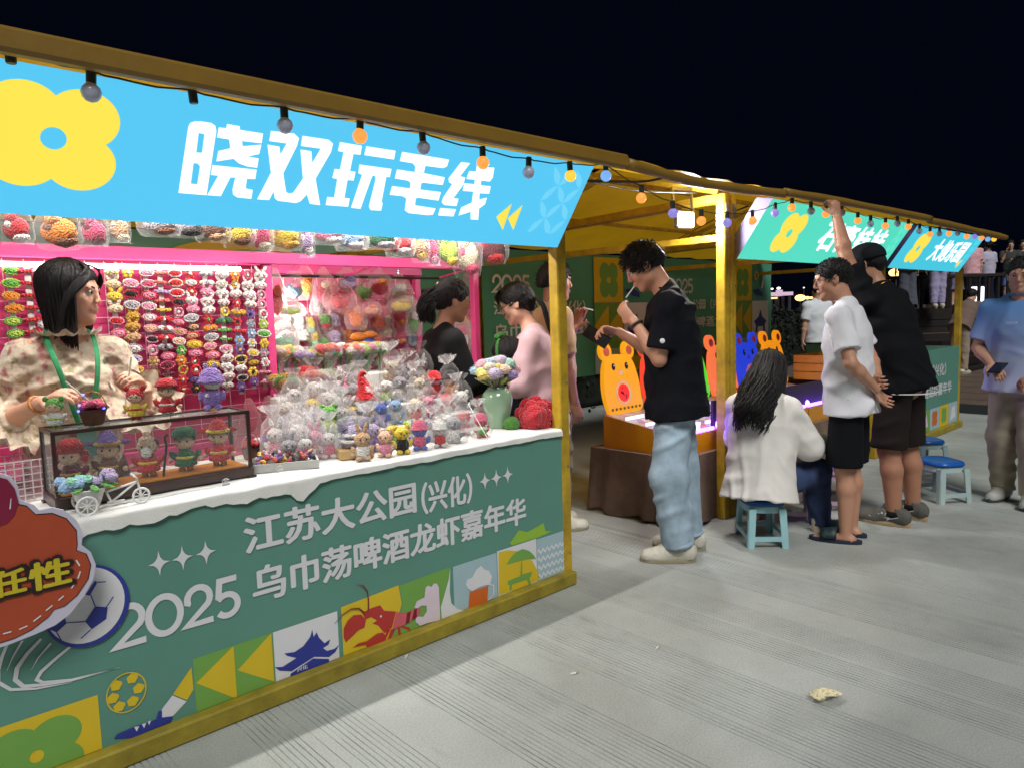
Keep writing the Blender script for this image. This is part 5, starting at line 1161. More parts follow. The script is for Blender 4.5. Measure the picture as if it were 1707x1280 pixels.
COLS = [  # pixel column, list of (kind, colour, second colour)
 (15, 'o:green:lime o:green:lime o:orange:gold o:orange:gold o:lime:green o:lime:green o:green:cream o:dark green:cream o:yellow:gold o:red:cream o:green:lime o:lime:green'),
 (46, 'd:red:gold d:red:gold d:red:gold d:red:gold d:red:gold d:red:gold d:gold:red r:yellow:red r:yellow:red d:red:gold o:rose:pink o:pink:rose'),
 (70, 'b:white:grey o:maroon:white d:maroon:grey b:grey:white o:white:grey b:white:pink o:tan:white b:pink:white o:grey:white b:white:grey'),
 (187, 'e:cream:yellow e:cream:yellow e:yellow:cream e:cream:gold o:red:pink o:pink:rose o:pale blue:white o:tan:cream o:peach:tan o:coral:white e:white:pink'),
 (214, 'f:yellow:white o:pink:white o:black:red o:grey:white e:gold:yellow e:gold:brown e:tan:gold o:white:grey o:lilac:white o:gold:yellow f:gold:yellow e:yellow:gold'),
 (243, 'o:pink:white o:rose:white o:pink:red o:pink:white o:white:pink o:peach:pink o:black:pink r:pink:white f:tan:gold f:brown:gold o:pink:rose f:red:white'),
 (267, 'd:coral:pink d:coral:pink d:lilac:pink d:coral:pink d:yellow:gold b:red:white b:white:red b:red:white b:grey:black o:pink:rose o:maroon:rose d:maroon:red f:red:white f:rose:red'),
 (291, 'o:red:white o:red:cream o:red:white o:black:red r:pink:white o:pink:red o:tan:pink o:peach:white f:green:cream f:orange:cream r:gold:red f:red:cream f:red:cream'),
 (314, 'f:red:white o:white:red f:red:cream e:white:pink e:pink:white o:grey:white o:tan:black o:tan:red o:yellow:gold o:pink:rose r:red:white r:red:white o:purple:black f:black:gold'),
 (342, 'b:grey:white b:white:grey e:pink:white e:white:red e:white:rose f:red:green b:orange:gold o:grey:white o:pink:peach o:pink:coral o:yellow:gold o:yellow:orange o:grey:white e:white:pink'),
 (368, 'e:white:pink e:white:yellow e:white:pink e:white:rose r:yellow:white b:dark green:green d:green:black d:green:lime o:pink:white e:white:red e:white:grey e:white:pink e:white:cream'),
 (391, 'f:orange:white f:gold:white e:white:pink f:red:white b:gold:yellow f:red:black d:red:maroon f:pale blue:gold f:purple:gold o:black:yellow e:white:grey o:black:white f:purple:lilac'),
 (412, 'r:rose:white e:white:rose e:white:pink e:white:red f:purple:black f:grey:pale blue f:pale blue:white f:white:yellow o:yellow:white o:gold:black f:yellow:black f:purple:lilac'),
 (432, 'e:white:red e:white:pink r:pink:white r:pink:white r:white:rose f:lime:white o:green:white f:yellow:gold f:grey:pink f:white:pink d:pink:white d:pink:white')]
KD = {'o': 'oval', 'e': 'ears', 'b': 'bow', 'f': 'flower', 'd': 'beads', 'r': 'ring'}; KN = {'oval': 'oval', 'ears': 'bunny', 'bow': 'bow', 'flower': 'flower', 'beads': 'beaded', 'ring': 'ring'}
def all_clips():
    rd = random.Random(2)
    for ci, (px, spec) in enumerate(COLS):
        it = spec.replace('dark green', 'dark_green').replace('pale blue', 'pale_blue').split(); n = len(it); top_ = at_y(px, 452+ci*.6, YR-.03); dz = .60/n*rd.uniform(.97, 1.03) if n > 10 else .055
        where = 'column %s from the left edge' % ['first', 'second', 'third'][ci] if ci < 3 else '%s column right of the stall keeper' % ORD[ci-3]
        st = obj('backing_strip', MB().box((top_[0], YR-.022, top_[2]-n*dz/2+dz*.4), (.022, .002, n*dz+.02)), mat('card_white', (.75, .74, .72), .6)); tag(st, 'white card strip holding the %s' % ('clips in the '+where), 'card strip', 'card strips on the pink grid')
        for k, w_ in enumerate(it):
            kd, c, c2 = w_.replace('_', ' ').split(':'); kind = KD[kd]
            p = (top_[0]+rd.uniform(-.006, .006), YR-.036-rd.uniform(0, .006), top_[2]-k*dz)
            o = clip(kind, c, c2, p, '%s %s hair clip, %s from top, %s' % (c, KN[kind], ORD[k], where), rd.uniform(1.0, 1.22)); o.rotation_euler = (0, rd.uniform(-.12, .12), rd.uniform(-.2, .2))
all_clips()

# ---- bags of goods hanging in rows
def bag_mesh(b, w_, h_, d_=.35, seed=0, pinch=.18):
    prof = [(.05, -h_), (.42*w_, -h_*.985), (.5*w_, -h_*.8), (.48*w_, -h_*.5), (.38*w_, -h_*.25), (pinch*w_, -h_*.08), (.10*w_, 0)]
    o = len(b.v); b.lathe(prof, n=18, fn=lambda a, z: 1+.10*math.sin(a*5+seed+z*20)+.06*math.sin(a*9+seed*2))
    b.v[o:] = [(x, y*d_*2, z) for x, y, z in b.v[o:]]
M_hook = mat('hook_steel', (.6, .6, .62), .25, metal=1, var=0)
def hang_bag(px, py, wpx, hpx, y, stuffing, label, film=None, grp='bagged goods hanging under the sign', hook=True):
    """px, py: top of the bag; stuffing: list of (colour, dx, dz, rx, rz) in units of the bag's size"""
    p = at_y(px, py, y); d = (RW.T@(p-CAMP))[2]; w_, h_ = wpx*d/FPX*1.25, hpx*d/FPX
    t = empty('hanging_bag', p, label, 'bag', grp); sd = int(px); t.rotation_euler = (0, 0, -.55)
    mb = MB(); bag_mesh(mb, w_, h_, .35, sd); b = obj('film', mb.mesh('film', True), film or FILM, t)
    for (c, dx, dz, rx, rz) in stuffing: obj('content', MB().ball((dx*w_, 0, -dz*h_), (rx*w_, .13*w_, rz*h_), 12, 8, None, lambda q: 1+.10*math.sin(q.x*9+sd)*math.sin(q.z*8)).mesh('c', True), Y_(c), t)
    if hook: obj('hook', MB().tube(smooth_path([(0, 0, 0), (0, 0, .02), (.012, 0, .035), (.004, 0, .05), (-.01, 0, .042)], 10), .0016, 5), M_hook, t)
TOPROW = [(22, 352, 42, 56, 'red', 'white', 'red and white knitted'), (93, 352, 58, 64, 'orange', 'brown', 'orange and brown ruffled'), (152, 356, 38, 56, 'rose', 'maroon', 'rose'), (195, 356, 30, 50, 'tan', 'cream', 'narrow tan'), (262, 356, 52, 38, 'grey', 'brown', 'flat grey'), (308, 358, 50, 38, 'grey', 'black', 'flat black'), (350, 362, 46, 42, 'brown', 'tan', 'brown'), (393, 362, 44, 50, 'yellow', 'brown', 'yellow sunflower'), (431, 362, 32, 60, 'rose', 'cream', 'narrow rose'), (470, 368, 50, 50, 'yellow', 'gold', 'big golden flower'), (508, 374, 22, 56, 'lilac', 'white', 'thin lilac'), (545, 374, 46, 34, 'pink', 'white', 'white and pink'), (582, 374, 44, 44, 'pale blue', 'white', 'white and blue'), (632, 380, 50, 36, 'dark green', 'grey', 'dark green flat'), (664, 384, 40, 44, 'red', 'white', 'red dotted'), (697, 386, 28, 52, 'tan', 'gold', 'tan'), (718, 388, 22, 56, 'rose', 'pink', 'thin rose'), (746, 390, 32, 56, 'lime', 'yellow', 'lime'), (777, 388, 40, 74, 'cream', 'rose', 'long cream'), (815, 382, 50, 60, 'maroon', 'red', 'dark red')]
for i, (px, py, w_, h_, c, c2, nm) in enumerate(TOPROW):
    hang_bag(px, py-22, w_, h_+22, 3.02, [(c, 0, .66, .40, .26), (c2, .12, .84, .28, .12), (c2, -.16, .58, .18, .12), (c, -.1, .42, .2, .12)], '%s bagged item, %s from left in the top row' % (nm, ORD[i]))
rl = obj('hanging_rail', MB().cone((.1, 3.04, 1.885), (2.66, 3.04, 1.885), .007, .007, 8), mat('rail_black', (0, 0, 0))); tag(rl, 'thin black rail behind the blue sign carrying the bagged goods', 'rail')
ALC = [(458, 448, 26, 84, 'red', 'coral', 'small red', ORG), (488, 452, 36, 50, 'pale blue', 'pink', 'blue and pink doll', FILM), (508, 440, 26, 60, 'yellow', 'orange', 'yellow ribbon', FILM), (482, 500, 44, 28, 'lime', 'white', 'lime triangular', ORG), (538, 446, 32, 66, 'rose', 'cream', 'rose', ORGP), (532, 492, 26, 34, 'grey', 'black', 'grey eyed', ORG), (565, 470, 44, 48, 'red', 'rose', 'red', ORGP), (578, 446, 38, 44, 'lilac', 'purple', 'round lilac flowered', FILM), (606, 450, 34, 54, 'green', 'pink', 'flowered green', FILM), (632, 450, 36, 46, 'rose', 'orange', 'rose and orange', FILM), (592, 490, 30, 60, 'orange', 'peach', 'long peach', ORGP), (664, 456, 34, 50, 'grey', 'white', 'grey', ORG), (668, 486, 44, 36, 'yellow', 'gold', 'banana yellow', ORG), (640, 496, 18, 34, 'rose', 'pink', 'small pink bottle', ORGP), (688, 500, 24, 60, 'green', 'white', 'white and green', ORG), (618, 500, 30, 26, 'peach', 'orange', 'flat peach', ORGP), (745, 470, 30, 110, 'rose', 'pink', 'long rose', ORGP), (778, 455, 30, 140, 'orange', 'rose', 'long orange handled', ORGP), (766, 520, 34, 70, 'white', 'rose', 'white tied', ORG), (472, 535, 40, 50, 'mint', 'white', 'mint', ORG)]
for i, (px, py, w_, h_, c, c2, nm, fm) in enumerate(ALC):
    hang_bag(px, py, w_, h_, 3.9+.06*(i % 3), [(c, 0, .66, .32, .26), (c2, .08, .48, .22, .16)], '%s gift bag hanging in the bright pink alcove behind the goods' % nm, fm, 'gift bags hanging in the pink alcove')

_r = random.Random(77); _cs = ['red', 'pink', 'white', 'yellow', 'green', 'lilac', 'orange', 'mint', 'coral', 'cream', 'rose', 'pale blue']
for i in range(24):      # second and third row hung straight on the alcove grid
    px = 456+(i % 12)*21+_r.uniform(-5, 5); py = 505+34*(i//12)+_r.uniform(-8, 8); c, c2 = _cs[i % 12], _cs[(i*5+4) % 12]
    hang_bag(px, py, _r.uniform(20, 30), _r.uniform(34, 50), 4.14, [(c, 0, .6, .36, .26), (c2, .08, .82, .26, .13)], '%s and %s trinket, %s from left, %s alcove grid row' % (c, c2, ORD[i % 12], ['upper', 'lower'][i//12]), FILM, 'trinkets on the alcove grid')
# ---- crochet plush animals and dolls
def plush(loc, rz, s, c, c2, ears, label, hat=None, bag=None, grp='bagged plush toys on the counter', name='plush_toy', cat='plush toy', cape=None):
    t = empty(name, loc, label, cat, grp, rz); t.scale = (s,)*3; m, m2 = Y_(c), Y_(c2)
    cp_('body', 'pb', lambda b: b.ball((0, 0, .032), (.030, .026, .034), 12, 8), m2 if cape is None else Y_(cape), t); cp_('head', 'ph', lambda b: b.ball((0, -.003, .082), (.032, .029, .028), 14, 9), m, t)
    for q in (-1, 1):
        if ears == 'long': cp_('ear', 'el%d' % q, lambda b: b.ball((q*.014, 0, .122), (.0085, .006, .026), 8, 6, R3(0, q*.25, 0)), m, t)
        elif ears == 'round': cp_('ear', 'er%d' % q, lambda b: b.ball((q*.024, 0, .106), (.011, .007, .011), 8, 6), m, t)
        elif ears == 'cat': cp_('ear', 'ec%d' % q, lambda b: b.cone((q*.020, 0, .098), (q*.026, 0, .122), .011, .001, 6), m, t)
        cp_('arm', 'pa%d' % q, lambda b: b.ball((q*.033, -.006, .040), (.010, .010, .020), 8, 6, R3(0, q*.5, 0)), m, t); cp_('foot', 'pf%d' % q, lambda b: b.ball((q*.017, -.018, .009), (.014, .018, .009), 8, 6), m, t)
        cp_('eye', 'pe%d' % q, lambda b: b.ball((q*.012, -.031, .085), .0036, 6, 5), M_dot, t)
    cp_('nose', 'pn', lambda b: b.ball((0, -.033, .078), (.004, .003, .003), 6, 4), m2, t)
    if hat == 'gnome':
        cp_('hat', 'hg', lambda b: b.tube(smooth_path([(0, 0, .088), (0, .002, .12), (-.006, 0, .15), (-.012, 0, .172), (-.004, 0, .186), (.008, 0, .180)], 18), [.040, .037, .034, .031, .028, .025, .022, .019, .017, .015, .013, .011, .010, .009, .008, .007, .006, .005, .004][:19], 12), Y_('red'), t)
    elif hat: cp_('hat', 'hc', lambda b: b.lathe([(.001, .125), (.018, .122), (.031, .108), (.034, .090), (.037, .088), (.037, .084), (.033, .083)], n=14), Y_(hat), t)
    if bag:
        def bg_(b):
            b.lathe([(.03, .001), (.052, .003), (.058, .03), (.056, .08), (.045, .125), (.022, .155), (.012, .163), (.020, .172), (.034, .190), (.030, .195)], n=18, fn=lambda a, z: 1+.08*math.sin(a*6+z*40)+.05*math.sin(a*11))
        cp_('bag', 'pbag', bg_, bag, t)
        q_ = (int(loc[0]*1e4)*7+int(loc[1]*1e3)*13) % 97/97.
        if q_ > .45: cp_('bag_frill', 'pbagf%d' % int(q_*5), lambda b: b.lathe([(.009, .158), (.012, .166), (.017+.012*q_, .178), (.020+.020*q_, .190+.012*q_)], n=24, fn=lambda a, z: 1+.30*math.sin(a*(4+int(q_*5))+z*90)+.18*math.sin(a*9+q_*6)), TULLE, t, rot=((q_-.5)*.5, (q_*3 % 1-.5)*.5, q_*6), loc=(0, 0, 0))
    return t
ROWS = [(2.60, .818), (2.75, .818), (2.89, .90), (3.02, .985), (3.12, 1.06)]
def steps():
    m = mat('step_white', (.72, .71, .70), .6, var=.06)
    for i, (y0, y1, z) in enumerate(((2.83, 2.955, .898), (2.957, 3.075, .983), (3.077, 3.17, 1.058))):
        s = obj('display_step', MB().box((1.93, (y0+y1)/2, (.8185+z)/2), (1.0, y1-y0, z-.8185), None, .006), m); tag(s, '%s white display step under the rows of bagged plush toys' % ['lowest', 'middle', 'highest'][i], 'display step', 'white steps under the plush toys')
steps()
def rows_of_plush():
    rd = random.Random(12)
    pal = [[('grey', 'lilac'), ('white', 'pink'), ('cream', 'grey'), ('pink', 'rose'), ('lilac', 'purple'), ('white', 'pale blue'), ('grey', 'black'), ('tan', 'brown'), ('blue', 'lilac'), ('yellow', 'green'), ('green', 'lime'), ('red', 'white'), ('white', 'white')]]
    spec = [  # row, pixel x, colours, ears, hat
     (0, 634, 'peach', 'pink', 'cat', None), (0, 662, 'yellow', 'black', 'round', None), (0, 695, 'blue', 'rose', 'round', 'rose'), (0, 725, 'white', 'red', 'round', 'white'), (0, 757, 'grey', 'white', 'none', None), (0, 597, 'tan', 'white', 'long', None),
     (1, 470, 'grey', 'cream', 'long', None), (1, 500, 'white', 'pink', 'long', None), (1, 610, 'lilac', 'purple', 'cat', None), (1, 645, 'yellow', 'green', 'none', None), (1, 678, 'lime', 'white', 'round', None), (1, 712, 'grey', 'white', 'long', None), (1, 745, 'white', 'grey', 'round', None), (1, 770, 'pink', 'red', 'none', 'red'), (1, 575, 'white', 'grey', 'round', None),
     (2, 540, 'green', 'lime', 'round', None), (2, 568, 'white', 'grey', 'long', None), (2, 600, 'grey', 'lilac', 'round', None), (2, 628, 'blue', 'lilac', 'cat', None), (2, 655, 'pale blue', 'white', 'round', None), (2, 685, 'cream', 'red', 'none', None), (2, 712, 'pink', 'rose', 'round', None), (2, 742, 'red', 'white', 'none', 'red'), (2, 768, 'white', 'black', 'round', None),
     (3, 560, 'grey', 'white', 'long', None), (3, 588, 'grey', 'black', 'round', None), (3, 640, 'white', 'lime', 'none', None), (3, 668, 'grey', 'white', 'long', None), (3, 695, 'cream', 'white', 'round', None), (3, 720, 'pink', 'red', 'none', 'red'), (3, 745, 'peach', 'orange', 'none', 'black'), (3, 770, 'white', 'red', 'round', None),
     (4, 650, 'cream', 'tan', 'round', None), (4, 676, 'grey', 'lilac', 'long', None), (4, 702, 'white', 'grey', 'long', None), (4, 728, 'white', 'cream', 'long', None), (4, 700, 'grey', 'white', 'round', None), (4, 752, 'white', 'pale blue', 'long', None)]
    rn = ['front row', 'second row', 'third row', 'fourth row', 'back row']; cnt = {}
    for (r, px, c, c2, e, h) in sorted(spec, key=lambda q: (q[0], q[1])):
        y, z = ROWS[r]; p = at_z(px, 0, z) if False else at_y(px, 600, y); k = cnt.get(r, 0); cnt[r] = k+1
        kind = {'long': 'rabbit', 'round': 'bear', 'cat': 'cat', 'none': 'doll'}[e]
        plush((p[0], y+rd.uniform(-.02, .02), z+.001), rd.uniform(-1.0, -.1), rd.uniform(.92, 1.15), c, c2, e, '%s crochet %s toy, %s from left in the %s of plush' % (c, kind, ORD[k], rn[r]), h, FILM if (r and (px*7+r*3) % 10 < 6) else (FILM if r == 0 and px > 670 else None))
rows_of_plush()
g = at_y(612, 690, 2.94); plush((g[0], 2.95, .90), -.6, 1.35, 'tan', 'gold', 'none', 'crochet gnome with tall curled red striped hat among the plush toys', 'gnome', None, None, 'crochet_gnome', 'doll')

# ---- glass case with five dolls
def case():
    x0, x1, y0, y1, z0, z1 = .478, 1.112, 2.665, 2.835, .818, 1.062
    t = empty('display_case', ((x0+x1)/2, (y0+y1)/2, z0), 'long dark wood and glass case with five costumed dolls on the counter', 'display case'); md = mat('dark_wood', srgb(52, 32, 28), .35, var=.3, vscale=14, coat=.2)
    obj('base', MB().box(((x0+x1)/2, (y0+y1)/2, z0+.022), (x1-x0+.02, y1-y0+.02, .036), None, .004), md, t, world=True)
    for x in (x0, x1):
        for y in (y0, y1): obj('foot', MB().box((x, y, z0+.004), (.03, .03, .007)), md, t, world=True); obj('frame_post', MB().box((x, y, (z0+z1)/2+.02), (.012, .012, z1-z0-.04)), md, t, world=True)
    for y in (y0, y1): obj('top_rail', MB().box(((x0+x1)/2, y, z1+.005), (x1-x0+.012, .0122, .012)), md, t, world=True)
    for x in (x0, x1): obj('top_rail', MB().box((x, (y0+y1)/2, z1+.005), (.0118, y1-y0-.013, .0118)), md, t, world=True)
    obj('floor_board', MB().box(((x0+x1)/2, (y0+y1)/2, z0+.044), (x1-x0-.02, y1-y0-.02, .006)), mat('amber_lacquer', srgb(214, 132, 34), .25, var=.2, vscale=10), t, world=True)
    mg = clear('case_glass', (.8, .86, .86), .03, .03)
    for (c, d) in ((((x0+x1)/2, y0, (z0+z1)/2+.02), (x1-x0-.014, .003, z1-z0-.046)), (((x0+x1)/2, y1, (z0+z1)/2+.02), (x1-x0-.014, .003, z1-z0-.046)), ((x0, (y0+y1)/2, (z0+z1)/2+.02), (.003, y1-y0-.014, z1-z0-.046)), ((x1, (y0+y1)/2, (z0+z1)/2+.02), (.003, y1-y0-.014, z1-z0-.046)), (((x0+x1)/2, (y0+y1)/2, z1+.005), (x1-x0-.014, y1-y0-.014, .003))): obj('glass_pane', MB().box(c, d), mg, t, world=True)
    return z0+.0475, z1+.0115
CZ, CT = case()
def doll(px, coat, hat, trim, shape, label, y=2.75, z=None, s=1.10, beard=None):
    z = CZ if z is None else z; p = at_y(px, 700, y); t = empty('crochet_doll', (p[0], y, z), label, 'doll', 'crochet dolls on and in the glass case', -.45); t.scale = (s,)*3; mc, mh, mt = Y_(coat), Y_(hat), Y_(trim); sk = yarn((236, 196, 168), 'yarn_skin')
    for q in (-1, 1): cp_('leg', 'dl%d' % q, lambda b: b.cone((q*.012, 0, 0), (q*.012, 0, .028), .010, .010, 8), mt, t); cp_('arm', 'da%d' % q, lambda b: b.ball((q*.034, -.004, .052), (.011, .012, .022), 8, 6, R3(0, q*.7, 0)), mc, t); cp_('hand', 'dh%d' % q, lambda b: b.ball((q*.046, -.006, .038), .009, 8, 6), sk, t)
    cp_('robe', 'dr', lambda b: b.lathe([(.001, .075), (.018, .074), (.026, .06), (.032, .035), (.036, .02), (.030, .018)], n=14), mc, t); cp_('sash', 'ds', lambda b: b.torus((0, 0, .047), .028, .005, 14, 6), mt, t)
    cp_('head', 'dhd', lambda b: b.ball((0, 0, .100), (.032, .030, .029), 14, 9), sk, t); cp_('hair', 'dhr', lambda b: b.ball((0, .006, .104), (.034, .030, .029), 12, 8), Y_('black'), t)
    for q in (-1, 1): cp_('eye', 'de%d' % q, lambda b: b.ball((q*.011, -.029, .102), .0034, 6, 5), M_dot, t)
    if shape == 'official':
        cp_('hat', 'ho', lambda b: b.lathe([(.001, .160), (.016, .158), (.026, .145), (.030, .124), (.036, .120), (.036, .114), (.030, .113)], n=14), mh, t); cp_('hat_band', 'hob', lambda b: b.torus((0, 0, .120), .034, .006, 14, 6), mt, t)
        for q in (-1, 1): cp_('hat_wing', 'how%d' % q, lambda b: b.ball((q*.048, .004, .122), (.016, .004, .008), 8, 6), mh, t)
    elif shape == 'cap': cp_('hat', 'hcp', lambda b: b.lathe([(.001, .150), (.022, .146), (.036, .135), (.040, .124), (.042, .118), (.034, .116)], n=14), mh, t)
    elif shape == 'fur': cp_('hat', 'hfu', lambda b: b.ball((0, 0, .128), (.040, .036, .028), 12, 8).ball((.038, 0, .10), (.012, .012, .022), 8, 6).ball((-.038, 0, .10), (.012, .012, .022), 8, 6), mh, t)
    elif shape == 'bald': cp_('bun', 'hbu', lambda b: b.ball((0, 0, .138), .012, 10, 6).ball((0, 0, .115), (.027, .026, .020), 10, 6), sk, t)
    elif shape == 'ears':
        cp_('hood', 'hho', lambda b: b.ball((0, .006, .106), (.038, .034, .034), 12, 8), mh, t)
        for q in (-1, 1): cp_('hood_ear', 'hhe%d' % q, lambda b: b.ball((q*.032, 0, .136), (.013, .008, .013), 8, 6), mh, t)
    if beard: cp_('beard', 'dbd', lambda b: b.ball((0, -.024, .082), (.018, .014, .020), 10, 6), Y_(beard), t)
    return t
doll(112, 'maroon', 'red', 'gold', 'fur', 'doll in dark red coat and furry red hat, first from left in the glass case')
doll(176, 'brown', 'purple', 'gold', 'official', 'doll in brown robe and purple gold winged hat in the glass case', z=CZ+.005)
o = doll(242, 'red', 'cream', 'yellow', 'bald', 'bald doll with white beard and dark stick, middle of the glass case', beard='white')
cp_('stick', 'stk', lambda b: b.tube(smooth_path([(.045, -.02, 0), (.052, -.02, .05), (.060, -.02, .10), (.056, -.02, .125), (.066, -.02, .135)], 10), .004, 6), M_hair, o)
doll(305, 'dark green', 'dark green', 'yellow', 'cap', 'doll in green coat and green cap in the glass case'); doll(362, 'red', 'red', 'yellow', 'official', 'doll in red robe and red winged hat, last in the glass case')
# things on top of the case
doll(92, 'white', 'green', 'lime', 'ears', 'frog hooded doll in white skirt sitting on the left end of the glass case', 2.74, CT, .72)
doll(228, 'yellow', 'red', 'red', 'ears', 'red eared doll on yellow base on top of the glass case', 2.74, CT, .80); doll(281, 'red', 'red', 'white', 'cap', 'round doll in red robe and festive red cap on top of the glass case', 2.74, CT, .92)
def purple_doll():
    p = at_y(352, 640, 2.75); t = empty('plush_toy', (p[0], 2.75, CT), 'purple plush in knitted hat standing on the right end of the glass case', 'plush toy', None, -.3); m = Y_('purple'); l = yarn((150, 120, 196)); t.scale = (1.0,)*3
    obj('stand', MB().cone((0, 0, 0), (0, 0, .012), .024, .024, 14), Y_('tan'), t)
    obj('body', MB().ball((0, 0, .050), (.036, .030, .040), 14, 9).mesh('b', True), l, t); obj('face', MB().ball((.004, -.006, .108), (.034, .030, .028), 14, 9).mesh('b', True), Y_('white'), t)
    obj('hat', MB().lathe([(.001, .165), (.022, .160), (.038, .142), (.043, .120), (.052, .112), (.050, .106), (.038, .108)], n=18).mesh('h', True), l, t)
    for q in (-1, 1):
        obj('hat_ear', MB().ball((q*.016, 0, .168), (.010, .007, .014), 8, 6).mesh('e', True), Y_('lilac'), t); obj('foot', MB().ball((q*.018, -.012, .016), (.015, .018, .012), 8, 6).mesh('f', True), l, t); obj('arm', MB().ball((q*.038, -.006, .058), (.011, .011, .020), 8, 6).mesh('a', True), l, t); obj('eye', MB().ball((q*.012+.006, -.034, .112), .0036, 6, 5), M_dot, t)
    obj('daisy', MB().ball((-.018, -.028, .062), (.008, .004, .008), 8, 5), Y_('white'), t)
purple_doll()
def basket(px, py, y, z, s, bloom, label, handle='gold', body_c='brown'):
    p = at_y(px, py, y); t = empty('flower_basket', (p[0], y, z), label, 'flower basket', 'little crochet flower baskets'); t.scale = (s,)*3
    m = mat('wicker_'+body_c, srgb(*CN[body_c]), .7, var=.3, vscale=40, bump=.9, bscale=120, kind='wave')
    cp_('basket', 'bkt', lambda b: b.lathe([(.001, 0), (.030, 0), (.034, .01), (.044, .052), (.047, .055), (.042, .055)], n=20), m, t)
    for k in range(7): a = k*.9; cp_('bloom', 'blm%d' % k, lambda b: b.ball((.030*math.cos(a)*(k > 0), .022*math.sin(a)*(k > 0), .068+.008*(k % 2)), (.018, .017, .014), 8, 6, None, lambda q: 1+.18*math.sin(q.x*14)*math.sin(q.y*12)), Y_(bloom), t)
    cp_('handle', 'bhd', lambda b: b.tube([(.044*math.cos(a), 0, .055+.062*math.sin(a)) for a in np.linspace(0, math.pi, 14)], .0028, 6), Y_(handle), t)
    return t
b0 = basket(151, 640, 2.74, CT, .95, 'rose', 'brown basket of pink crochet flowers with blue fairy lights on the glass case')
for k, (x, z) in enumerate(((-.046, .075), (-.032, .11), (.03, .055), (-.05, .055))): cp_('fairy_light', 'fl', lambda b: b.ball((0, 0, 0), .0045, 8, 6), glow('fairy_blue', (90, 90, 255), 6), b0, loc=(x, -.025, z))
basket(455, 745, 2.98, .818, 1.15, 'purple', 'brown basket of purple crochet flowers on the counter beside the tray', 'pink'); basket(418, 745, 3.02, .818, .9, 'red', 'basket of red crochet flowers right behind the glass case', 'pink')
# ---- white tricycle planter in front of the case
def tricycle():
    p = at_z(150, 852, .818); t = empty('tricycle_planter', p, 'white wicker tricycle planter with pale blue and lilac crochet flowers', 'planter', None, -.10); mw = mat('white_plastic', (.78, .77, .76), .4, var=.04)
    wk = mat('white_wicker', (.74, .73, .72), .6, var=.15, vscale=50, bump=.3, bscale=170, kind='wave')
    obj('basket', MB().lathe([(.001, .018), (.030, .018), (.034, .03), (.048, .072), (.052, .076), (.046, .076)], n=22).mesh('b', True), wk, t)
    def wheel(c, r, name):
        o = obj(name, MB().torus(c, r, .004, 20, 6, R3(math.pi/2, 0, 0)).mesh('w', True), mw, t)
        for k in range(8): a = k*math.pi/4; obj('spoke', MB().cone(c, (c[0]+r*math.cos(a), c[1], c[2]+r*math.sin(a)), .0016, .0016, 5), mw, o)
    wheel((-.012, -.056, .030), .028, 'wheel'); wheel((-.012, .056, .030), .028, 'wheel'); wheel((.150, 0, .026), .024, 'wheel')
    for a, b in (((.048, 0, .055), (.140, 0, .075)), ((.062, 0, .020), (.140, 0, .075)), ((.062, 0, .020), (.048, 0, .06)), ((.140, 0, .085), (.150, 0, .026)), ((.05, 0, .02), (.1, 0, .02))): obj('frame_tube', MB().cone(a, b, .0036, .0036, 7), mw, t)
    obj('handlebar', MB().tube(smooth_path([(.128, -.03, .098), (.138, -.012, .088), (.138, .012, .088), (.128, .03, .098)], 10), .003, 6), mw, t); obj('axle', MB().cone((-.012, -.056, .03), (-.012, .056, .03), .003, .003, 6), mw, t)
    rd = random.Random(8)
    for k in range(17):
        a = rd.uniform(0, 6.28); r = .058*math.sqrt(rd.random()); c = rd.choice(('pale blue', 'lilac', 'mint', 'pale blue', 'lilac')); obj('bloom', MB().ball((r*math.cos(a)*1.3, r*math.sin(a), .098+rd.uniform(-.012, .016)), (.020, .020, .016), 9, 7, None, lambda q: 1+.2*math.sin(q.x*13)*math.sin(q.y*11)).mesh('b', True), Y_(c), t)
    for k in range(9): a = k*.7; obj('leaf', MB().ball((.066*math.cos(a), .055*math.sin(a), .082), (.026, .012, .004), 8, 5, R3(0, .3, a)).mesh('l', True), Y_('green'), t)
tricycle()
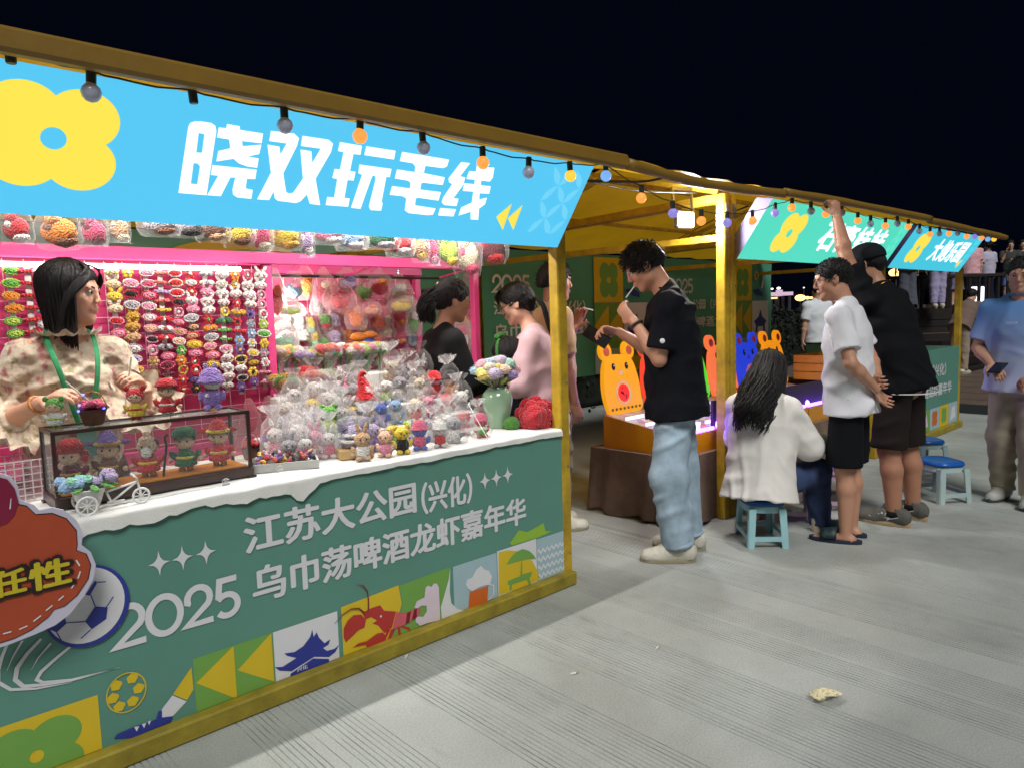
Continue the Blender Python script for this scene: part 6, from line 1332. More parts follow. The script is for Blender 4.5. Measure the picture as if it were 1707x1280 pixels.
# ---- tray of loose crochet pieces, wooden box with bag, other counter things
def tray():
    p = at_z(475, 778, .818); t = empty('tray', p, 'grey tray on the counter filled with little crochet pieces', 'tray', None, -.42); m = mat('grey_board', srgb(176, 176, 172), .6, var=.08)
    w_, d_, h_ = .25, .15, .032
    obj('bottom', MB().box((0, 0, .003), (w_, d_, .005)), m, t)
    for c, d in (((0, -d_/2, h_/2), (w_+.008, .008, h_)), ((0, d_/2, h_/2), (w_+.008, .008, h_)), ((-w_/2, 0, h_/2), (.0078, d_-.009, h_)), ((w_/2, 0, h_/2), (.0078, d_-.009, h_))): obj('wall', MB().box(c, d), m, t)
    rd = random.Random(6); cs = ['lilac', 'red', 'pink', 'white', 'grey', 'dark green', 'rose', 'yellow', 'black', 'maroon', 'peach', 'purple', 'coral']; M = Matrix.Translation(t.location)@Matrix.Rotation(-.42, 4, 'Z')
    for k in range(44):
        c = cs[k % len(cs)]; q = Vector((rd.uniform(-.108, .108), rd.uniform(-.058, .058), .018+.016*rd.random()+.012*(k % 3))); r = rd.uniform(.011, .018)
        o = empty('crochet_charm', M@q, '%s little crochet charm lying in the grey tray' % c, 'charm', 'loose crochet charms in the grey tray', rd.uniform(0, 6)); o.rotation_euler = (rd.uniform(-1, 1), rd.uniform(-1, 1), rd.uniform(0, 6))
        cp_('charm_body', 'ch%d' % (k % 4), [lambda b: b.ball((0, 0, 0), (.018, .012, .010), 9, 6), lambda b: b.ball((0, 0, 0), .013, 9, 7), lambda b: b.cone((0, 0, -.014), (0, 0, .016), .013, .003, 8), lambda b: b.torus((0, 0, 0), .011, .006, 12, 6)][k % 4], Y_(c), o); cp_('charm_detail', 'chd', lambda b: b.ball((.010, 0, .010), .006, 7, 5), Y_(cs[(k*5+3) % len(cs)]), o)
tray()
def box_bag():
    p = at_z(592, 762, .818); t = empty('gift_box', p, 'wooden tray box holding a lilac cat eared plush in a clear bag', 'gift box', None, -.30)
    obj('box', MB().box((0, 0, .022), (.145, .085, .040), None, .003), mat('pale_wood', srgb(190, 156, 108), .6, var=.2, vscale=6, stretch=(1, 8, 8)), t); obj('label', MB().box((.0, -.0435, .022), (.05, .001, .014)), mat('label_cream', srgb(216, 196, 156), .6), t)
    l = yarn((176, 164, 196), 'yarn_lilac_grey'); obj('plush_body', MB().ball((0, 0, .085), (.062, .034, .055), 16, 10).mesh('b', True), l, t); obj('plush_stripes', MB().torus((0, 0, .075), .056, .008, 20, 6, R3(0, 0, 0)).torus((0, 0, .10), .05, .008, 20, 6).mesh('s', True), Y_('white'), t)
    for q in (-1, 1): obj('ear', MB().cone((q*.045, 0, .125), (q*.064, 0, .165), .024, .003, 10), yarn((110, 100, 132), 'yarn_slate'), t)
    mb = MB(); o = len(mb.v); mb.lathe([(.02, .042), (.072, .045), (.082, .08), (.082, .13), (.066, .165), (.03, .178), (.001, .18)], n=24, fn=lambda a, z: 1+.05*math.sin(a*7+z*50)); mb.v = [(x, y*.6, z) for x, y, z in mb.v]; obj('bag', mb.mesh('bag', True), FILM, t)
box_bag()
def vase():
    p = at_y(830, 700, 2.80); t = empty('vase', (p[0], 2.80, .818), 'celadon green vase holding pastel yarn flowers at the counter end', 'vase'); mv = mat('celadon_glaze', srgb(138, 170, 142), .12, var=.06, vscale=4, coat=.6)
    obj('vase_body', MB().lathe([(.001, 0), (.050, 0), (.054, .004), (.062, .05), (.078, .115), (.083, .150), (.076, .180), (.058, .200), (.048, .206), (.052, .214), (.046, .214), (.044, .19)], n=36).mesh('v', True), mv, t)
    rd = random.Random(14); cs = ['pink', 'mint', 'lilac', 'cream', 'pale blue', 'purple', 'peach', 'yellow', 'lime']; base = Vector(t.location)
    bq = empty('yarn_bouquet', base+Vector((0, 0, .2)), 'bouquet of fluffy pastel yarn flowers standing in the green vase', 'bouquet')
    for k in range(26):
        a = k*2.4; r = .125*math.sqrt((k+.5)/26); q = Vector((r*math.cos(a), r*math.sin(a)*.8, .135-.9*r*r/.125*.5+rd.uniform(-.01, .02))); c = cs[k % len(cs)]
        obj('stem', MB().tube(smooth_path([(.01*math.cos(a), .01*math.sin(a), -.10), (q.x*.35, q.y*.35, .02), tuple(q)], 6), .0022, 5), mat('clear_stem', (.6, .66, .5), .3), bq)
        fm = yarn(tuple(int(v_*.7+255*.3) for v_ in CN[c]), 'fluff_'+c); s_ = rd.uniform(.030, .040); mb = MB(); mb.ball(q, (s_, s_, s_*.8), 12, 8)
        for _ in range(90):
            d = Vector((rd.gauss(0, 1), rd.gauss(0, 1), rd.gauss(0, 1))).normalized(); e = Vector((d.x*s_, d.y*s_, d.z*s_*.8)); tg = d.orthogonal().normalized()*.0022
            mb.add([q+e*.9-tg, q+e*.9+tg, q+e*1.32], [(0, 1, 2)])
        obj('bloom', mb.mesh('bloom', False), fm, bq)
    for k in range(16): a = k*.9; obj('leaf', MB().ball((.085*math.cos(a), .07*math.sin(a), .045+.02*(k % 3)), (.045, .012, .005), 8, 5, R3(0, -.5, a)).mesh('l', True), yarn((206, 214, 150), 'fluff_leaf') if k % 2 else Y_('lime'), bq)
vase()
def rose():
    p = at_z(893, 712, .82); t = empty('yarn_rose', p+np.array([0, .0, .055]), 'big dark red yarn rose at the right end of the counter', 'yarn flower'); rd = random.Random(3); my = yarn((182, 22, 40)); t.scale = (1.22,)*3
    f = Vector((RW[:, 2]*-1).tolist()); q = f.to_track_quat('Z', 'Y').to_matrix()
    for ring_, (n, R, tz) in enumerate(((3, .016, .05), (5, .034, .035), (7, .052, .015), (9, .066, -.01))):
        for k in range(n):
            a = 2*math.pi*k/n+ring_*.5; loc = q@Vector((R*math.cos(a), R*math.sin(a), tz)); M = q@R3(0, 0, a)@R3(0, .9-.25*ring_, 0); obj('petal', MB().ball(loc, (.026, .030, .010), 12, 7, M, lambda p_: 1+.06*math.sin(p_.y*9)).mesh('p', True), my, t)
    p = at_z(853, 714, .82); c = obj('yarn_cactus', MB().ball((0, 0, .024), (.046, .042, .038), 18, 12, None, lambda p_: 1+.05*math.cos(10*math.atan2(p_.y, p_.x))).mesh('c', True), yarn((70, 130, 40)), None, loc=p); tag(c, 'small green knitted dome beside the red rose', 'yarn ball')
rose()
# acrylic riser in front of the vase, with more gift bags
def riser():
    p = at_z(795, 735, .818); t = empty('acrylic_riser', p, 'clear acrylic display riser beside the green vase', 'display riser', None, -.1); mg = clear('acrylic', (.9, .92, .92), .06, .05)
    for k in range(2): obj('shelf', MB().box((-.03, .09*k, .06+.07*k), (.16, .085, .004)), mg, t); obj('riser_wall', MB().box((-.03, .045+.09*k, .03+.06*k), (.16, .003, .06+.06*k)), mg, t)
    me = mat('acrylic_edge', (.8, .82, .82), .2, var=0)
    obj('edge', MB().bar((.052, -.02, .002), (.052, .14, .16), .003, .003), me, t)
riser()
plush((at_y(797, 700, 2.66)[0], 2.64, .818), -.4, .95, 'red', 'green', 'none', 'red and green crochet plant pot in a clear bag near the acrylic riser', 'rose', FILM, None, 'crochet_pot', 'crochet pot')
# gift bags standing near the tray
for i, (px, y, c, c2, s_, nm) in enumerate(((500, 2.86, 'white', 'pink', 1.35, 'tall white'), (525, 2.80, 'pink', 'red', 1.1, 'pink'), (548, 2.76, 'white', 'rose', 1.0, 'small white'), (486, 2.92, 'grey', 'white', 1.2, 'grey'))):
    plush((at_y(px, 740, y)[0], y, .819), -.5, s_, c, c2, 'long', '%s organza gift bag with plush standing behind the grey tray' % nm, None, ORG, 'organza gift bags behind the tray', 'gift_bag', 'gift bag')
_rd = random.Random(31)
for i in range(16):      # more wrapped toys heaped at the left of the steps
    px = 462+i*9.5+_rd.uniform(-4, 4); y = 2.90+.05*(i % 4); c, c2 = [('white', 'pink'), ('grey', 'white'), ('cream', 'lilac'), ('white', 'mint'), ('pink', 'white'), ('lilac', 'white'), ('yellow', 'white')][i % 7]
    plush((at_y(px, 700, y)[0], y, .83+.05*(i % 4)), _rd.uniform(-1, .2), _rd.uniform(1.05, 1.3), c, c2, ['long', 'round', 'none', 'cat'][i % 4], '%s crochet toy, %s from left in the heap behind the tray' % (c, ORD[i]), None, [ORG, FILM, None][i % 3], 'crochet toys heaped behind the tray')
hb = obj('display_step', MB().box((1.52, 2.99, .858), (.42, .20, .076), None, .006), mat('step_white', (0, 0, 0))); tag(hb, 'low white step under the heap of wrapped toys behind the tray', 'display step')
for i, (px, y, nm) in enumerate(((418, 3.28, 'left'), (450, 3.30, 'right'))):
    mb = MB(); mb.lathe([(.001, 0), (.075, 0), (.07, .04), (.045, .14), (.012, .22), (.001, .225)], n=20, fn=lambda a, z: 1+.07*math.sin(a*7+z*30)); o = obj('organza_pouch', mb.mesh('p', True), ORGP if i == 0 else ORG, None, loc=(at_y(px, 720, y)[0], y, .83)); tag(o, '%s organza pouch with pointed top below the pink grid' % ['pink', 'white'][i], 'pouch')
sh = obj('rear_shelf', MB().box((1.35, 3.32, .80), (1.7, .26, .03)), M_pink); tag(sh, 'pink shelf board below the hair clip grid', 'shelf')
# wire basket at the left edge
def wire_basket():
    p = at_y(20, 745, 2.98); t = empty('wire_basket', (p[0], 2.98, .818), 'white wire basket with pink gift bags at the left edge', 'wire basket'); mw = mat('white_wire', (0, 0, 0)); mb = MB()
    for z in np.linspace(.0, .14, 7): mb.tube([(-.16, -.09, z), (.16, -.09, z), (.16, .09, z), (-.16, .09, z), (-.16, -.09, z)], .0022, 5)
    for x in np.linspace(-.16, .16, 14): mb.cone((x, -.09, 0), (x, -.09, .14), .002, .002, 5); mb.cone((x, .09, 0), (x, .09, .14), .002, .002, 5)
    tag(obj('wire_mesh', mb, mw, t), kind='stuff')
    for i, (x, c) in enumerate(((-.08, 'pink'), (0.02, 'rose'), (.10, 'peach'))): b = MB(); b.lathe([(.001, .01), (.05, .01), (.055, .06), (.04, .12), (.012, .16), (.02, .18)], n=16, fn=lambda a, z: 1+.09*math.sin(a*6+i)); g_ = obj('gift_bag', b.mesh('g', True), ORGP, None, loc=(p[0]+x, 2.98, .82)); tag(g_, '%s pink organza bag in the white wire basket' % ['left', 'middle', 'right'][i], 'gift bag', 'bags in the wire basket')
wire_basket()
# binder clips on the cloth hem
for i, (px, py) in enumerate(((376, 806), (466, 784))):
    p = at_y(px, py, 2.482); t = empty('binder_clip', p, 'white flower shaped clip holding the cloth hem, %s one' % ['left', 'right'][i], 'clip', 'clips on the cloth hem'); m = mat('clip_white', (.7, .7, .7), .3)
    obj('jaw', MB().box((0, -.004, 0), (.024, .008, .008), None, .001), m, t)
    for q in (-1, 0, 1): obj('loop', MB().torus((q*.006, -.004, .011+.003*(q == 0)), .006, .0012, 12, 5, R3(math.pi/2, 0, 0)), m, t)

# ---- bright rear tiers in the alcove: bouquets, hats, flowers
def alcove():
    m = M_white_cl
    for i, (x0, x1, y0, y1, z) in enumerate(((1.70, 2.62, 3.66, 3.92, 1.09), (1.66, 2.40, 3.30, 3.56, .965))):
        s = obj('display_step', MB().box(((x0+x1)/2, (y0+y1)/2, z/2), (x1-x0, y1-y0, z), None, .012), m); tag(s, ['upper white clothed step in the pink alcove', 'lower white clothed step in front of the alcove'][i], 'display step', 'white steps in the pink alcove')
    lp = empty('shelf_lamp', (1.86, 4.02, 1.55), 'bright lamp on the rail in the pink alcove', 'lamp')
    obj('shade', MB().lathe([(.012, .05), (.02, .05), (.05, 0), (.048, 0)], n=16).mesh('s', True), mat('lamp_shade', (.7, .7, .68), .4), lp); obj('lamp_bulb', MB().ball((0, 0, .008), .022, 12, 8).mesh('b', True), glow('lamp_bulb', (255, 244, 226), 10), lp)
    l = bpy.data.lights.new('lamp_light', 'POINT'); l.energy = 15; l.color = (1, .93, .82); l.shadow_soft_size = .05; lo = bpy.data.objects.new('lamp_light', l); COL.objects.link(lo); lo.parent = lp; lo.location = (0, -.02, -.04)
    rd = random.Random(22)
    def bouquet(px, py, y, z, s, cs, label, wrap=ORG):
        p = at_y(px, py, y); t = empty('wrapped_bouquet', (p[0], y, z), label, 'bouquet', 'wrapped crochet bouquets on the rear steps', rd.uniform(-.6, .6)); t.scale = (s,)*3
        for k in range(7): a = k*.9; r = .0 if k == 0 else .034; c = cs[k % len(cs)]; cp_('bloom', 'bqb%d' % k, lambda b: b.ball((r*math.cos(a), r*math.sin(a), .115+.01*(k % 2)), (.027, .027, .021), 9, 6, None, lambda q: 1+.2*math.sin(q.x*13)*math.sin(q.y*11)), Y_(c), t)
        for k in range(4): a = k*1.57+.4; cp_('leaf', 'bql%d' % k, lambda b: b.ball((.046*math.cos(a), .046*math.sin(a), .095), (.024, .009, .004), 7, 4, R3(0, -.6, a)), Y_('green' if k % 2 else 'lime'), t)
        cp_('wrap', 'bqw', lambda b: b.lathe([(.012, 0), (.016, .03), (.034, .07), (.062, .12), (.066, .14)], n=16, fn=lambda a, z: 1+.07*math.sin(a*6+z*30)), wrap, t); cp_('stems', 'bqs', lambda b: b.cone((0, 0, 0), (0, 0, .10), .006, .010, 8), Y_('green'), t)
    B = [(475, 3.80, 1.09, ['lime', 'yellow'], 'lime and yellow'), (510, 3.84, 1.09, ['white', 'mint', 'pink'], 'white and mint'), (542, 3.82, 1.09, ['cream', 'pink'], 'cream'), (578, 3.76, 1.09, ['orange', 'yellow'], 'orange'), (606, 3.80, 1.09, ['orange', 'gold'], 'golden'), (548, 3.70, 1.09, ['red', 'coral'], 'red tulip'), (586, 3.70, 1.09, ['red', 'white', 'coral'], 'red and white'), (612, 3.70, 1.09, ['white', 'lime', 'pink'], 'white daisy'), (634, 3.72, 1.09, ['white', 'cream', 'lime'], 'cream daisy'),
         (470, 3.42, .965, ['yellow', 'gold'], 'yellow rose'), (492, 3.40, .965, ['yellow', 'white'], 'yellow and white'), (515, 3.44, .965, ['rose', 'pink', 'red'], 'rose red'), (538, 3.42, .965, ['yellow', 'lime'], 'yellow lime'), (522, 3.36, .965, ['red', 'coral'], 'deep red'), (480, 3.34, .965, ['gold', 'green'], 'green and gold'), (560, 3.40, .965, ['grey', 'white'], 'grey and white'), (585, 3.42, .965, ['grey', 'lilac'], 'grey lilac')]
    nms = ['apricot', 'scarlet', 'ivory', 'violet', 'buttercup', 'carmine', 'snow white', 'lemon', 'salmon', 'mauve', 'jade', 'sunny']; cc = [['orange', 'cream'], ['red', 'pink'], ['white', 'cream'], ['purple', 'lilac'], ['yellow', 'lime'], ['red', 'green'], ['white', 'pale blue'], ['yellow', 'white'], ['coral', 'pink'], ['lilac', 'pink'], ['green', 'lime', 'red'], ['yellow', 'orange']]
    for k in range(12): B.append((462+k*15, 3.70+.09*(k % 3), 1.09, cc[k], nms[k]))
    for (px, y, z, cs, nm) in B: bouquet(px, 600, y, z, rd.uniform(1.0, 1.25), cs, '%s crochet bouquet on the %s white step behind the counter' % (nm, 'upper' if z > 1 else 'lower'))
    p = at_y(508, 610, 3.70); t = empty('crochet_hat', (p[0], 3.68, 1.092), 'red crochet hat with wide brim on the upper white step', 'hat'); obj('brim', MB().lathe([(.001, .004), (.07, .004), (.072, .010), (.03, .014)], n=24).mesh('b', True), Y_('red'), t); obj('crown', MB().lathe([(.045, .012), (.05, .03), (.045, .055), (.02, .064), (.001, .064)], n=24).mesh('c', True), Y_('red'), t)
    p = at_y(612, 570, 3.98); t = empty('plush_cushion', (p[0], 4.0, 1.0), 'blue and orange knitted cushion toy behind the bouquets', 'cushion'); obj('cushion_body', MB().ball((0, 0, .20), (.085, .05, .10), 16, 10).mesh('b', True), yarn((40, 90, 220)), t); obj('cushion_trim', MB().ball((-.06, -.02, .29), (.06, .03, .03), 12, 8).ball((.02, -.02, .30), (.06, .03, .025), 12, 8).mesh('t', True), Y_('orange'), t)
    p = at_y(630, 575, 3.82); t = empty('crochet_purse', (p[0], 3.86, 1.09), 'white purse with red crochet strawberries on the upper step', 'purse'); obj('purse_body', MB().ball((0, 0, .075), (.075, .035, .06), 16, 10).mesh('b', True), Y_('white'), t)
    for k in range(6): obj('strawberry', MB().ball((-.045+.018*k, -.033, .07+.018*(k % 2)), (.011, .006, .012), 8, 6), Y_('red'), t)
alcove()

# ---- cut-out board leaning at the left edge
def standee():
    yb = 2.40; Zs = lambda l: [tuple(at_y(u*.297, 780+v*.297, yb)[[0, 2]]) for u, v in l]
    outer = Zs([(-150, 28), (0, 28), (60, 45), (100, 100), (118, 180), (190, 205), (220, 235), (290, 220), (360, 235), (430, 290), (465, 360), (458, 430), (510, 470), (538, 540), (525, 620), (470, 720), (390, 820), (310, 880), (200, 930), (60, 985), (0, 1005), (-150, 1030)])
    t = empty('cutout_board', (.12, yb, 0), 'cut-out advertising board with yellow characters on rust red, left of the counter', 'cutout board')
    mb = MB(); fill(mb, [outer], lambda p: (p[0], yb, p[1])); fill(mb, [outer], lambda p: (p[0], yb+.012, p[1])); n = len(outer)
    mb.add([(p[0], yb, p[1]) for p in outer]+[(p[0], yb+.012, p[1]) for p in outer], [(i, (i+1) % n, (i+1) % n+n, i+n) for i in range(n)]); obj('board', mb, mat('board_white', srgb(206, 200, 220), .5, var=.04), t, world=True)
    F = lambda k: (lambda p: (p[0], yb-.0015*k, p[1]))
    inner = [(100, 205), (150, 215), (200, 262), (290, 255), (370, 285), (425, 350), (430, 430), (425, 460), (480, 480), (505, 540), (490, 620), (430, 710), (360, 770), (300, 790), (270, 830), (180, 900), (80, 950), (0, 975), (-150, 990), (-150, 240), (60, 240)]
    mb = MB(); fill(mb, [Zs([(x+(x-150)*.018, y+(y-600)*.018) for x, y in inner])], F(1)); obj('outline_print', mb, I_blk, t, world=True)
    mb = MB(); fill(mb, [Zs(inner)], F(2)); obj('rust_print', mb, mat('rust_print', srgb(176, 74, 44), .5, var=.05), t, world=True)
    mb = MB(); fill(mb, [Zs([(-150, 50), (0, 50), (40, 60), (80, 110), (102, 190), (80, 262), (40, 308), (0, 322), (-150, 330)])], F(3)); obj('drop_print', mb, mat('wine_print', srgb(132, 26, 60), .5, var=.05), t, world=True)
    mb = MB(); fill(mb, [Zs([(58, 165), (62, 168), (58, 225), (50, 228)]), ][0:1], F(4)); obj('shine_print', mb, M_wht, t, world=True)
    for i, (ch, a, b) in enumerate((('任', (-45, 735), (140, 540)), ('性', (165, 712), (390, 497)))):
        pa, pb = Zs([a, b]); 
        for nm, k, bold, mm, gr in (('character_outline', 5, .085, I_blk, .012), ('character_print', 6, .045, mat('ochre_print', srgb(206, 186, 40), .5, var=.05), 0)): obj(nm, text_mesh(ch, pa[0]-gr, pb[0]+gr, pa[1]-gr+.008*i, pb[1]+gr+.008*i, F(k), bold), mm, t, world=True)
    for q in ([(425, 512), (445, 545)], [(448, 575), (435, 615)], [(412, 650), (398, 670)], [(355, 712), (325, 738)], [(292, 765), (255, 795)], [(228, 822), (185, 855)], [(152, 880), (105, 900)], [(62, 912), (15, 925)]): mb = MB(); stroke(mb, Zs(q), .004, F(4)); obj('stitch_print', mb, M_wht, t, world=True)
    obj('prop_leg', MB().bar((.15, yb+.02, .42), (.15, yb+.07, .0), .03, .015), mat('board_white', (0, 0, 0)), t, world=True)
    # the ball and swooshes belong to the counter print behind it
    c = Zs([(492, 770)])[0]; Zc = lambda l: [tuple(at_y(u*.297, 780+v*.297, YF)[[0, 2]]) for u, v in l]
    cc = Zc([(490, 770)])[0]
    printed('printed_football', [circ(cc, .118, 40, ry=.128)], 7, I_blu); printed('printed_football_white', [circ((cc[0]-.004, cc[1]+.004), .108, 40, ry=.118)], 8, M_wht)
    printed('printed_football_patch', [Zc([(475, 855), (530, 770), (600, 775), (592, 840), (510, 898)]), Zc([(250, 890), (350, 800), (370, 865), (315, 915)]), Zc([(475, 705), (530, 625), (540, 640), (500, 710)])], 9, I_blu)
    for l in ([(370, 862), (475, 855)], [(530, 770), (505, 705)], [(592, 775), (632, 715)], [(505, 900), (450, 950)], [(315, 915), (340, 960)], [(540, 635), (590, 632)]): mb = MB(); stroke(mb, Zc(l), .003, FP(9)); sub_w('printed_football_seam', mb, I_blu, cp)
    for l, w_ in (([(230, 955), (150, 1040), (95, 1120), (85, 1185), (130, 1222), (250, 1212), (400, 1190), (670, 1116)], [.008, .010, .012, .012, .011, .008, .005, .001]), ([(430, 970), (320, 1060), (230, 1140), (205, 1185), (240, 1200), (400, 1182), (668, 1118)], [.008, .009, .010, .010, .008, .004, .001]), ([(40, 985), (10, 1060), (-10, 1130), (-10, 1200), (60, 1240), (200, 1235), (400, 1200)], [.008, .009, .010, .010, .009, .006, .001]), ([(125, 965), (70, 1060), (38, 1135)], [.007, .004, .001]), ([(285, 980), (215, 1060), (175, 1130)], [.007, .004, .001])):
        mb = MB(); stroke(mb, [tuple(p) for p in smooth_path([(a, b, 0) for a, b in Zc(l)], 24)] if False else Zc(l), w_, FP(3)); sub_w('printed_swoosh', mb, M_wht, cp)
standee()

# ---- assumed lamps added under the roof, unseen behind the sign, to light the goods
def assumed_tube_lamps():
    for i, (x, y, e) in enumerate(((.75, 2.92, 16), (2.0, 2.92, 23))):
        t = empty('tube_lamp', (x, y, 2.10), '%s assumed LED tube lamp under the stall roof, hidden behind the blue sign' % ['left', 'right'][i], 'lamp', 'assumed tube lamps under the stall roof')
        obj('lit_tube', MB().cone((-.5, 0, 0), (.5, 0, 0), .014, .014, 10), glow('assumed_led_tube', (255, 244, 236), 6), t); obj('fitting', MB().box((0, 0, .03), (1.06, .04, .03), None, .004), M_wht, t)
        l = bpy.data.lights.new('assumed_tube_glow', 'AREA'); l.shape = 'RECTANGLE'; l.size = 1.0; l.size_y = .03; l.energy = e; l.color = (1, .95, .90); lo = bpy.data.objects.new('assumed_tube_glow', l); COL.objects.link(lo); lo.parent = t; lo.location = (0, 0, -.018)
assumed_tube_lamps()
# ================================================================ string of bulbs
def bulbs():
    z4 = lambda u, v: (1180+u*.3087, 300+v*.3087)
    L = [(20, 120, 'n'), (152, 155, 'w'), (325, 185, 'n'), (475, 210, 'w'), (600, 228, 'o'), (706, 247, 'w'), (805, 272, 'o'), (881, 288, 'w'), (951, 294, 'y'), (1010, 294, 'b'), (1069, 331, 'o'), (1122, 356, 'v'), (1169, 369, 'o'), (1212, 372, 'v')]
    L += [(*z4(u, v), c) for u, v, c in ((240, 222, 'o'), (362, 180, 'v'), (453, 152, 'o'), (557, 170, 'w'), (637, 186, 'o'), (722, 180, 'w'), (810, 222, 'o'), (878, 238, 'w'), (958, 250, 'o'), (1023, 238, 'w'), (1082, 255, 'o'), (1142, 278, 'w'), (1200, 294, 'o'), (1250, 292, 'w'), (1302, 292, 'o'), (1348, 290, 'w'), (1398, 307, 'o'), (1440, 308, 'v'), (1478, 316, 'o'), (1512, 322, 'b'), (1545, 322, 'y'))]
    G = {'o': glow('bulb_orange', (255, 150, 66), 1.25), 'y': glow('bulb_yellow', (255, 186, 60), 1.3), 'b': glow('bulb_blue', (120, 176, 240), 1.0), 'v': glow('bulb_violet', (150, 140, 226), .8), 'w': mat('bulb_unlit', srgb(190, 190, 214), .15, var=.03, coat=.5)}
    nm = {'o': 'orange lit', 'y': 'yellow lit', 'b': 'blue lit', 'v': 'violet', 'w': 'unlit white', 'n': 'empty'}
    t = empty('string_light', (1, 2.17, 2.0), 'string of round party bulbs on a black cable along the stall roof edges', 'string light'); mk = mat('socket_black', (.012, .02, .016), .5, var=0); pts = []
    for i, (px, py, c) in enumerate(L):
        y = 2.175; p = at_y(px, py, y); r = .0255; tilt = R3(0, .08*math.sin(i*2.1), 0); up = tilt@Vector((0, 0, 1)); P = Vector(p)
        s = obj('socket', MB().tube([P+up*(r*.75), P+up*(r*.9), P+up*(r*2.3), P+up*(r*2.45)], [.011, .0125, .0125, .010], 10), mk, t, world=True)
        if c != 'n': b = obj('bulb', MB().lathe([(.001, -r), (r*.55, -r*.84), (r*.9, -r*.42), (r, .05*r), (r*.86, r*.5), (r*.5, r*.86), (.0105, r)], p, 16).mesh('b', True), G[c], t, world=True)
        pts.append(np.array(P+up*(r*2.2)))
    W_ = []
    for a, b in zip(pts[:-1], pts[1:]):
        for k in range(8): u = k/8; q = a+(b-a)*u; q = q+np.array([0, .002*math.sin(u*20), -.018*4*u*(1-u)*np.linalg.norm(b-a)*2+.0015*math.sin(u*37)]); W_.append(q)
    W_.append(pts[-1]); obj('cable', MB().tube(W_, .0028, 6).mesh('c', True), mk, t, world=True)
bulbs()
# loose black cables under the roof of the middle bay
for i, l in enumerate(([(948, 302, 2.3), (1020, 303, 2.3), (1075, 303, 2.3), (1118, 294, 2.2)], [(955, 297, 2.35), (1060, 318, 2.5), (1160, 322, 2.6)])):
    c = obj('power_cable', MB().tube(smooth_path([at_y(*q) for q in l], 14), .007 if i == 0 else .004, 6).mesh('c', True), mat('socket_black', (0, 0, 0))); tag(c, ['thick black cable hanging under the middle bay roof', 'thin cable sagging under the middle bay roof'][i], 'cable')
# flood lamp under the middle roof
def flood():
    p = at_y(1145, 366, 2.68); t = empty('flood_lamp', p, 'bright white flood lamp hanging under the yellow roof', 'lamp'); f = look(0, -1); t.rotation_euler = (0, 0, math.atan2(-f[0], f[1])+math.pi+.5)
    obj('housing', MB().box((0, .03, 0), (.14, .05, .105), None, .008), mat('lamp_grey', (.25, .25, .26), .4), t); obj('lit_panel', MB().box((0, .0035, 0), (.118, .004, .086)), glow('flood_panel', (250, 250, 255), 40), t)
    obj('bracket', MB().bar((-.08, .03, .02), (-.08, .05, .20), .01, .02).bar((.08, .03, .02), (.08, .05, .20), .01, .02).bar((-.085, .05, .2), (.085, .05, .2), .01, .02), M_hook, t)
    l = bpy.data.lights.new('flood_light', 'POINT'); l.energy = 42; l.shadow_soft_size = .05; l.color = (.97, .98, 1); lo = bpy.data.objects.new('flood_light', l); COL.objects.link(lo); lo.parent = t; lo.location = (0, -.07, -.02)
flood()

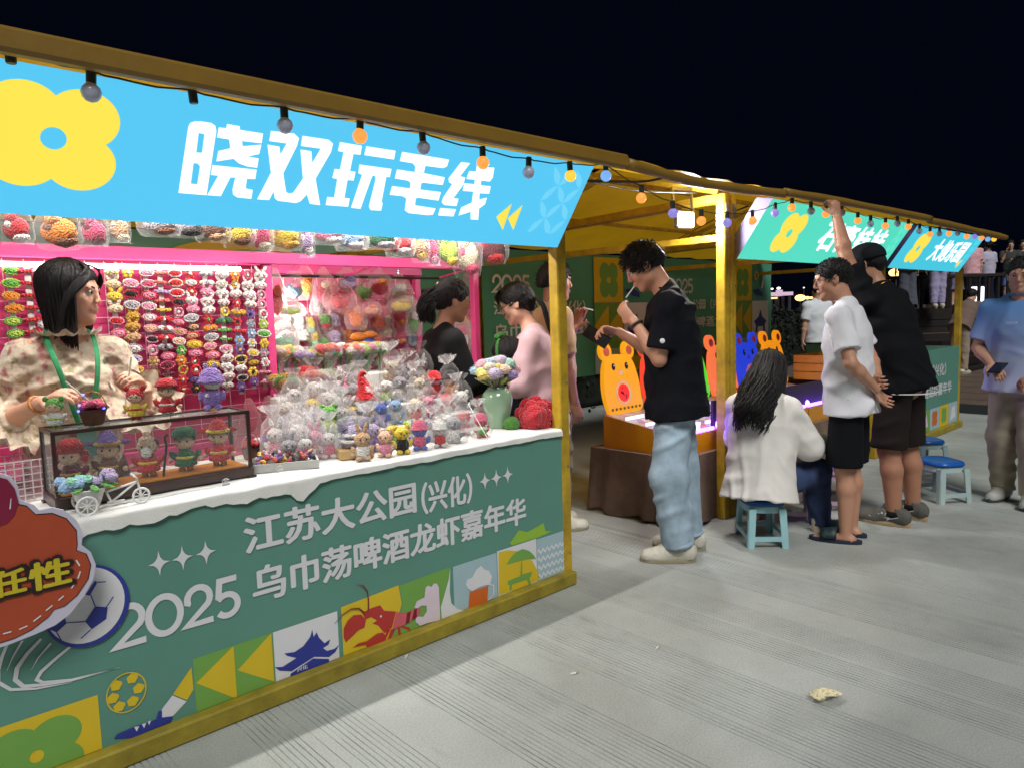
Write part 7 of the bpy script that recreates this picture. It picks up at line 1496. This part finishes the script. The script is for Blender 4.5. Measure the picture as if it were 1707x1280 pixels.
# ================================================================ game machines in the middle bay
def machine(i, x, c, glow_s, eyes, label):
    w_ = .44; t = empty('pinball_machine', (x+w_/2, 2.98, .452), label, 'game machine', 'animal shaped pinball machines on the cloth covered table')
    mc = mat('machine_cabinet', srgb(226, 150, 24), .3, var=.12, vscale=4, coat=.3)
    x0, x1 = -w_/2, w_/2; yb, yf = .30, -.34
    v = [(x0, yf, 0), (x1, yf, 0), (x1, yb, 0), (x0, yb, 0), (x0, yf, .13), (x1, yf, .13), (x1, yb, .225), (x0, yb, .225)]
    obj('cabinet', MB().add(v, [(0, 3, 2, 1), (0, 1, 5, 4), (1, 2, 6, 5), (2, 3, 7, 6), (3, 0, 4, 7)]), mc, t)
    fl = MB().add([(x0+.015, yf+.01, .128), (x1-.015, yf+.01, .128), (x1-.015, yb-.02, .222), (x0+.015, yb-.02, .222)], [(0, 1, 2, 3)]); m = bpy.data.materials.get('playfield')
    if not m:
        m = bpy.data.materials.new('playfield'); m.use_nodes = True; n = m.node_tree; b = n.nodes['Principled BSDF']; tc = n.nodes.new('ShaderNodeTexCoord'); vo = n.nodes.new('ShaderNodeTexVoronoi'); vo.inputs['Scale'].default_value = 17; n.links.new(tc.outputs['Object'], vo.inputs['Vector'])
        hs = n.nodes.new('ShaderNodeMixRGB'); hs.inputs[0].default_value = .7; hs.inputs[2].default_value = (.30, .22, .28, 1); n.links.new(vo.outputs['Color'], hs.inputs[1]); n.links.new(hs.outputs[0], b.inputs['Base Color']); n.links.new(hs.outputs[0], b.inputs['Emission Color']); b.inputs['Emission Strength'].default_value = .12; b.inputs['Roughness'].default_value = .25
    obj('playfield', fl, m, t)
    for k in range(3): y = yf+.12+.17*k; z = .128+(.222-.128)*(y-yf)/(yb-yf); obj('led_strip', MB().box((0, y, z+.016), (w_-.05, .012, .022)), glow('led_white', (244, 240, 255), 1.2), t)
    for k, (dx, dy, cc) in enumerate(((-.10, -.25, 'b'), (.05, -.26, 'b'), (.14, -.22, 'v'), (-.02, -.20, 'v'), (-.15, -.28, 'v'))): obj('button_light', MB().ball((dx, dy, .148), (.030, .030, .032), 12, 8).mesh('b', True), glow('machine_blue', (60, 50, 255), 60) if cc == 'b' else glow('machine_violet', (140, 60, 255), 50), t)
    obj('led_bar', MB().box((0, yf+.018, .142), (w_-.04, .024, .022), None, .004), glow('led_bar_violet', (112, 70, 255), 14), t)
    # back board cut as an animal head, leaning back
    out = []
    for k in range(41):
        a = math.pi*1.18-k/40*math.pi*1.36; px_ = .205*math.cos(a); pz = .25+.175*math.sin(a); out.append((px_, pz))
    ears = [(-.13, .44, .062), (.13, .44, .062)]
    body_ = [(-.175, 0), (.175, 0), (.205, .12), (.195, .25), (.15, .37), (.06, .41), (-.06, .41), (-.15, .37), (-.195, .25), (-.205, .12)]
    tl = .16
    def bp(p, d): return (p[0], yb-.03+p[1]*tl+d, .225+p[1])
    mgl = glow('board_'+c, {'orange': (255, 170, 24), 'red': (255, 74, 50), 'green': (86, 224, 40), 'coral': (255, 122, 66), 'blue': (36, 66, 210), 'tiger': (248, 150, 20)}[c], glow_s)
    def slab(loop, d0, d1):
        mb = MB(); n = len(loop); fill(mb, [loop], lambda p: bp(p, d0)); fill(mb, [loop], lambda p: bp(p, d1)); mb.add([bp(p, d0) for p in loop]+[bp(p, d1) for p in loop], [(k, (k+1) % n, (k+1) % n+n, k+n) for k in range(n)]); return mb
    bd = obj('back_board', slab([tuple(q[:2]) for q in smooth_path([(a, b, 0) for a, b in body_+[body_[0]]], 40)][:-1], 0, .035), mgl, t)
    for (ex, ez, er) in ears:
        e = obj('ear', slab(circ((ex, ez), er, 22, ry=er*1.05), .002, .033), mgl, t); mb = MB(); fill(mb, [circ((ex, ez), er*.55, 16)], lambda p: bp(p, -.001)); sub_w('ear_inside', mb, mat('ear_inside_'+c, srgb(200, 90, 60), .5), e)
    for q in (-1, 1):
        mb = MB(); fill(mb, [circ((q*.075, .33), .020, 16, ry=.026)], lambda p: bp(p, -.002)); o = obj('eye', mb, mat('print_black', (.01, .01, .01), .4, var=0), t); mb = MB(); fill(mb, [circ((q*.075+.006, .338), .006, 10)], lambda p: bp(p, -.004)); sub_w('eye_glint', mb, M_wht, o)
    mb = MB(); fill(mb, [circ((0, .285), .030, 18, ry=.020)], lambda p: bp(p, -.002)); obj('snout', mb, mat('snout_'+c, srgb(*{'blue': (90, 110, 220)}.get(c, (250, 196, 120))), .4), t)
    mb = MB(); fill(mb, [circ((.0, .14), .088, 30), circ((0, .14), .066, 30)[::-1]], lambda p: bp(p, -.003)); obj('score_ring', mb, mat('score_ring', srgb(240, 200, 130), .3), t)
    mb = MB(); fill(mb, [circ((0, .14), .064, 28)], lambda p: bp(p, -.004)); o = obj('score_display', mb, glow('score_red', (255, 44, 26), 1.4), t)
    rd = random.Random(i); mb = MB()
    for _ in range(14): a, r = rd.uniform(0, 6.28), .05*rd.random(); fill(mb, [rect(r*math.cos(a)-.007, r*math.cos(a)+.007, .14+r*math.sin(a)-.005, .14+r*math.sin(a)+.005)], lambda p: bp(p, -.0055))
    sub_w('display_segments', mb, mat('print_black', (0, 0, 0)), o)
    mb = MB()
    for q in range(8): x_ = -.16+.045*q; fill(mb, [rect(x_, x_+.024, .022, .040)], lambda p: bp(p, -.002))
    obj('printed_caption', mb, mat('print_brown', srgb(110, 60, 20), .5), t)
MC = [('orange', .8, 'orange bear shaped pinball machine nearest the post of the crochet stall'), ('red', .85, 'red pinball machine behind the man in the black tee'), ('green', .85, 'green pinball machine just right of the man in the black tee'), ('coral', .85, 'coral pinball machine behind the yellow post'), ('blue', .8, 'blue bear shaped pinball machine right of the yellow post'), ('tiger', .85, 'amber striped pinball machine farthest along the table')]
for i, (c, g_, l) in enumerate(MC): machine(i, 3.93+.46*i, c, g_, None, l)
def cloth_table():
    t = empty('table', (5.35, 2.98, 0), 'long table covered in crumpled brown cloth under the pinball machines', 'table'); m = mat('brown_cloth', srgb(120, 98, 84), .9, var=.25, vscale=5, bump=.3, bscale=30)
    obj('table_top', MB().box((5.33, 2.98, .425), (2.86, .72, .045)), mat('plywood', (0, 0, 0)), t, world=True)
    P = []; x0, x1, y0, y1 = 3.88, 6.78, 2.60, 3.36
    for (a, b, n) in (((x0, y1), (x0, y0), 26), ((x0, y0), (x1, y0), 80), ((x1, y0), (x1, y1), 20)):
        for k in range(n): P.append((a[0]+(b[0]-a[0])*k/n, a[1]+(b[1]-a[1])*k/n))
    v = []; n = len(P); cx, cy = 5.33, 2.98; R = 7
    for k, (x, y) in enumerate(P):
        for j in range(R):
            u = j/(R-1); ph = k*.9+2*math.sin(k*.31); o = .055*u*(.5+.5*math.sin(ph))+.02*u; nx_ = -1 if k < 26 else (1 if k >= 106 else 0); ny_ = -1 if 26 <= k < 106 else 0
            v.append((x+nx_*o, y+ny_*o, .45-(.448-.03*(.5+.5*math.sin(k*.5)))*u))
    f = [(k*R+j, k*R+j+1, (k+1)*R+j+1, (k+1)*R+j) for k in range(n-1) for j in range(R-1)]
    obj('cloth_skirt', MB().add(v, f).mesh('c', True), m, t, world=True); obj('cloth_top', MB().box((5.33, 2.98, .4495), (2.9, .76, .003)), m, t, world=True)
    for k in range(4): obj('leg', MB().cone((4.0+.9*k, 3.2, 0), (4.0+.9*k, 3.2, .40), .02, .02, 8), M_hook, t, world=True)
cloth_table()
def bead_basket():
    p = at_y(1212, 745, 2.52); t = empty('plastic_basket', (4.55, 2.545, .40), 'yellow plastic basket of dark beads hooked on the table edge', 'basket'); m = mat('yellow_plastic', srgb(190, 196, 40), .4, var=.05)
    x0, x1, d_ = -.09, .09, .05
    obj('bottom', MB().box((0, 0, .004), (.16, .09, .006)), m, t)
    for k in range(12): x = -.088+.016*k; obj('slat', MB().bar((x*.9, -.045, .006), (x, -.052, .062), .008, .004), m, t)
    obj('rim', MB().tube([(-.095, -.055, .065), (.095, -.055, .065), (.095, .055, .065), (-.095, .055, .065), (-.095, -.055, .065)], .005, 6), m, t); obj('back', MB().box((0, .05, .034), (.18, .004, .06)), m, t)
    rd = random.Random(1)
    for k in range(26): q = empty('bead', (4.55+rd.uniform(-.075, .075), 2.545+rd.uniform(-.038, .038), .40+.058+.014*rd.random()), '%s glass bead heaped in the yellow basket' % ['dark red', 'dark green', 'brown'][k % 3], 'bead', 'beads in the yellow basket'); cp_('bead_ball', 'bball', lambda b: b.ball((0, 0, 0), .013, 9, 7), mat('bead_%d' % (k % 3), [(.10, .02, .02), (.02, .05, .04), (.12, .06, .03)][k % 3], .15, var=.2), q)
bead_basket()
# ---- low plastic stools
def stool(loc, rz, label, body_c=(160, 204, 212), seat_c=(24, 84, 160), s=1.):
    t = empty('plastic_stool', loc, label, 'stool', 'low plastic stools', rz); t.scale = (s,)*3; m, ms = mat('stool_%d' % body_c[0], srgb(*body_c), .35, var=.08, vscale=8), mat('stool_seat_%d' % seat_c[0], srgb(*seat_c), .22, var=.06, vscale=20)
    def sup(b, prof, n=32):
        v = []
        for (r, z) in prof:
            for k in range(n): a = 2*math.pi*k/n; q = (abs(math.cos(a))**3.2+abs(math.sin(a))**3.2)**(-1/3.2); v.append((r*q*math.cos(a)*1.12, r*q*math.sin(a)*.92, z))
        b.add(v, [(i*n+k, i*n+(k+1) % n, (i+1)*n+(k+1) % n, (i+1)*n+k) for i in range(len(prof)-1) for k in range(n)])
    cp_('seat', 'sts', lambda b: sup(b, [(.001, .268), (.10, .268), (.118, .270), (.126, .266), (.130, .256), (.130, .246), (.122, .243), (.001, .243)]), ms, t)
    cp_('apron', 'sta', lambda b: sup(b, [(.118, .2425), (.122, .24), (.126, .205), (.120, .204), (.116, .24)]), m, t, False)
    for i, (sx, sy) in enumerate(((-1, -1), (1, -1), (1, 1), (-1, 1))):
        def leg(b):
            for (x, y, w0, d0) in ((sx*.128, sy*.100, .040, .012), (sx*.144, sy*.085, .012, .040)):
                b.add([(x+a*w0/2+sx*.0, y+c*d0/2, .23) for a, c in ((-1, -1), (1, -1), (1, 1), (-1, 1))]+[(x*1.12+a*w0*.42, y*1.14+c*d0*.42, 0) for a, c in ((-1, -1), (1, -1), (1, 1), (-1, 1))], [(0, 1, 2, 3), (4, 7, 6, 5), (0, 4, 5, 1), (1, 5, 6, 2), (2, 6, 7, 3), (3, 7, 4, 0)])
        cp_('leg', 'stl%d' % i, leg, m, t, False)
    for i, (a, b_) in enumerate((((-.15, -.112), (.15, -.112)), ((.158, -.105), (.158, .105)), ((.15, .112), (-.15, .112)), ((-.158, .105), (-.158, -.105)))): cp_('stretcher', 'str%d' % i, lambda b: b.bar((a[0], a[1], .055), (b_[0], b_[1], .055), .008, .028), m, t, False)
    return t
stool((4.0, 2.12, 0), .75, 'pale blue stool under the seated woman', s=1.0)
stool((5.72, 1.66, 0), .95, 'free blue topped stool, the nearer of the pair right of the man in the cap', (176, 196, 196), (20, 92, 178), 1.05)
stool((6.55, 2.02, 0), .8, 'free blue topped stool, the farther of the pair right of the man in the cap', (168, 190, 192), (20, 92, 178), 1.05)
stool((4.62, 2.22, 0), .5, 'lilac plastic stool behind the legs of the man in the white tee', (206, 176, 196), (190, 160, 190)); stool((5.05, 2.12, 0), .6, 'lilac plastic stool behind the legs of the man in the cap', (206, 176, 196), (190, 160, 190))
# ---- litter on the walk
def litter():
    p = at_z(1375, 1166, 0); S = MB(); rd = random.Random(5); n, m_ = 14, 8; v = []
    for i in range(n):
        for j in range(m_): u, w_ = i/(n-1)-.5, j/(m_-1)-.5; v.append((u*.10+.012*math.sin(j*2.1+i), w_*.05+.010*math.sin(i*1.7), .006+.014*abs(math.sin(i*1.3+j*.9))+.006*rd.random()+.012*(1-4*u*u)))
    o = obj('crumpled_tissue', S.add(v, [(i*m_+j, (i+1)*m_+j, (i+1)*m_+j+1, i*m_+j+1) for i in range(n-1) for j in range(m_-1)]).mesh('t', False), mat('tissue', srgb(226, 214, 178), .9, var=.25, vscale=30), None, loc=p); o.rotation_euler = (0, 0, -.4); tag(o, 'crumpled yellowish paper tissue on the grooved concrete', 'tissue')
    for i, (px, py, rz, nm) in enumerate(((957, 1123, -.4, 'left of the tissue, on the bare concrete'), (1096, 1080, .3, 'in the middle of the walk'), (678, 1094, .6, 'against the foot rail of the counter'))):
        p = at_z(px, py, 0); t = empty('cigarette_end', (p[0], p[1], .004), 'trodden cigarette end '+nm, 'cigarette end', 'cigarette ends on the walk', rz); obj('paper', MB().cone((-.014, 0, 0), (.008, 0, 0), .0035, .0038, 8), mat('cigarette_paper', (0, 0, 0)), t); obj('filter', MB().cone((.0085, 0, 0), (.018, 0, 0), .0037, .0035, 8), mat('filter_tip', (.5, .28, .1), .8), t)
litter()
p = at_z(958, 780, 0); t = empty('water_bottle', (3.62, 3.55, 0), 'clear plastic water bottle behind the yellow post', 'bottle'); obj('bottle_body', MB().lathe([(.001, 0), (.03, 0), (.032, .01), (.032, .12), (.02, .16), (.012, .18)], n=16).mesh('b', True), FILM, t); obj('cap', MB().cone((0, 0, .18), (0, 0, .195), .014, .014, 12), M_wht, t)
# ================================================================ beyond the stalls
def at_d(px, py, d): return CAMP+(RW@_ray(px, py))*d
# paved platform on the right, dark lake behind, raised terrace with onlookers
pl = obj('platform', MB().box((30.4, -2, .06), (40, 26, .12), None, .02), mat('brown_paving', srgb(104, 88, 78), .7, var=.2, vscale=3, bump=.2, bscale=8, stretch=(1, 6, 1))); tag(pl, kind='structure')
obj('platform_edge', MB().box((10.385, -2, .06), (.03, 26, .116)), mat('dark_granite', srgb(52, 56, 58), .5), pl)
for k in range(24): obj('paving_joint', MB().box((10.9+.8*k, -2, .1215), (.012, 26, .003)), mat('joint_dark', srgb(70, 60, 54), .9), pl)
wt = obj('water', MB().box((20, 160, .012), (600, 300, .02)), mat('night_water', (.004, .008, .012), .12, var=.2, vscale=.4, bump=.4, bscale=1.2)); tag(wt, kind='structure')
# hedge along the lake, rows behind the stalls added to hide lit ground: many small leaf faces on a rounded core
def hedge(x0, x1, y, h, label, seed):
    t = empty('hedge', ((x0+x1)/2, y, 0), label, 'hedge', 'clipped hedges along the lake'); rd = np.random.default_rng(seed); n = int(900*(x1-x0)); 
    P = np.stack([rd.uniform(x0, x1, n), y+rd.normal(0, .28, n), np.abs(rd.normal(h*.62, h*.28, n))], 1); P[:, 2] = np.minimum(P[:, 2], h*(1+.12*np.sin(P[:, 0]*2.1+seed)))
    d = rd.normal(size=(n, 3)); d /= np.linalg.norm(d, axis=1)[:, None]; e = np.cross(d, rd.normal(size=(n, 3))); e /= np.linalg.norm(e, axis=1)[:, None]; s = rd.uniform(.03, .07, (n, 1))
    V = np.concatenate([P-d*s, P+e*s*.5, P+d*s, P-e*s*.5]); F = np.stack([np.arange(n), np.arange(n)+n, np.arange(n)+2*n, np.arange(n)+3*n], 1)
    o = obj('foliage', mesh_np(V, F, 'foliage', False), mat('dark_foliage', (.008, .012, .007), .8, var=.5, vscale=3), t, world=True); o['kind'] = 'stuff'
    obj('core', MB().box(((x0+x1)/2, y, h*.4), (x1-x0, .35, h*.8), None, .08), mat('hedge_core', (.008, .012, .006), .9), t, world=True)
hedge(-4, 4.6, 7.0, 1.25, 'added dark hedge hiding the lit ground behind the nearest stall', 1); hedge(4.8, 12.6, 7.2, 1.2, 'added dark hedge hiding the lit ground behind the middle stalls', 2); hedge(12.9, 22, 7.6, 1.3, 'dark hedge far right along the lake', 3)
# pavilion and lamps on the far shore
def far_shore():
    p = at_d(1290, 500, 60); t = empty('far_pavilion', (p[0], p[1], 0), 'long lit pavilion roof on the far shore', 'pavilion'); a = at_d(1262, 496, 60); b = at_d(1316, 494, 60); up = A3(0, 0, 1)
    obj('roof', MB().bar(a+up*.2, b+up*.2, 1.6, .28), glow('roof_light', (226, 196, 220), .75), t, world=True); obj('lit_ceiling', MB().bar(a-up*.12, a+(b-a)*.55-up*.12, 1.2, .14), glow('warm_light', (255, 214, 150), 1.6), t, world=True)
    for k in range(6): q = a+(b-a)*k/5; obj('column', MB().bar((q[0], q[1], 0), (q[0], q[1], q[2]), .18, .18), mat('column_dark', (.05, .05, .06), .8), t, world=True)
    obj('turret', MB().bar(at_d(1299, 494, 60), at_d(1299, 484, 60), .22, .5), glow('roof_light', (0, 0, 0), 1), t, world=True)
    for i, (px, py, d, c, w_, nm) in enumerate(((1298, 481, 62, 'w', .10, 'above the pavilion turret'), (1287, 482, 62, 'w', .07, 'left of the pavilion turret'), (1334, 497, 58, 'o', .26, 'warm strip right of the pavilion'), (1346, 497, 58, 'o', .12, 'second warm strip right of the pavilion'), (1352, 497, 58, 'o', .1, 'third warm strip right of the pavilion'), (1343, 512, 50, 'o', .12, 'low warm lamp right of the pavilion'), (1264, 513, 50, 'o', .12, 'low warm lamp left of the pavilion'), (1367, 462, 40, 'w', .16, 'white lamp beside the glasses of the man in the white tee'), (1494, 455, 40, 'o', .24, 'orange lamp right of the man in the cap'), (1340, 480, 70, 'w', .05, 'small lamp high over the far shore'))):
        q = at_d(px, py, d); l = empty('far_lamp', (q[0], q[1], 0), 'distant lamp, '+nm, 'lamp', 'lamps across the lake'); obj('lamp_head', MB().ball(q, (w_*1.6, w_*1.6, w_), 10, 8).mesh('h', True), glow('far_warm', (255, 196, 120), 3.) if c == 'o' else glow('far_white', (255, 246, 230), 3.), l, world=True); obj('lamp_pole', MB().cone((q[0], q[1], 0), (q[0], q[1], q[2]-w_), .05, .04, 6), mat('column_dark', (0, 0, 0)), l, world=True)
far_shore()
# terrace with wooden balustrade
def terrace():
    c0 = at_d(1470, 512, 15); c1 = at_d(1790, 512, 15); d = unit(A3(*(c1-c0)[:2], 0)); n = A3(-d[1], d[0], 0); n = n if n@A3(*Ff, 0) > 0 else -n; zt = 1.28
    t = empty('terrace', (c0[0], c0[1], 0), 'raised dark wooden terrace with balustrade behind the last stall', 'terrace'); L = np.linalg.norm((c1-c0)[:2]); m = mat('dark_timber', srgb(34, 26, 25), .6, var=.3, vscale=4, bump=.2, bscale=20)
    O = A3(c0[0], c0[1], 0); P = lambda u, v, z: O+d*u+n*v+A3(0, 0, z)
    obj('deck', MB().bar(P(0, 4, zt-.06), P(L, 4, zt-.06), 8, .12), m, t, world=True)
    for k in range(8): obj('fascia_board', MB().bar(P(0, -.02, .14+.14*k), P(L, -.02, .14+.14*k), .03, .125), m, t, world=True)
    pk = MB().cone((0, 0, 0), (0, 0, .62), .035, .035, 8).mesh('baluster'); pk.materials.append(m)
    for k in range(int(L/.2)):
        o = obj('baluster', pk, None, t); o.location = (P(.1+.2*k, .15, zt)-np.array(t.location)).tolist()
    for k in range(int(L/1.4)+1): obj('newel_post', MB().bar(P(1.4*k, .15, zt), P(1.4*k, .15, zt+.85), .13, .13, .01), m, t, world=True)
    obj('handrail', MB().bar(P(0, .15, zt+.66), P(L, .15, zt+.66), .10, .07, .01), m, t, world=True)
    for k in range(4): obj('step', MB().box(tuple(P(1.1, -.25-.3*k, .58-.16*k)), (1.6, .5, .14)), m, t, world=True)
    for k, u in enumerate((.9, 1.9, 3.0)): q = P(u, 1.6, zt+.25); l = empty('terrace_lamp', P(u, 1.6, zt), '%s white lantern standing on the terrace behind the balustrade' % ORD[k], 'lamp', 'lanterns on the terrace'); obj('lantern_glass', MB().box(tuple(q), (.22, .22, .42), None, .02), glow('lantern_white', (250, 246, 255), 2.2), l, world=True); obj('lantern_cap', MB().box(tuple(q+A3(0, 0, .225)), (.28, .28, .04)), m, l, world=True)
    return zt
ZT = terrace()
def far_person(px, d, z, face, H, tc, lc, label, length=1.9, sleeve=.75, arms=None, skirt=False, hairlen=0., seed=1, skin=(214, 168, 144), grp='onlookers in the distance', bend=0.):
    q = at_d(px, 500, d); kw = dict(la=arms[0], ra=arms[1]) if arms else {}
    J = pose(H, lean=(0, bend), head=(0, .1+bend*.5), **kw); t = empty('person', (q[0], q[1], z), label, 'person', grp, math.atan2(-face[0], face[1]))
    obj('body', body(J, False, 1., .013), skinmat(skin), t); obj('top', top(J, sleeve, -.1, 1.2, h=.014, seed=seed), cloth(tc), t); obj('trousers', legs(J, length, 1.35 if skirt else 1.15, h=.014, seed=seed, flare=.05 if skirt else 0), cloth(lc), t)
    h = hair_cap(J, t, seed, grow=.014, h=.010)
    if hairlen: strands('locks', falling_locks(J, 60, seed, (.9, 3.1), hairlen, r=.014), M_hair, h)
    for k in 'LR': shoe(J, k, t, M_lea, M_sole, 'sneaker')
BK = look(0, 1); FR = look(0, -1)
far_person(1364, 11.3, 0, look(-.1, 1), 1.76, (232, 236, 244), (40, 44, 60), 'person in loose white tee walking away beyond the machines, seen from behind', seed=201, grp=None)
far_person(1645, 19, ZT, look(-.2, 1), 1.66, (196, 190, 214), (26, 28, 48), 'onlooker in pale top and long dark skirt with her back turned', 1.7, skirt=True, seed=202, hairlen=.03)
far_person(1681, 19.5, ZT, look(-.5, -1), 1.72, (70, 70, 72), (110, 136, 210), 'onlooker in grey tee and blue shorts with raised arm', .85, arms=(((-.1, .5, -.6), (.5, .6, .05)), ((.1, .6, -.7), (-.3, .3, 1))), seed=203)
far_person(1700, 20.5, ZT, look(-.3, -1), 1.80, (60, 60, 64), (50, 50, 56), 'onlooker in dark top farthest right on the terrace', seed=204)
far_person(1618, 17.5, ZT, look(.2, 1), 1.66, (236, 180, 190), (24, 24, 28), 'onlooker in pink top and black trousers beside the last post', seed=205)
far_person(1563, 14.6, ZT, look(0, 1), 1.70, (210, 206, 220), (176, 166, 206), 'onlooker in lavender trousers below the cyan sign', 1.85, seed=206)
far_person(1512, 14.8, ZT, look(.1, 1), 1.66, (90, 92, 104), (84, 88, 102), 'onlooker in long grey dress below the cyan sign', 1.9, skirt=True, seed=207)
far_person(1592, 15.2, ZT, look(-.2, 1), 1.68, (130, 130, 160), (112, 112, 150), 'onlooker in checked grey skirt below the cyan sign', 1.2, skirt=True, seed=208)
far_person(1540, 16.0, ZT, look(.2, -1), 1.64, (30, 30, 34), (26, 26, 30), 'onlooker all in black between two others on the terrace', seed=209)
far_person(1602, 12.8, .12, look(.8, .6), 1.66, (120, 98, 90), (164, 146, 128), 'person in khaki trousers bending forward beyond the last stall', 1.92, bend=.9, seed=210, grp=None)
# yellow crates and covered goods behind the machines
def crate(px, py, y, z, label, s=(.42, .34, .24)):
    p = at_y(px, py, y); t = empty('wooden_crate', (p[0], y, z), label, 'crate', 'yellow crates in the middle stall'); m = mat('crate_yellow', srgb(206, 152, 40), .6, var=.15, vscale=5)
    for k in range(3):
        for (c, d) in (((0, -s[1]/2, .04+.08*k), (s[0], .014, .07)), ((0, s[1]/2, .04+.08*k), (s[0], .014, .07)), ((-s[0]/2, 0, .04+.08*k), (.014, s[1]-.016, .07)), ((s[0]/2, 0, .04+.08*k), (.014, s[1]-.016, .07))): obj('slat', MB().box(c, d), m, t)
    obj('bottom', MB().box((0, 0, .006), (s[0]-.02, s[1]-.02, .01)), m, t)
crate(1368, 640, 3.1, .70, 'yellow wooden crate left of the man in the white tee', (.5, .30, .22))
t = empty('display_table', (7.9, 3.05, 0), 'dark draped table behind the man in the white tee', 'table'); obj('drape', MB().box((7.9, 3.05, .345), (1.9, .8, .69), None, .02), mat('dark_cloth', (0, 0, 0)), t, world=True)
for i in range(5):
    q = empty('plaster_figure', (7.1+.3*i, 2.8, .691), '%s white plaster figure on the draped table' % ORD[i], 'figure', 'plaster figures on the draped table'); obj('figure_body', MB().lathe([(.001, 0), (.05, 0), (.055, .02), (.04, .08), (.05, .12), (.03, .15), (.001, .17)], n=16).mesh('f', True), mat('plaster', (.7, .69, .68), .8), q); obj('figure_base', MB().cone((0, 0, 0), (0, 0, .012), .06, .06, 14), mat('plaster', (0, 0, 0)), q)
t = empty('dust_sheet', (6.9, 4.1, 0), 'dark grey sheet draped over goods behind the amber machine', 'sheet'); S = SDF((5.9, 3.6, 0), (7.9, 4.7, 1.2), .03); S.cap((6.3, 4.1, .5), (7.5, 4.2, .45), .38, .42, .1); S.cap((6.6, 4.0, .9), (7.2, 4.2, .75), .16, .2, .2); S.cut((0, 0, .01), (0, 0, -1)); obj('sheet', cloth_mesh(S, 'sheet', .03, .25, 4), cloth((52, 54, 58), 'grey_sheet'), t, world=True)
# side step of the crochet stall and cable on the ground
